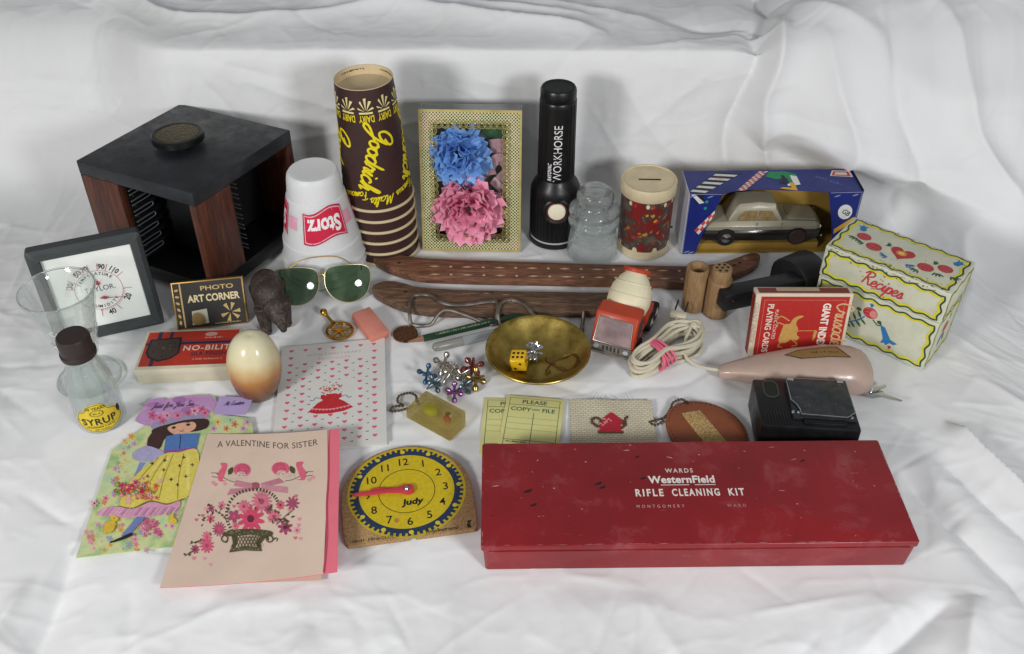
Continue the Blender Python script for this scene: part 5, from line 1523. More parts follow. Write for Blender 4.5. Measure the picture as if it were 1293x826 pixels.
# ---- toy cement mixer
def truck():
    t = thing('toy_cement_mixer', 'orange-red toy cement mixer truck with a cream drum and tinted windscreen', 'toy truck', (9.55, 69.7, 0), (0, 0, -23))
    t.scale = (1.08, 1.0, .88)
    red = mat('orange_enamel', '#b03a1d', .38, var=.1, wear=('#5c3226', .74, 140), coat=.2); tyre = MATS['toy_tyre']
    cream = mat('drum_cream', '#dbd3b4', .5, var=.08)
    P().box((0, 4.0, 1.35), (2.3, 7.4, .5), .06).done('chassis', BLACKM, t)
    # cab: side profile extruded across
    prof = [(-.35, .75), (-.35, 2.1), (.75, 4.85), (1.0, 5.1), (2.7, 5.1), (2.9, 4.9), (2.95, .9), (2.2, .9), (2.0, 1.6), (1.2, 1.8), (.5, 1.5), (.3, .75)]
    def cabx(w): return Matrix(((0, 0, 1, 0), (1, 0, 0, 0), (0, 1, 0, 0), (0, 0, 0, 1)))
    cab = P().prism(prof, -1.95, 1.95, .24, cabx(0)).done('cab', red, t, smooth=30)
    P().raw([(-1.65, -.36, 2.2), (1.65, -.36, 2.2), (1.45, .62, 4.65), (-1.45, .62, 4.65)], [(0, 1, 2, 3)], T(0, -.035, .02)).done('windscreen', mat('smoky_windscreen', '#8f7a7a', .1, coat=.6, var=.45, vscale=45), cab)
    wf = P(); q = [(-1.7, -.36, 2.15), (1.7, -.36, 2.15), (1.5, .64, 4.7), (-1.5, .64, 4.7)]
    wf.tube([(a, b - .06, c) for a, b, c in q], .07, 6, True).done('windscreen_frame', mat('silver_paint', '#a9a49c', .35, .7), cab)
    for s_ in (-1, 1):
        P().raw([(s_ * 1.97, .75, 2.4), (s_ * 1.97, 2.4, 2.4), (s_ * 1.97, 2.4, 4.3), (s_ * 1.97, 1.15, 4.3)], [(0, 1, 2, 3)]).done('side_window', mat('dark_window', '#2a1d1a', .25), cab)
    gr = P().box((0, -.42, 1.45), (3.8, .16, 1.15), .05).done('grille', mat('worn_chrome', '#8f8a82', .35, .8, var=.25, vscale=150), t)
    for x in (-1.35, 1.35): P().lathe([(0, .12), (.25, .1), (.33, 0), (.34, -.05)], 16, T(x, -.5, 1.6) @ RX(90)).done('headlight', CHROME, gr)
    for x in (-.7, -.35, 0, .35, .7): P().box((x, -.52, 1.55), (.16, .06, .6), .02).done('grille_bar', mat('grille_dark', '#3d3a36', .5, .5), gr)
    P().box((0, -.5, .85), (3.9, .25, .3), .06).done('bumper', MATS['worn_chrome'], t)
    wheel = P().lathe([(0, -.42), (.7, -.42), (.98, -.36), (1.04, -.2), (1.04, .2), (.98, .36), (.7, .42), (.55, .36), (0, .36)], 28, None, lambda a, z: 1 + (.02 if int(a * 16 / math.pi) % 2 else 0)).done('wheel', tyre, t)
    wheel.rotation_euler = (0, R(90), 0); hub = P().lathe([(0, .5), (.2, .48), (.3, .4), (.5, .38)], 16).done('hub_cap', mat('hub_white', '#b9b6ac', .4, .4), wheel)
    for i, (x, y) in enumerate(((-1.75, 1.3), (1.75, 1.3), (-1.75, 5.4), (1.75, 5.4), (-1.75, 7.2), (1.75, 7.2))):
        w = wheel
        if i:
            w = wheel.copy(); col.objects.link(w); w.parent = t
            h2 = hub.copy(); col.objects.link(h2); h2.parent = w
        w.location = Vector((x, y, 1.04)) * S; w.rotation_euler = (0, R(90 if x > 0 else -90), 0)
    P().box((0, 4.9, 1.75), (3.7, 3.9, .35), .06).done('rear_deck', red, t)
    for s_ in (-1, 1): P().box((s_ * 1.72, 5.2, 2.35), (.45, 2.6, 1.2), .08, T(0, 0, 0)).done('side_fender', red, t)
    Md = T(0, 3.6, 3.0) @ RX(-40)
    prd = [(0, -.4), (1.3, -.35), (1.75, .3), (1.95, 1.2), (1.95, 2.0), (1.75, 2.9), (1.3, 3.9), (1.0, 4.3), (.95, 4.6)]
    dr = P().lathe(prd, 64, Md, lambda a, z: 1 + (.035 * (0.5 + 0.5 * math.cos(24 * a)) if 2.1 < z < 3.2 else 0)).done('drum', cream, t)
    for zz, rr in ((2.05, 1.95), (3.3, 1.58)): P().tube([(rr * math.cos(2 * math.pi * i / 40), rr * math.sin(2 * math.pi * i / 40), zz) for i in range(40)], .09, 6, True, Md).done('drum_band', cream, dr)
    P().lathe([(.5, 4.5), (.9, 4.4), (1.2, 4.5), (1.28, 4.75), (1.2, 4.9), (.95, 4.85), (.85, 4.6), (.5, 4.55)], 40, Md).done('drum_collar', red, dr)
    P().box((1.2, 7.6, 2.9), (.25, .5, 2.2), .05).done('chute_post', red, t); P().box((-1.2, 7.6, 2.9), (.25, .5, 2.2), .05).done('chute_post', red, t)
truck()

# ---- two turned wooden tubes
def tubes():
    w_ = wood('pale_turned_wood', '#7d5f3c', '#a3815a', (240, 240, 24), .6, .25)
    t = thing('wooden_tube', 'short plain hollow wooden tube standing upright, open at the top', 'wooden tube', (18.4, 77.3, 0))
    P().lathe([(0, 0), (1.05, 0), (1.12, .08), (1.13, 5.0), (1.07, 5.1), (.92, 5.1), (.86, 5.0), (.6, 4.3), (.55, 1.0), (0, 1.0)], 32).done('tube_body', w_, t)
    t = thing('wooden_tube', 'stepped wooden cylinder with small holes drilled in its narrower top', 'wooden tube', (20.55, 76.35, 0))
    b = P().lathe([(0, 0), (1.1, 0), (1.18, .08), (1.18, 4.3), (1.12, 4.42), (.98, 4.45), (.96, 5.6), (.9, 5.68), (0, 5.7)], 32).done('tube_body', w_, t)
    dk = mat('hole_brown', '#2a1a0f', .9)
    for x, y in ((0, 0), (.55, .1), (-.55, .05), (.28, .5), (-.25, .5), (.3, -.48), (-.3, -.45)):
        P().lathe([(0, .012), (.15, .01), (.16, -.02)], 10, T(x, y, 5.7)).done('drilled_hole', dk, b)
tubes()

# ---- black wooden mallet
def mallet():
    bk = wood('black_wood', '#08090c', '#1b1c21', (30, 260, 260), .45, .3)
    t = thing('wooden_mallet', 'black wooden mallet with arched block head, its square handle reaching the wooden tubes', 'mallet', (29.2, 78.7, 0), (0, 0, 0))
    ang = math.degrees(math.atan2(79.0 - 74.9, 27.0 - 20.3))
    Mh = T(.2, -1.0, 2.45) @ RZ(ang) @ RX(-90)
    pr = [(-2.6, 0), (2.6, 0), (2.6, 2.6)] + [(2.6 * math.cos(R(q)), 2.6 + 2.1 * math.sin(R(q))) for q in range(20, 161, 20)] + [(-2.6, 2.6)]
    P().prism(pr, -1.6, 1.6, .14, T(.2, .6, 0) @ RZ(ang) @ Matrix(((0, 0, 1, 0), (1, 0, 0, 0), (0, 1, 0, 0), (0, 0, 0, 1)))).done('head', bk, t, smooth=30)
    a = Vector((-8.8, -4.0, 3.1)); b = Vector((.3, -.9, 2.9)); d = (b - a)
    M = Matrix.Translation((a + b) / 2) @ d.to_track_quat('X', 'Z').to_matrix().to_4x4()
    P().box((0, 0, 0), (d.length, 1.75, 2.0), .16, M).done('handle', bk, t)
    P().ell((0, 0, 0), (.12, .12, .12), M @ T(-d.length / 2 + .9, -.85, .2), 8, 6).done('rivet', mat('copper_rivet', '#6a4034', .4, .8), t)
mallet()

# ---- red playing card box standing on its side
def playing_cards():
    t = thing('playing_card_box', 'red and white playing card box standing on its long edge behind the electric scissors', 'card box', (27.1, 69.7, 0), (-9, 0, -.3))
    W, Hh, D = 9.0, 6.9, 1.35
    P().box((0, D / 2, Hh / 2), (W, D, Hh), .08).done('carton', mat('ivory_card', '#cdbfa8', .5, var=.06, wear=('#9a7c6a', .74, 120)), t)
    rd = '#b3231d'; I = Ink(); wh = '#e2d8c6'; gd = '#c79a52'
    I.rect(-W / 2 + .5, .15, W / 2 - .3, Hh - .3, rd)
    for (x0, y0, x1, y1) in ((-W / 2 + .85, .4, -W / 2 + .88, Hh - .65), (W / 2 - .68, .4, W / 2 - .65, Hh - .65), (-W / 2 + .85, Hh - .68, W / 2 - .65, Hh - .65)): I.rect(x0, y0, x1, y1, '#d0907a')
    I.text('PLAYING CARDS', -W / 2 + 1.25, Hh - 1.1, .80, wh, rot=-90, bold=.025, align='l', sx=.88); I.text('PLASTIC COATED', -W / 2 + 2.0, Hh - 1.7, .45, wh, rot=-90, align='l', sx=.9)
    I.text('GIANT INDEX', 1.9, Hh - 1.0, .98, '#efe6d6', rot=-90, bold=.04, align='l', sx=.78)
    I.script('Crusader', 3.15, Hh - .95, .78, '#d3a878', w=.15, rot=-90, shear=.1, sx=.95)
    # mounted lancer emblem
    ox, oy = -.85, 2.6
    I.poly([(ox + a, oy + b) for a, b in crv([(-.9, -.9), (-.2, -1.0), (.3, -.6), (.75, -.75), (1.0, -.4), (.7, -.1), (.75, .5), (.5, 1.0), (.55, 1.5), (1.1, 1.9), (.6, 1.95), (.1, 1.6), (-.1, 1.1), (-.6, 1.0), (-.8, .3)], 3, True)], gd)
    for a in ([(-.6, -.8), (-.9, -1.4), (-.5, -1.5)], [(.3, -.6), (.9, -1.2), (.4, -1.4)], [(-.5, .9), (-1.2, 1.2), (-1.3, .7)], [(-.2, 1.4), (-1.0, 1.9), (-1.4, 1.6)]): I.line(crv([(ox + p, oy + q) for p, q in a], 4), .12, gd)
    I.line([(ox + .5, oy + .3), (ox + 2.5, oy + .35)], .07, gd); I.poly([(ox + 2.3, oy + .35), (ox + 2.6, oy + .3), (ox + 2.5, oy - .4), (ox + 2.3, oy - .8), (ox + 2.25, oy - .2)], gd)
    I.done('front_print', t, .012, M=RX(90))
    J = Ink(); J.rect(.15, .15, D - .15, Hh - .3, '#8c1a18'); J.text('GIANT INDEX', 1.3, Hh - .9, .7, '#d8b89a', rot=-90, align='l', bold=.02); J.done('side_print', t, .012, M=T(-W / 2, D, 0) @ RZ(-90) @ RX(90))
    K = Ink(); K.rect(-W / 2 + .3, .15, W / 2 - .3, D - .2, '#7c2a22'); K.rect(-2.5, .5, 1.5, 1.1, '#b9a184'); K.done('top_print', t, Hh + .012)
playing_cards()

# ---- electric scissors with its cord
def scissors():
    L = 13.6
    a0 = Vector((19.25, 66.7)); a1 = Vector((32.3, 65.4)); ang = math.degrees(math.atan2(a1.y - a0.y, a1.x - a0.x))
    t = thing('electric_scissors', 'pinkish-beige electric scissors with tapered body, metal blades and a coiled cream cord', 'electric scissors', (19.25, 66.7, 0), (0, 0, ang))
    bod = mat('beige_bakelite', '#ad9588', .33, coat=.2, var=.05)
    st = [(0, .55, .5, .9), (.15, .68, .62, .95), (1.2, .95, .85, 1.15), (3.5, 1.55, 1.3, 1.5), (6.5, 2.1, 1.75, 1.85), (9.5, 2.42, 2.05, 2.1), (11.5, 2.4, 2.05, 2.15), (12.6, 2.15, 1.85, 2.05), (13.3, 1.75, 1.45, 1.85), (13.6, 1.35, 1.05, 1.7)]
    rings = []
    xs = np.linspace(0, L, 30)
    for x in xs:
        hw, hh, zc = [float(np.interp(x, [s_[0] for s_ in st], [s_[k] for s_ in st])) for k in (1, 2, 3)]
        hh *= .87; zc *= .93
        r = []
        for i in range(32):
            a = 2 * math.pi * i / 32
            c_, s_ = math.cos(a), math.sin(a)
            e = .72
            yy = hw * math.copysign(abs(c_) ** e, c_); zz = hh * math.copysign(abs(s_) ** (e if s_ < 0 else .95), s_)
            r.append((float(x), yy + .35 * max(0, zz) / 2 * (x / L), zz + zc))
        rings.append(r)
    body = P().loft(rings).done('body', bod, t, smooth=35)
    def on_body(x, y, z):
        hw, hh, zc = [float(np.interp(x, [s_[0] for s_ in st], [s_[k] for s_ in st])) for k in (1, 2, 3)]
        hh *= .87; zc *= .93; zr = hh
        for _ in range(6):
            c_ = min(.98, (abs(y - .175 * zr * x / L) / hw)) ** (1 / .72); zr = hh * (1 - c_ * c_) ** .475
        return (x, y, zc + zr + z)
    gp = Ink(); pl = [(5.6, .35), (7.0, -.35), (11.4, -.25), (10.3, 1.25), (7.0, .95)]
    gp.poly(pl, '#4a2f1c'); gp.poly([(8.7 + (x - 8.7) * .93, .35 + (y - .35) * .86) for x, y in pl], '#8a6c3c'); gp.scribble(9.2, .3, 2.4, .3, '#5a4020', 0, 3)
    gp.done('gold_plate', body, .03, on_body, cut=(.35, .3))
    P().lathe([(.5, -.05), (.55, .08), (.42, .1), (.36, .0), (0, -.02)], 24, T(13.1, -1.25, 1.95) @ RZ(-35) @ RY(85)).done('screw_socket', mat('dark_socket', '#2b211c', .4, .3), body)
    bl = P().prism([(-.6, -.55), (.7, -.7), (1.6, -.3), (3.2, -.55), (3.4, -.42), (1.9, .15), (1.7, .5), (1.2, .5), (.8, .2), (-.6, .5)], 0, .14, .02, T(13.0, -1.3, .55) @ RZ(-6)).done('blade', STEEL, t)
    P().prism([(-.5, -.4), (.8, -.5), (2.1, -.05), (2.2, .3), (1.2, .15), (.2, .35), (-.5, .3)], .16, .3, .02, T(13.1, -1.0, .55) @ RZ(14)).done('blade', STEEL, t)
    P().lathe([(0, .35), (.25, .32), (.3, .2), (.3, 0)], 16, T(13.6, -1.15, .8)).done('pivot_screw', CHROME, bl)
    # cord: one continuous path, in world coordinates brought into the tool's frame
    W2L = (Matrix.Translation((19.25, 66.7, 0)) @ RZ(ang)).inverted()
    ca = Vector((11.1, 66.6)); cb = Vector((18.4, 72.8)); ax = (cb - ca).normalized(); nx = Vector((-ax.y, ax.x)); mid = (ca + cb) / 2; A = (cb - ca).length / 2
    rs = random.Random(21); pts = []; NL = 12
    loops = [(A * rs.uniform(.82, 1.0), rs.uniform(1.2, 2.7), rs.uniform(-.45, .45), rs.uniform(-.35, .35)) for _ in range(NL + 1)]
    for q in range(NL * 28):
        u = q / 28; i = int(u); f = u - i
        p_ = [l0 * (1 - f) + l1 * f for l0, l1 in zip(loops[i], loops[i + 1])]
        th = 2 * math.pi * u + .6
        al = p_[0] * math.cos(th) + p_[2]
        ww = al / A
        lat = p_[1] * math.sin(th) * (.42 + .58 * min(1, abs(ww + .25) ** 1.1 * 1.3)) + p_[3] * (.3 + .7 * abs(ww))
        zz = .22 + .13 * i + .45 * math.exp(-((ww + .25) / .35) ** 2) + .18 * math.sin(th * 1 + i)
        zz = max(.22, zz * (1.0 if i else .8))
        w2 = mid + ax * al + nx * lat
        pts.append((w2.x, w2.y, zz))
    last = pts[-1]
    pts += [(16.3, 69.4, .9), (17.2, 68.0, .6), (18.2, 67.2, .8), (19.3, 66.75, .95)]
    cpath = [tuple(W2L @ Vector(p_)) for p_ in crv(pts, 2)]
    cord = P().tube(cpath, .17, 7).done('power_cord', mat('cream_cord', '#c9c2ac', .5, var=.06), t)
    w2 = Vector((16.4, 74.3, 1.2)); Mp = W2L @ Matrix.Translation(w2) @ RZ(68)
    start = [tuple(W2L @ Vector(p_)) for p_ in crv([pts[0], (pts[0][0] + .4, pts[0][1] + .4, .9), (16.2, 73.6, 1.15), (16.5, 74.5, 1.2)], 4)]
    P().tube(start, .2, 7).done('cord_end', MATS['cream_cord'], t)
    plug = P().box((.2, 0, 0), (.8, 1.7, .75), .14, Mp).done('plug', MATS['cream_cord'], t)
    for y in (-.5, .5): P().box((1.25, y, 0), (1.5, .12, .4), .03, Mp @ RY(-14)).done('plug_prong', mat('dark_prong', '#3a3632', .4, .8), plug)
    # rubber band
    wc = mid + ax * (-.25 * A) + Vector((0, 0))
    band = []
    NB = 5
    for q in range(NB * 24):
        u = q / 24; th = 2 * math.pi * u
        sh = -.75 + 1.5 * u / NB + .25 * math.sin(th + u)
        lat = 1.62 * math.cos(th); zz = 1.15 + 1.05 * math.sin(th)
        p2 = wc + ax * (sh + .25 * math.cos(th)) + nx * lat
        band.append((p2.x, p2.y, max(.14, zz)))
    tag(P().tube(crv(band, 2), .15, 6, False, None, .8).done('rubber_band', mat('pink_rubber_band', '#d9627f', .55, var=.08), None), 'pink rubber band wound several times round the coiled cream cord', 'rubber band')
scissors()

# ---- black viewer gadget
def gadget():
    t = thing('black_viewer', 'black plastic pocket viewer with a smoky hinged cover, behind the red tin', 'viewer', (25.35, 59.9, 0), (-4, 0, -4.5))
    W, D, Hh = 8.3, 6.2, 3.1
    P().box((0, 0, Hh / 2), (W, D, Hh), .18).done('case', BLACK, t)
    P().box((1.25, .35, Hh + .14), (5.3, 5.0, .3), .05).done('cover_bed', mat('dark_grey_plastic', '#24262a', .3, var=.2, vscale=120), t)
    cov = [(-1.35, 2.85), (3.85, 2.85), (3.85, -1.4), (3.1, -2.1), (-.75, -1.95), (-.75, -1.4), (-.95, -.7), (-1.35, -.1)]
    sm = mat('smoky_cover', '#3a3d3f', .18, alpha=.72, var=.3, vscale=130)
    c = P().prism(cov, Hh + .34, Hh + .5, .03).done('smoky_cover', sm, t)
    ed = Ink(); ed.line(cov, .08, '#8d9294', True)
    rs = random.Random(4)
    for q in range(7):
        x, y, a = rs.uniform(-.9, 3.4), rs.uniform(-1.2, 2.3), rs.uniform(0, 180); L = rs.uniform(.1, .35)
        ed.line([(x - L * math.cos(R(a)), y - L * math.sin(R(a))), (x + L * math.cos(R(a)), y + L * math.sin(R(a)))], .03, '#6f7274')
    ed.done('scratches', c, Hh + .51)
    for x in (-1.0, 3.3): P().box((x, 2.72, Hh + .56), (.55, .4, .14), .03).done('hinge_tab', mat('grey_tab', '#9a9894', .3, .3), c)
    for x, y in ((-1.35, -1.55), (-.85, -1.55), (3.5, -1.9)): P().lathe([(0, .1), (.13, .08), (.16, 0)], 12, T(x, y, Hh + .3)).done('screw', STEEL, t)
    P().frame(rrect(1.35, 2.3, .6, 5, -2.75, 1.75), rrect(1.1, 2.05, .5, 5, -2.75, 1.75), Hh - .02, Hh + .07).done('window_frame', mat('dark_grey_edge', '#3a3c3a', .4), t)
    P().prism(rrect(1.1, 2.05, .5, 5, -2.75, 1.75), Hh - .02, Hh + .012).done('view_window', mat('dim_window', '#191c10', .08), t)
    rib = P().box((0, 0, 0), (.1, 1.6, .1), .02).done('grip_rib', BLACK, t)
    for q in range(9):
        o = rib if q == 0 else like(rib, 'grip_rib', None, t)
        o.location = Vector((-3.7 + .26 * q, -2.1, Hh + .03)) * S
    P().box((1.2, -2.35, Hh + .05), (3.6, .8, .35), .1).done('latch_bar', BLACK, t)
gadget()

# ---- yellow copy cards
def slips():
    yl = mat('pale_yellow_card', '#d6d28e', .65, var=.04); gn = '#2f5a44'
    def slip(label, loc, rz, n, D):
        t = thing('yellow_form_slip', label, 'paper slip', loc, (0, 0, rz), 'yellow printed slips')
        W = 5.25
        P().box((0, 0, .06 * n / 2), (W, D, .06 * n), .01).done('paper', yl, t)
        I = Ink(); x0, x1, y1 = -W / 2 + .35, W / 2 - .35, D / 2 - .3
        for path in ([(x0, -D / 2 + .1), (x0, y1), (x1, y1), (x1, -D / 2 + .1)], [(x0, y1 - .85), (x1, y1 - .85)], [(x0, -D / 2 + 1.3), (x1, -D / 2 + 1.3)], [(.05, y1 - 1.75), (.05, -D / 2 + .7)]): I.line(path, .055, gn)
        for q in range(1, 4): I.line([(x0, y1 - 1.75 - q * .72), (x1, y1 - 1.75 - q * .72)], .03, '#7d9468')
        I.text('PLEASE', 0, y1 - .66, .66, gn, bold=.015, sx=1.1); I.text('COPY', -1.15, y1 - 1.6, .66, gn, bold=.015, sx=1.05); I.text('FILE', 1.35, y1 - 1.6, .66, gn, bold=.015, sx=1.05)
        I.line([(-.2, y1 - 1.3), (.55, y1 - 1.3)], .05, gn); I.line([(-.2, y1 - 1.42), (.55, y1 - 1.42)], .05, gn)
        I.scribble(-1.2, -D / 2 + 1.0, 1.7, .18, gn, 0, 13); I.scribble(1.3, -D / 2 + 1.0, .7, .18, gn, 0, 14)
        I.done('form_print', t, .06 * n + .004)
    slip('yellow form slip mostly covered by another slip like it, behind the red tin', (-.05, 60.35, .06), -2.5, 1, 7.0)
    slip('yellow form slip lying uncovered on top, headed with green printed lines', (1.75, 60.5, .13), -7, 2, 6.8)
slips()

# ---- cross-stitch patch
def stitch():
    t = thing('cross_stitch_patch', 'cream woven fabric square with a red cross-stitched teapot', 'fabric patch', (8.9, 60.1, .06), (0, 0, -1))
    k = NT('aida_cloth')
    v = k.n('ShaderNodeTexBrick'); v.inputs['Scale'].default_value = 1.0
    v.inputs['Brick Width'].default_value = .0046; v.inputs['Row Height'].default_value = .0024; v.inputs['Mortar Size'].default_value = .0005; v.inputs['Mortar Smooth'].default_value = .6
    v.inputs['Color1'].default_value = (*lin('#c9c0a6'), 1); v.inputs['Color2'].default_value = (*lin('#d5cdb6'), 1); v.inputs['Mortar'].default_value = (*lin('#a89f86'), 1)
    k.l(k.coord(), v.inputs['Vector']); k.base(v.outputs['Color']); k.set(Roughness=.95)
    k.bump(v.outputs['Fac'], -.8, .0006)
    W, D = 7.4, 6.9; V = []; F = []; n = 24; rs = random.Random(5)
    for lv in (0, 1):
        for j in range(n + 1):
            for i in range(n + 1):
                x = (i / n - .5) * W; y = (j / n - .5) * D
                if i in (0, n): x += rs.uniform(-.04, .04)
                if j in (0, n): y += rs.uniform(-.04, .04)
                V.append((x, y, .03 + lv * .13 + .05 * math.sin(x * 1.3 + y) * lv))
    m_ = (n + 1) ** 2
    for j in range(n):
        for i in range(n):
            a = j * (n + 1) + i
            F.append((a, a + n + 1, a + n + 2, a + 1)); F.append((m_ + a, m_ + a + 1, m_ + a + n + 2, m_ + a + n + 1))
    ed = [j for j in range(n + 1)] + [j * (n + 1) + n for j in range(1, n + 1)] + [n * (n + 1) + j for j in range(n - 1, -1, -1)] + [j * (n + 1) for j in range(n - 1, 0, -1)]
    for a, b in zip(ed, ed[1:] + ed[:1]): F.append((a, b, m_ + b, m_ + a))
    P().raw(V, F).done('cloth', k.m, t)
    art = ["..........RR..........", ".........RRRR.........", "........RRRRRR....B...", "..BBB..RRRRRRRR..BB...", ".BB.BB.PRPRRRRRR.B....", ".B...BRRPRPRRRRRBB....", ".B...BRPPRRRRRRRBB....", ".BB..PRPRRRRRRRBBB....", "..BB.RPRRRRRRRR.BB....", "...BBRRRRRRRRRRBB.....", ".....RRRRRRRRRRB......", ".....RRRRRRRRRR.......", "....RRRRRRRRRRRR......", "....BBBBBBBBBBBB......"]
    I = Ink(); cs = .185
    for r_, row in enumerate(art):
        for c_, ch in enumerate(row):
            if ch == '.': continue
            x = (c_ - 11) * cs + .05; y = (7 - r_) * cs * 1.0 + .35
            cc = {'R': '#b51f33', 'B': '#5a3a26', 'P': '#d98a90'}[ch]
            h = cs * .5
            I.poly([(x - h, y - h), (x + h, y - h), (x + h, y + h), (x - h, y + h)], cc)
    I.done('stitched_teapot', t, .25)
    for q in range(5):
        x = -1.2 + .75 * q
        P().tube(crv([(x, D / 2 - .1, .12), (x + rs.uniform(-.5, .3), D / 2 + .4, .05), (x + rs.uniform(-1, .6), D / 2 + rs.uniform(.6, 1.5), .04)], 4), .018, 4).done('loose_thread', mat('thread_grey', '#6f7d85', .9), t)
stitch()

# ---- ball chains
def ball_chain(name, parent, pts, r, m_, step=1.9):
    q = crv(pts, 12); acc = 0; out = [q[0]]
    for a, b in zip(q, q[1:]):
        acc += (Vector(b) - Vector(a)).length
        if acc >= r * step: out.append(b); acc = 0
    root = P().tube(q, r * .35, 5).done(name, m_, parent)
    b0 = P().ell((0, 0, 0), r, None, 8, 6).done('chain_bead', m_, root)
    for i, p_ in enumerate(out):
        o = b0 if i == 0 else like(b0, 'chain_bead', None, root)
        o.location = Vector(p_) * S
    return root
CHAINM = mat('dark_bead_metal', '#5a4c3c', .35, .9, var=.2)

# ---- leather coin purse
def purse():
    t = thing('leather_key_fob', 'oval brown leather fob with a tan speckled patch and a short bead chain', 'key fob', (17.0, 59.75, .05), (0, 0, 0))
    lt = mat('brown_leather', '#84482c', .5, var=.12, vscale=60, bump=.2, bscale=1200)
    out = crv([(13.6, 60.3), (14.2, 62.2), (15.7, 63.15), (18.0, 62.9), (19.8, 61.5), (20.6, 59.4), (20.2, 57.4), (18.5, 56.5), (15.8, 56.6), (14.1, 58.0)], 5, True)
    o_ = [(x - 17.0, y - 59.75) for x, y in out]
    P().prism(o_, .0, .42, .12).done('leather_body', lt, t)
    st = P(); n = len(o_)
    sb = P().box((0, 0, 0), (.2, .05, .04), .01).done('stitch', mat('stitch_dark', '#4a2415', .7), t)
    fine = crv([(x * .92, y * .92) for x, y in o_], 2, True); k_ = 0; acc = 0; first = True
    for a, b in zip(fine, fine[1:]):
        d_ = math.hypot(b[0] - a[0], b[1] - a[1]); acc += d_
        if acc > .33:
            acc = 0; o = sb if first else like(sb, 'stitch', None, t); first = False
            o.location = Vector((b[0], b[1], .43)) * S; o.rotation_euler = (0, 0, math.atan2(b[1] - a[1], b[0] - a[0]))
    k = NT('speckled_tan'); k.base(k.ramp(k.noise(900, 4), [(.4, '#8a6a3c'), (.6, '#c9ac74')])); k.set(Roughness=.9); k.bump(k.noise(900, 3), .4, .0005)
    P().prism([(x - 17.0, y - 59.75) for x, y in [(15.1, 61.55), (16.85, 61.95), (18.9, 57.4), (17.0, 57.0)]], .42, .47, .015).done('tan_patch', k.m, t)
    ball_chain('bead_chain', t, [(-1.2, 3.35, .4), (-1.7, 3.75, .3), (-2.4, 3.4, .2), (-2.7, 2.7, .15), (-3.4, 1.6, .15), (-4.3, 1.2, .15), (-4.75, .95, .15), (-4.3, .6, .15), (-3.6, 1.0, .3)], .13, CHAINM)
    P().lathe([(0, .1), (.2, .08), (.24, 0)], 14, T(-1.25, 3.15, .42)).done('eyelet', CHAINM, t)
purse()

# ---- clear resin keychain
def keychain():
    t = thing('resin_keychain', 'clear yellowed resin block keychain with tiny embedded figures and a bead chain', 'keychain', (-6.6, 61.1, 0), (0, 0, -36))
    k = NT('yellowed_resin')
    gl = k.n('ShaderNodeBsdfGlass'); gl.inputs['IOR'].default_value = 1.35; gl.inputs['Color'].default_value = (.93, .88, .68, 1); gl.inputs['Roughness'].default_value = .12
    tr = k.n('ShaderNodeBsdfTransparent'); tr.inputs[0].default_value = (.88, .82, .58, 1)
    df = k.n('ShaderNodeBsdfTranslucent'); df.inputs[0].default_value = (.72, .66, .44, 1)
    m0 = k.n('ShaderNodeMixShader'); m0.inputs[0].default_value = .4; k.l(tr.outputs[0], m0.inputs[1]); k.l(gl.outputs[0], m0.inputs[2])
    m1 = k.n('ShaderNodeMixShader'); m1.inputs[0].default_value = .22; k.l(m0.outputs[0], m1.inputs[1]); k.l(df.outputs[0], m1.inputs[2]); k.l(m1.outputs[0], k.out.inputs['Surface'])
    L, W, Hh = 4.9, 2.75, 1.35
    blk = [(-L / 2, -W / 2), (L / 2, -W / 2), (L / 2, W / 2 - .5), (L / 2 - .4, W / 2), (-L / 2, W / 2)]
    P().prism(blk, .02, Hh, .08).done('resin_block', k.m, t)
    P().ell((-.95, .2, .55), (.75, .6, .3)).done('embedded_yellow_blob', mat('lime_blob', '#a8b020', .6), t)
    f = P().ell((1.0, .1, .62), (.38, .3, .34)).done('embedded_figure', mat('figure_red', '#a8452f', .5), t)
    P().ell((.8, .5, .75), (.3, .24, .26)).done('figure_head', mat('figure_grey', '#4a4038', .5), f)
    P().ell((1.1, .45, .8), (.16, .14, .14)).done('figure_spot', mat('figure_white', '#cfc8b0', .5), f)
    ball_chain('bead_chain', t, [(-2.4, .2, .6), (-2.9, .5, .5), (-3.5, 1.1, .25), (-4.3, 1.1, .16), (-4.8, .3, .16), (-4.4, -.4, .16), (-3.6, -.5, .2), (-4.3, -1.1, .16), (-4.1, -1.7, .16), (-3.3, -1.1, .3), (-2.7, -.2, .5)], .13, CHAINM)
keychain()

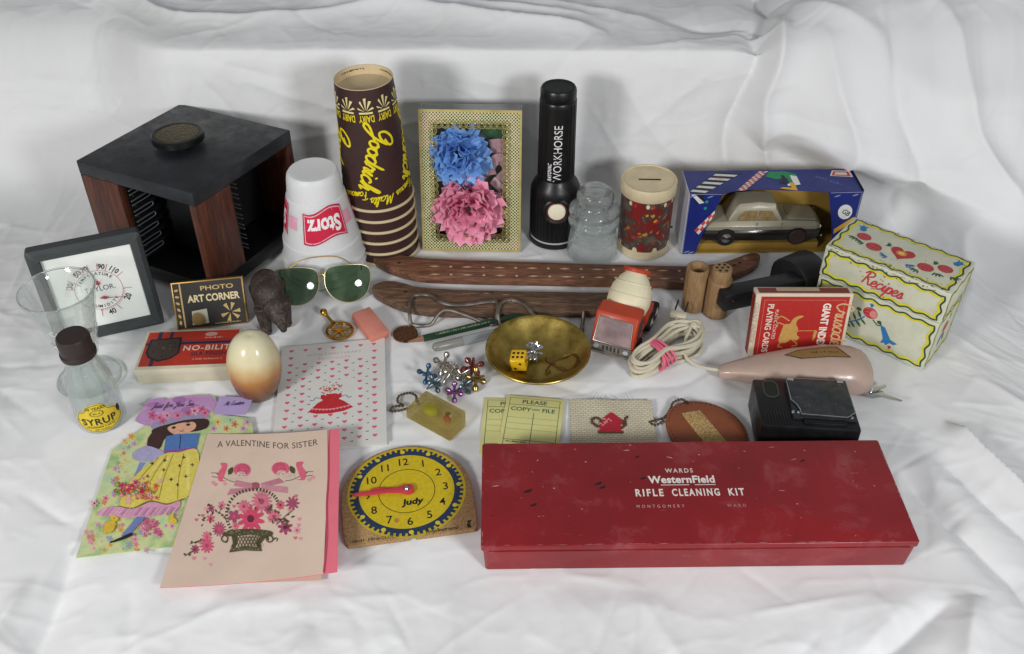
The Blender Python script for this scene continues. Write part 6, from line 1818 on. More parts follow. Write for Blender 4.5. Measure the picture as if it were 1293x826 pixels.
# ---- jacks
def jacks():
    metals = {'silver': mat('silver_jack', '#bdb7ad', .25, 1.0), 'gold': mat('brassy_jack', '#9c8652', .28, 1.0), 'red': mat('red_jack', '#9a5a58', .25, .95), 'blue': mat('blue_jack', '#54779a', .25, .95), 'purple': mat('purple_jack', '#96629a', .25, .95), 'teal': mat('grey_blue_jack', '#6f808a', .28, .95)}
    def jack(label, m_, loc, rot, s_=1.0):
        t = thing('toy_jack', label, 'toy jack', loc, rot, 'metal toy jacks in a heap')
        t.scale = (s_,) * 3
        for ax in (RY(90), RX(90)):
            P().lathe([(0, -1.25), (.2, -1.18), (.32, -.93), (.22, -.68), (.15, -.6), (.13, 0), (.15, .6), (.22, .68), (.32, .93), (.2, 1.18), (0, 1.25)], 14, ax).done('ball_arm', metals[m_], t)
        P().lathe([(0, -1.15), (.1, -1.1), (.2, -.6), (.13, -.2), (.13, .2), (.2, .6), (.1, 1.1), (0, 1.15)], 12).done('pointed_arm', metals[m_], t)
        P().ell((0, 0, 0), .16, None, 8, 6).done('hub', metals[m_], t)
    jack('blue metal jack at the edge of the heap of jacks', 'blue', (-7.9, 66.5, .72), (38, 30, 10), .85)
    jack('grey-blue metal jack lying low beside the blue jack', 'teal', (-7.15, 65.2, .72), (30, 44, 50), .85)
    jack('silver metal jack with two balled arms raised above the heap', 'silver', (-6.35, 67.4, 1.15), (40, 40, 12))
    jack('silver metal jack in the middle of the heap, beside the raised one', 'silver', (-5.75, 66.4, .95), (10, 50, 60))
    jack('silver metal jack between the purple jack and the red jack', 'silver', (-4.75, 66.3, .8), (52, 20, 80), .95)
    jack('red metal jack with a pointed arm sticking straight up', 'red', (-3.7, 67.2, 1.0), (4, 6, 30))
    jack('brassy gold metal jack in front of the red jack', 'gold', (-3.35, 65.7, .8), (35, 38, 24))
    jack('purple metal jack lying apart in front of the heap', 'purple', (-5.25, 64.1, .68), (38, 40, 28), .85)
    jack('dull silver metal jack between the gold and the purple jacks', 'teal', (-4.4, 65.0, .68), (44, 30, 70), .8)
jacks()

# ================================================================= front row
# ---- red cleaning kit tin
def kit():
    t = thing('cleaning_kit_tin', 'long flat red metal tin with white lettering on its scuffed lid', 'metal tin', (14.05, 50.45, 0), (0, 0, .75))
    W, D, Hh = 32.9, 10.5, 3.05
    k = NT('scuffed_red_enamel')
    base = k.ramp(k.noise(14, 5), [(.3, '#750f16'), (.7, '#8a151c')])
    lightm = k.ramp(k.noise(26, 9, .7, None, .4), [(.54, BW0), (.78, (.42,) * 3)])
    c = k.mix(lightm, base, '#a8666a')
    sc_ = k.ramp(k.noise(1.0, 6, .7, k.coord((60, 420, 60)), .6), [(.66, BW0), (.70, (.35,) * 3)])
    c = k.mix(sc_, c, '#b08082')
    dk = k.ramp(k.noise(40, 7, .7), [(.70, BW0), (.75, (.8,) * 3)])
    c = k.mix(dk, c, '#3a1214')
    ch = k.ramp(k.noise(230, 8, .8), [(.735, BW0), (.75, BW1)])
    c = k.mix(ch, c, '#c9a9a2')
    k.base(c); k.set(Roughness=.32); k.b.inputs['Coat Weight'].default_value = .15
    k.l(k.ramp(k.noise(22, 8, .7), [(.3, (.24,) * 3), (.7, (.5,) * 3)]), k.b.inputs['Roughness'])
    k.bump(k.noise(18, 4), .05, .002)
    m_ = k.m
    b = P()
    lo = rrect(W - .55, D - .4, .25, 4); hi = rrect(W - .25, D - .12, .25, 4)
    b.loft([[(x, y, 0) for x, y in lo], [(x, y, Hh - .5) for x, y in hi]]).done('tin_base', m_, t, smooth=30)
    lid = P().prism(rrect(W, D, .2, 4), Hh - .62, Hh, .1, None, 3).done('lid', m_, t, smooth=30)
    P().tube([(-W / 2 + .6, -D / 2 - .02, Hh - .62), (W / 2 - .6, -D / 2 - .02, Hh - .62)], .05, 6).done('lid_roll', m_, lid)
    for x in (-9, 9): P().tube([(x - 1, D / 2 + .06, Hh - .66), (x + 1, D / 2 + .06, Hh - .66)], .16, 8).done('hinge', m_, t)
    I = Ink(); wh = '#d8cfc6'
    cx_ = -.55
    I.text('WARDS', cx_ - .05, 1.85, .62, wh, bold=.02, space=1.35, sx=.85)
    I.text('WesternField', cx_, .78, 1.02, '#e8e2da', bold=.035, fit=5.3, space=1.05); I.line([(cx_ - 1.7, .56), (cx_ + .55, .56)], .08, wh); I.line([(cx_ + 1.0, .56), (cx_ + 2.65, .56)], .08, wh)
    I.text('RIFLE', cx_ - 2.7, -.55, 1.0, '#e8e2da', bold=.03, fit=2.2, space=1.35); I.text('CLEANING', cx_ + .95, -.55, 1.0, '#e8e2da', bold=.03, fit=3.75, space=1.35); I.text('KIT', cx_ + 4.15, -.55, 1.0, '#e8e2da', bold=.03, fit=1.25, space=1.35)
    I.text('MONTGOMERY', cx_ - 2.0, -1.72, .42, '#c0a8a2', sx=.8, space=1.9); I.text('WARD', cx_ + 3.9, -1.72, .42, '#b08a86', sx=.8, space=1.9)
    I.done('lettering', lid, Hh + .006)
    M_ = Ink(); rs = random.Random(17)
    for q in range(46):                                            # chips and rub marks
        x, y = rs.uniform(-16, 16), rs.uniform(-4.9, 4.9); a = rs.uniform(-25, 25); L = rs.choice((.04, .06, .1, .3))
        M_.poly([(x + L * math.cos(R(a)) * u - w * math.sin(R(a)), y + L * math.sin(R(a)) * u + w * math.cos(R(a))) for u, w in ((-1, 0), (-.4, .03), (.5, .025), (1, 0), (.3, -.03))], rs.choice(('#c9a8a4', '#b98c88', '#3a1513', '#d8c4bc')))
    for q in range(60):                                            # rubbed lid edges
        s2 = rs.random()
        if s2 < .6: x = rs.uniform(-16.2, 15.5); y = -D / 2 + .11; dx, dy = rs.uniform(.1, .9), 0
        elif s2 < .8: x = W / 2 - .11; y = rs.uniform(-5, 4.5); dx, dy = 0, rs.uniform(.1, .5)
        else: x = -W / 2 + .11; y = rs.uniform(-5, 4.5); dx, dy = 0, rs.uniform(.1, .4)
        M_.line([(x, y), (x + dx * .5, y + dy * .5 + .005), (x + dx, y + dy)], [.015, .045, .01], rs.choice(('#a8767a', '#b98c8c', '#8d4a50')))
    for x, y, s_ in ((-12.8, .1, .5), (-12.4, -1.3, .4), (-7.2, .8, .45), (-6.9, .4, .4), (-3.6, 1.3, .35), (-3.8, 3.6, .3), (9.6, 3.0, .3)):
        M_.poly(crv([(x - s_ * .8, y - s_ * .3), (x - s_ * .1, y + s_ * .2), (x + s_ * .7, y + s_ * .4), (x + s_ * .5, y - s_ * .1), (x, y - s_ * .4)], 3, True), '#2b0f10')
    M_.done('paint_chips', lid, Hh + .004)['kind'] = 'stuff'
    E = Ink()
    for q in range(22): 
        x = rs.gauss(6.2, .9); E.ell(x, .62 + rs.gauss(0, .16), rs.uniform(.03, .09), rs.uniform(.02, .05), rs.choice(('#2a0d0e', '#b08a86', '#1d0a0a')), n=7)
    for x0, x1 in ((-W / 2 + .4, -12), (2.0, 2.9), (3.2, 3.6), (8, 9.2)): E.line([(x0, 1.75), (x1, 1.77)], .04, '#8d4a4c')
    E.done('front_scuffs', t, .0, M=T(0, -D / 2 + .215, 0) @ RX(90 + 3.3))['kind'] = 'stuff'
kit()

# ---- toy teaching clock
def clock():
    t = thing('toy_clock', 'small fibreboard teaching clock with a yellow dial, blue toothed ring and pink hands', 'toy clock', (-7.85, 47.85, .06), (0, 0, 9.6))
    k = NT('fibreboard'); k.base(k.ramp(k.noise(700, 6, .7), [(.3, '#6f5538'), (.5, '#9c7c53'), (.7, '#b99a6c')])); k.set(Roughness=.85); k.bump(k.noise(900, 3), .3, .0004)
    cy_ = 4.85
    out = [(-5.15, .25), (-4.95, .0), (-.25, 0.0), (-.2, .25), (.0, .35), (.25, .3), (.3, .0), (4.95, 0), (5.2, .25), (5.3, 1.5), (5.35, 4.0)]
    out += [(5.3 * math.cos(R(a)), cy_ + 5.0 * math.sin(R(a))) for a in range(0, 181, 9)] + [(-5.35, 4.0), (-5.3, 1.5)]
    P().prism(out, 0, .38, .05).done('board', k.m, t, smooth=30)
    I = Ink(); Y_, N_, B_ = '#cdb417', '#1d3350', '#141410'
    r0 = 4.85
    I.ell(0, cy_, r0, r0, '#c2a91d', n=72)
    pts = []
    nt = 60
    for i in range(nt):
        a0 = 2 * math.pi * i / nt
        for f, rr in ((0, 4.38), (.32, 4.38), (.42, 4.66), (.90, 4.66), (1.0, 4.38)): 
            a = a0 + 2 * math.pi * f / nt; pts.append((rr * math.cos(a), cy_ + rr * math.sin(a)))
    I.poly(pts, N_); I.ell(0, cy_, 3.92, 3.92, Y_, n=72)
    for i in range(12):
        a = R(90 - 30 * i)
        I.ell(4.3 * math.cos(a), cy_ + 4.3 * math.sin(a), .2, .2, '#d6c02e', n=14)
        I.text(str(i if i else 12), 3.2 * math.cos(a), cy_ + 3.2 * math.sin(a) - .38, 1.08, B_, sx=.95, bold=.012)
    I.ring(0, cy_, 2.28, 2.34, B_, 64)
    I.text('Judy', .35, cy_ - 1.5, .85, B_, bold=.045, shear=.15, sx=1.1); I.text('.', 1.6, cy_ - 1.5, .7, B_)
    I.text('108041  MINI-CLOCK', -2.9, .22, .4, '#2a2015', sx=1.05); I.text('Judy/Instructo', 2.4, .25, .45, '#2a2015', bold=.02, shear=.15); I.poly([(4.4, .25), (4.75, .2), (4.65, .7), (4.9, .95), (4.55, .95), (4.45, .65)], '#1d160f')
    rs = random.Random(3)
    for q in range(26): I.ell(rs.gauss(0, 2.2), cy_ + rs.gauss(0, 2.2), rs.uniform(.02, .06), rs.uniform(.02, .05), '#8a7a18', n=6)
    I.ell(-1.05, cy_ - 2.95, .2, .24, '#b9803c'); 
    I.done('dial_print', t, .385)
    hm = mat('pink_plastic_hand', '#c23a45', .4, coat=.2)
    def hand(name, L, w0, ang, z):
        pts = [(.55, .3), (.62, 0), (.55, -.3), (.2, -.5), (-.3, -.42), (-L * .35, -w0 * .9), (-L * .7, -w0), (-L + .25, -.16), (-L, 0), (-L + .25, .16), (-L * .7, w0), (-L * .35, w0 * .9), (-.3, .42), (.2, .5)]
        return P().prism(crv(pts, 2, True), 0, .09, .02, T(0, cy_, z) @ RZ(ang)).done(name, hm, t)
    hand('hour_hand', 2.95, .26, -10.5, .44); hand('minute_hand', 4.45, .24, -1, .56)
    P().lathe([(0, .18), (.14, .17), (.22, .08), (.26, 0)], 18, T(0, cy_, .66)).done('rivet', STEEL, t)
clock()

# ---- greeting cards
def hearts_card():
    t = thing('hearts_card', 'white greeting card printed with rows of small pink hearts and a red-dressed lady', 'greeting card', (-16.55, 64.5, .07), (0, 0, 6.5))
    W, D = 9.9, 14.0
    pm = mat('white_card', '#d2d0cc', .55, var=.03)
    P().box((0, 0, .04), (W, D, .06), .01).done('back_leaf', pm, t)
    V = []; F = []; n = 12
    for i in range(n + 1):
        u = i / n; x = (u - .5) * W
        for y, z in ((-D / 2, 0), (D / 2, 0)):
            h = .09 + .22 * u ** 1.6
            V += [(x, y, h), (x, y, h + .03)]
    for i in range(n):
        a = i * 4
        F += [(a + 1, a + 5, a + 7, a + 3), (a, a + 2, a + 6, a + 4), (a, a + 4, a + 5, a + 1), (a + 2, a + 3, a + 7, a + 6)]
    F += [(0, 1, 3, 2), (n * 4, n * 4 + 2, n * 4 + 3, n * 4 + 1)]
    cv = P().raw(V, F).done('cover', pm, t)
    I = Ink(); rs = random.Random(11)
    for r_ in range(13):
        for c_ in range(7):
            x = -W / 2 + .95 + c_ * 1.32 + rs.uniform(-.05, .05); y = D / 2 - .75 - r_ * 1.02
            if r_ in (1,) and 0 < c_ < 6: continue
            if abs(x + .1) < 2.1 and -2.9 < y < 1.6: continue
            I.heart(x, y, .44, '#d95f80')
            if 1 < r_ and c_ < 6: I.poly([(x + .5 + .1 * rs.uniform(-1, 1), y - .45), (x + .78, y - .38), (x + .72, y - .52)], '#3b4a52')
    I.text('WITH SWEETHEART', .1, D / 2 - 1.75, .48, '#d3a2ad', space=1.25); I.text('THOUGHTS', .1, D / 2 - 2.4, .48, '#d3a2ad', space=1.25)
    rd = '#c0262e'; ox, oy = -.05, -1.0
    I.poly([(ox + a, oy + b) for a, b in [(-2.0, -1.35), (-1.2, -.3), (-.7, .05), (-.95, .3), (-.9, .75), (-.3, .8), (.3, .8), (.95, .75), (1.0, .3), (.7, .05), (1.2, -.3), (2.05, -1.2), (1.2, -1.6), (0, -1.75), (-1.2, -1.65)]], rd)
    for q in range(11):
        a = -1.6 + 3.2 * q / 10; I.heart(ox + a, oy - .95 - .28 * math.cos(a * .9), .3, '#e79aa8')
    for q in range(60): I.ell(ox + rs.gauss(0, .42), oy + 1.55 + rs.gauss(0, .38), .1, .08, rs.choice(('#c0402e', '#8a3a2a', '#d9a08a', '#c23a3a', '#e8d8c8')), rs.uniform(0, 90), 6)
    for s_ in (-1, 1): I.line(crv([(ox + s_ * 1.0, oy + .3), (ox + s_ * 1.35, oy + .45), (ox + s_ * 1.6, oy + .1), (ox + s_ * 1.9, oy + .2)], 4), .08, '#5f86a8')
    I.done('cover_print', cv, .0, mapf=lambda x, y, z: (x, y, .122 + .22 * max(0, x / W + .5) ** 1.6 + z + .008), cut=(.8, None))
hearts_card()

def girl_card():
    ox, oy = -28.5, 54.0
    t = thing('girl_card', 'die-cut greeting card of a girl in a flowered hat and yellow skirt among flowers', 'greeting card', (ox, oy, .07))
    hm = homog([(0, 0), (864, 0), (864, 826), (0, 826)], [(-40.08 - ox, 65.35 - oy), (-23.21 - ox, 65.35 - oy), (-19.35 - ox, 45.85 - oy), (-33.41 - ox, 45.85 - oy)])
    q = lambda pts: [hm(x, y) for x, y in pts]
    out = [(-12, 812), (160, 300), (265, 222), (330, 178), (268, 165), (300, 118), (360, 72), (480, 48), (600, 38), (645, 52), (662, 80), (640, 130), (815, 150), (828, 210), (835, 330), (600, 700), (560, 745)]
    pm = mat('green_tinted_card', '#b9c79a', .55)
    P().prism([(x, y) for x, y in q(out)], .02, .07).done('back_leaf', mat('pale_green_paper', '#c3cfa4', .6), t)
    k = NT('watercolour_meadow')
    n1 = k.noise(45, 4, .6); n2 = k.noise(70, 5, .6)
    c = k.ramp(n1, [(.25, '#7da06c'), (.42, '#a3bc84'), (.52, '#c9cc92'), (.62, '#b2c69a'), (.75, '#9cb6a4')])
    f2 = k.ramp(n2, [(.60, BW0), (.68, (.8,) * 3)])
    k.base(k.mix(f2, c, '#d39a9c')); k.set(Roughness=.5)
    cv = P().prism(q(out), .11, .14).done('cover', k.m, t)
    I = Ink(); L_ = '#b9a3cf'; dk = '#2b1c1f'
    def C(p, n=4): return crv(p, n, True)
    rs = random.Random(31)
    for i in range(190):                                            # meadow flowers
        x, y = rs.uniform(60, 330), rs.uniform(210, 780)
        if x < 175 - (y - 300) * .33 + 25 or (x > 230 and 300 < y < 640): continue
        I.star(x, y, rs.uniform(6, 18), 5, rs.choice(('#9fb98a', '#c9d0a0', '#d98aa0', '#e2b0b8', '#c79ac0', '#e0a04a', '#d9d28a', '#8aa8c0', '#e07a5a')), c2='#c9843a')
    for x, y in ((660, 170), (700, 200), (740, 180), (780, 200), (640, 200), (800, 170), (720, 160)): I.star(x, y, rs.uniform(12, 20), 5, rs.choice(('#d98a5a', '#e2b060', '#c79ac0', '#a9c8b0')), c2='#7a5a3a')
    for i in range(26): I.star(330 + rs.gauss(0, 35), 680 + rs.gauss(0, 26), rs.uniform(8, 18), 5, rs.choice(('#d97a98', '#e0a0b4', '#c9608a')), c2='#9a4a5a')
    for i in range(7): I.star(55 + rs.gauss(0, 16), 715 + rs.gauss(0, 14), rs.uniform(8, 16), 5, rs.choice(('#d97a78', '#e0a0b4')), c2='#c9a03a')
    I.poly(C([(272, 165), (300, 118), (370, 75), (480, 50), (595, 42), (640, 55), (655, 80), (620, 125), (520, 140), (400, 160), (350, 190)]), '#bd92c2')   # hat
    for i in range(14): I.ell(rs.uniform(330, 620), rs.uniform(62, 130), rs.uniform(20, 50), rs.uniform(8, 18), rs.choice(('#b98cc4', '#c59acb', '#a873ad', '#c084b8')), rs.uniform(-20, 5), 12)
    I.poly(C([(345, 185), (400, 160), (500, 135), (600, 130), (618, 150), (520, 160), (420, 180), (360, 205)]), '#9a93b4')
    for x, y in ((385, 150), (350, 140), (420, 140), (550, 118), (585, 112), (600, 128), (520, 128), (400, 165), (470, 140)): I.star(x, y, rs.uniform(16, 26), 5, rs.choice(('#d9789a', '#e29ab0', '#c95a7c')), c2='#8a3a4a')
    I.poly(C([(355, 205), (430, 180), (520, 160), (610, 158), (612, 195), (560, 215), (470, 225), (410, 250), (390, 290), (350, 318), (335, 300), (365, 280), (350, 230)]), '#3a211f')   # hair
    I.poly(C([(360, 215), (330, 250), (328, 290), (350, 300), (340, 318), (375, 300), (395, 262), (400, 235)]), '#3f2422')
    I.poly(C([(422, 200), (460, 182), (530, 170), (556, 180), (550, 205), (500, 228), (450, 228)]), '#dba98c')                         # face
    for x, y in ((452, 198), (520, 184)): I.ell(x, y, 10, 6, '#2a1a18', -10, 10)
    I.line(crv([(478, 212), (488, 216), (498, 210)], 3), 3.5, '#a8403c'); I.line([(440, 186), (462, 182)], 3, dk); I.line([(508, 174), (530, 172)], 3, dk)
    I.poly(C([(285, 300), (330, 285), (400, 310), (410, 330), (380, 355), (300, 358), (262, 345), (258, 320)]), '#a9a4c8')                # sleeve
    I.poly([(290, 360), (320, 362), (278, 425), (262, 430)], '#7f8cc0')
    I.poly([(416, 240), (470, 228), (575, 225), (560, 290), (480, 300), (405, 305)], '#4f76b4')                                            # bodice
    I.line([(485, 232), (480, 300)], 4, dk)
    I.poly([(408, 305), (480, 300), (560, 290), (562, 302), (480, 318), (404, 325)], '#8a4f94')
    I.poly(C([(404, 325), (480, 315), (560, 302), (570, 400), (540, 500), (500, 535), (420, 560), (345, 545), (260, 580), (195, 568), (235, 470), (300, 400)]), '#dccb5c')  # skirt
    for a, b in (((420, 330), (300, 540)), ((450, 325), (380, 545)), ((500, 320), (470, 540)), ((380, 340), (240, 520))): I.line(crv([a, ((a[0] + b[0]) / 2 - 8, (a[1] + b[1]) / 2), b], 4), 4, '#a58f2c')
    for a, b, w in (((430, 335), (350, 520), 14), ((520, 320), (520, 500), 16), ((400, 345), (280, 500), 10)): I.line(crv([a, ((a[0] + b[0]) / 2, (a[1] + b[1]) / 2), b], 3), w, '#e4d774')
    for x, y in ((350, 370), (405, 400), (480, 380), (440, 445), (510, 430), (330, 430), (470, 470), (540, 375), (410, 355), (500, 340)): I.star(x, y, 9, 4, '#4a3a2a', .3)
    I.line(crv([(190, 572), (260, 582), (340, 548), (420, 562), (500, 538)], 5), 7, '#7a6a3a')
    I.poly(C([(195, 575), (260, 585), (345, 552), (420, 566), (480, 548), (470, 590), (400, 610), (300, 628), (180, 622), (90, 612), (130, 580)]), '#d79ab8')                  # petticoat
    for i in range(22): x = 100 + i * 17; I.line([(x + 30, 580), (x, 618)], 3, rs.choice(('#e8c4d4', '#b870a0')))
    I.poly([(278, 622), (322, 620), (260, 690), (225, 720), (205, 712)], '#6f7fb4'); I.poly(C([(150, 742), (190, 725), (250, 698), (255, 712), (200, 735), (158, 746)]), '#1f1a22')       # leg, shoe
    for i in range(70):                                            # bouquet
        x, y = rs.gauss(275, 62), rs.gauss(500, 24)
        I.star(x, y + (x - 275) * -.12, rs.uniform(8, 19), 5, rs.choice(('#c23a5a', '#d95a70', '#e08aa0', '#d97a3a', '#b82a3a', '#e2a8b0', '#7a9a4a')), c2=rs.choice(('#e8c24a', '#8a2a3a')))
    for x, y in ((170, 630), (448, 640)): I.ell(x, y, 20, 14, '#dcbc3a', 20); I.ell(x + (12 if x < 300 else -4), y - 18 if x > 300 else y + 2, 10, 9, '#dcbc3a')
    I.poly(C([(130, 655), (165, 640), (178, 655), (165, 690), (125, 700)]), '#d8b43a'); I.ell(172, 632, 15, 12, '#dcbc3a'); I.ell(172, 630, 2.5, 2.5, dk)
    I.line([(140, 695), (132, 706)], 3, '#c0762a'); I.line([(160, 690), (170, 700)], 3, '#c0762a')
    # lettering on the hat, in card coordinates
    I.done('cover_print', cv, .145, pre=hm, cut=None)
    J = Ink(); a = hm(345, 108); J.script('Just for You Sis', a[0], a[1], .33, '#5a3a6a', w=.055, rot=6, sx=.92)
    J.done('hat_lettering', cv, .205)
    tg = q([(672, 52), (832, 78), (795, 152), (636, 132)])
    tp = P().raw([(tg[0][0], tg[0][1], .3), (tg[1][0], tg[1][1], .75), (tg[2][0], tg[2][1], .6), (tg[3][0], tg[3][1], .16)] + [(tg[0][0], tg[0][1], .26), (tg[1][0], tg[1][1], .71), (tg[2][0], tg[2][1], .56), (tg[3][0], tg[3][1], .12)],
                  [(0, 1, 2, 3), (7, 6, 5, 4), (0, 4, 5, 1), (1, 5, 6, 2), (2, 6, 7, 3), (3, 7, 4, 0)]).done('lilac_tag', mat('lilac_card', '#ab96c4', .55, var=.06), t, smooth=0)
    K = Ink(); b = hm(690, 100); K.script('At Easter', b[0], b[1], .26, '#4a3560', w=.05, rot=-4)
    (c0, c1, c2), *_ = np.linalg.lstsq(np.array([[1, *p_] for p_ in tg]), np.array([.3, .75, .6, .16]), rcond=None)
    K.done('tag_lettering', tp, .0, mapf=lambda x, y, z: (x, y, z + .03 + c0 + c1 * x + c2 * y))
    # small green flap under the tag
girl_card()

def sister_card():
    ox, oy = -20.8, 51.6
    t = thing('valentine_card', 'large pale pink valentine card with a flower basket design and a hot pink inner page', 'greeting card', (ox, oy, 0))
    # cover corners on the table, in centimetres: top left, top right, bottom right, bottom left
    TL, TR, BR, BL = [np.array(c) - np.array((ox, oy)) for c in ((-26.6, 59.15), (-15.75, 58.55), (-14.0, 43.55), (-26.25, 43.05))]
    pm = mat('pale_pink_paper', '#d3bbaa', .6, var=.06, vscale=22)
    def surf(u, v, dz=0.0):
        p_ = (TL * (1 - u) + TR * u) * v + (BL * (1 - u) + BR * u) * (1 - v)
        z = .34 + .25 * u + .95 * max(0, u) ** 2.2 + .35 * (1 - v) ** 3 * (1 - .5 * u)       # lifts toward its open right edge and its foot
        return (p_[0], p_[1], z + dz)
    def sheet_(name, mat_, dz, u1=1.0, th=.03, par=t):
        n, m = 18, 12; V = []; F = []
        for d in (0, th):
            for i in range(n + 1):
                for j in range(m + 1): V.append(surf(u1 * i / n, j / m, dz + d))
        N_ = (n + 1) * (m + 1); ix = lambda i, j, l: l * N_ + i * (m + 1) + j
        for i in range(n):
            for j in range(m):
                F.append((ix(i, j, 1), ix(i + 1, j, 1), ix(i + 1, j + 1, 1), ix(i, j + 1, 1))); F.append((ix(i, j, 0), ix(i, j + 1, 0), ix(i + 1, j + 1, 0), ix(i + 1, j, 0)))
        for i in range(n):
            for j in (0, m): F.append((ix(i, j, 0), ix(i + 1, j, 0), ix(i + 1, j, 1), ix(i, j, 1)))
        for j in range(m):
            for i in (0, n): F.append((ix(i, j, 0), ix(i, j + 1, 0), ix(i, j + 1, 1), ix(i, j, 1)))
        return P().raw(V, F).done(name, mat_, par)
    cv = sheet_('cover', pm, 0)
    sheet_('inner_page', mat('hot_pink_paper', '#df6f80', .55, var=.03), -.08, 1.085)
    bl = [surf(0, .03)[:2], surf(.97, .03)[:2], surf(.97, 1)[:2], surf(0, 1)[:2]]
    P().raw([(x, y, .26) for x, y in bl] + [(x, y, .22) for x, y in bl], [(0, 1, 2, 3), (7, 6, 5, 4), (0, 4, 5, 1), (1, 5, 6, 2), (2, 6, 7, 3), (3, 7, 4, 0)]).done('back_leaf', pm, t, smooth=0)
    inv = homog([(135, 38), (845, 12), (772, 770), (-85, 850)], [(0, 1), (1, 1), (1, 0), (0, 0)])      # artwork units -> place on the cover
    I = Ink(); pk, hp, mg, ol = '#d9728a', '#df4f76', '#a84a6a', '#4f4a2c'
    s_ = 'A VALENTINE FOR SISTER'
    V, F = text_mesh(s_, 0.0, 1.05)
    xm = max(v[0] for v in V)
    I.add([(198 + 580 * vx / xm, 104 - 16 * (vx / xm) - 10 * math.sin(math.pi * 2 * vx / xm) - 44 * vy) for vx, vy in V], F, '#5c544c')
    rs = random.Random(41)
    for sg, x0 in ((1, 350), (-1, 568)):                           # winged cherubs
        y0 = 212 - (8 if sg < 0 else 0)
        X = lambda d: x0 + sg * d
        I.poly(crv([(X(-80), y0 + 35), (X(-60), y0 + 20), (X(-35), y0 + 30), (X(-30), y0 + 50), (X(-75), y0 + 58)], 3, True), '#d6bcae')
        I.line(crv([(X(-180), y0 + 22), (X(-140), y0 + 22), (X(-100), y0 + 45), (X(-60), y0 + 60), (X(-25), y0 + 64)], 4), 3, '#5a4a44'); I.line(crv([(X(-175), y0 + 40), (X(-130), y0 + 42), (X(-150), y0 + 20)], 4), 3, '#5a4a44')
        I.poly(crv([(X(-128), y0 - 30), (X(-88), y0 - 28), (X(-98), y0 + 20), (X(-112), y0 + 55), (X(-85), y0 + 58), (X(-130), y0 + 62), (X(-138), y0 + 20), (X(-118), y0 - 10)], 3, True), '#e0647e')
        I.leaf(X(-78), y0 + 28, 48, 30, -60 if sg > 0 else -120, ol)
        I.ell(X(-2), y0 + 22, 38, 26, '#d9bfb0'); I.ell(X(0), y0, 50, 34, '#dd5f7e'); I.ell(X(-4), y0 + 22, 26, 14, '#dcc3b4')
        for r_ in (12, 22, 32): I.ring(X(6), y0 - 4, r_ - 1.3, r_ + 1.3, '#a8385a', 20, .75)
        for d in (-14, 8): I.line(crv([(X(d - 6), y0 + 26), (X(d), y0 + 30), (X(d + 6), y0 + 26)], 3), 2.5, '#3a2c2a')
    I.poly([(318, 265), (412, 280), (412, 308), (305, 295)], '#c98592'); I.poly([(455, 280), (560, 252), (590, 275), (470, 302)], '#c07a8a'); I.poly([(268, 345), (285, 312), (410, 300), (415, 315)], '#c48090'); I.poly([(450, 310), (470, 285), (608, 300), (606, 332)], '#cb8c98')
    I.poly(crv([(410, 278), (445, 278), (448, 305), (415, 308)], 3, True), '#a8566a')
    n = 46                                                          # twisted handle
    hp_ = crv([(300, 530), (272, 470), (275, 400), (320, 340), (390, 315), (470, 315), (530, 345), (560, 395)], 8)
    for i in range(0, len(hp_) - 1): 
        if i % 2 == 0: I.line([hp_[i], hp_[i + 1]], 17, ol)
    fl = [(462, 374, 60, 16, pk, mg), (403, 466, 78, 10, '#d9486c', '#6a2a3a'), (310, 455, 38, 5, mg, hp), (230, 523, 42, 14, '#b0506e', hp), (588, 512, 42, 7, mg, '#4a2a34'), (630, 386, 40, 9, '#a8506c', mg), (365, 402, 36, 10, '#e0758c', mg),
          (180, 416, 22, 7, mg, ol), (240, 398, 24, 6, '#e07a90', mg), (180, 470, 26, 6, '#dd5f7e', ol), (163, 566, 32, 10, '#e0758c', hp), (165, 614, 42, 11, '#d95a78', mg), (100, 636, 26, 8, mg, ol), (530, 455, 40, 10, '#e0758c', mg), (565, 395, 26, 8, '#d95a78', ol), (500, 418, 24, 7, mg, ol), (650, 530, 22, 6, '#e59aa8', mg), (320, 505, 20, 7, '#e0758c', mg)]
    for x, y, r_, np_, c1, c2 in fl: I.star(x, y, r_, np_, c1, .5, rs.uniform(0, 60), c2)
    for i in range(46):
        a = rs.uniform(0, 6.28); x = 360 + 265 * math.cos(a) * rs.uniform(.55, 1.05); y = 480 + 150 * math.sin(a) * rs.uniform(.4, 1)
        if 300 < x < 440 and y > 520 or y > 650: continue
        I.leaf(x, y, rs.uniform(14, 26), rs.uniform(7, 11), rs.uniform(0, 360), ol)
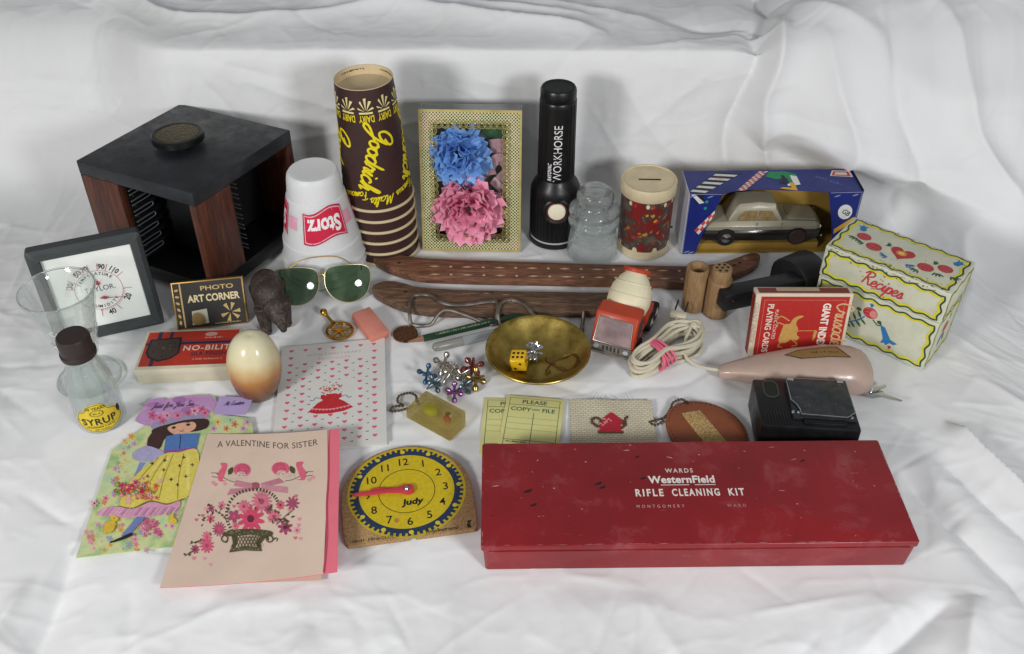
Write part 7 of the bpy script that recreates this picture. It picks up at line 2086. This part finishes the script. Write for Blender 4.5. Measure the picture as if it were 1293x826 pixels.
    for x0, y0, x1, y1 in ((270, 480, 205, 430), (150, 585, 70, 610), (500, 470, 600, 480), (100, 640, 45, 675), (540, 500, 620, 430)):
        I.line(crv([(x0, y0), ((x0 + x1) / 2 + 8, (y0 + y1) / 2 - 8), (x1, y1)], 4), 3.5, ol)
        for f in (.3, .5, .7, .9): I.leaf(x0 + (x1 - x0) * f, y0 + (y1 - y0) * f, 18, 9, rs.uniform(0, 360), ol)
    for x, y in ((150, 420), (100, 478), (135, 455), (310, 400), (650, 348), (665, 470), (640, 570), (668, 575), (185, 283), (200, 292), (255, 286), (725, 266), (745, 256), (95, 684), (155, 682), (188, 714), (130, 600), (660, 502), (615, 425)):
        I.poly([(x + 11 * math.sin(t_) ** 3, y - .7 * (13 * math.cos(t_) - 5 * math.cos(2 * t_) - 2 * math.cos(3 * t_))) for t_ in [6.283 * i / 14 for i in range(14)]], rs.choice(('#e0909e', '#dd7088', '#e59aa8')))
    # wicker basket
    I.poly(crv([(250, 548), (300, 528), (400, 520), (500, 530), (522, 545), (500, 562), (400, 548), (290, 562)], 3, True), ol)
    I.poly([(300, 558), (400, 546), (492, 556), (455, 600), (462, 640), (370, 636), (288, 648), (308, 600)], ol)
    I.poly([(330, 560), (400, 552), (455, 558), (432, 600), (436, 618), (370, 614), (322, 622), (335, 595)], '#c9b39c')
    for i in range(8):
        x = 330 + i * 17; I.line([(x, 558), (x - 30, 618)], 4, ol); I.line([(x - 20, 558), (x + 14, 618)], 4, ol)
    for x in (262, 505): I.ring(x, 575, 14, 20, ol, 20)
    for i in range(34): I.ell(rs.uniform(270, 500), 540 + rs.uniform(-12, 12), 5, 2.5, '#8a805c', rs.uniform(-30, 30), 6); I.ell(rs.uniform(300, 455), 630 + rs.uniform(-6, 6), 4, 2, '#8a805c', 0, 6)
    for x in (800, 812): pass
    def mp(x, y, z):
        u, v = inv(x, y)
        return surf(u, v, .035 + z)
    I.done('cover_print', cv, .010, mapf=mp, cut=(50, 60))
    E = Ink(); E.line(crv([(838, 15), (825, 250), (808, 400), (800, 560), (785, 680), (772, 765)], 5), 6, '#c04a62')
    E.done('page_edge', cv, .002, mapf=mp)
sister_card()
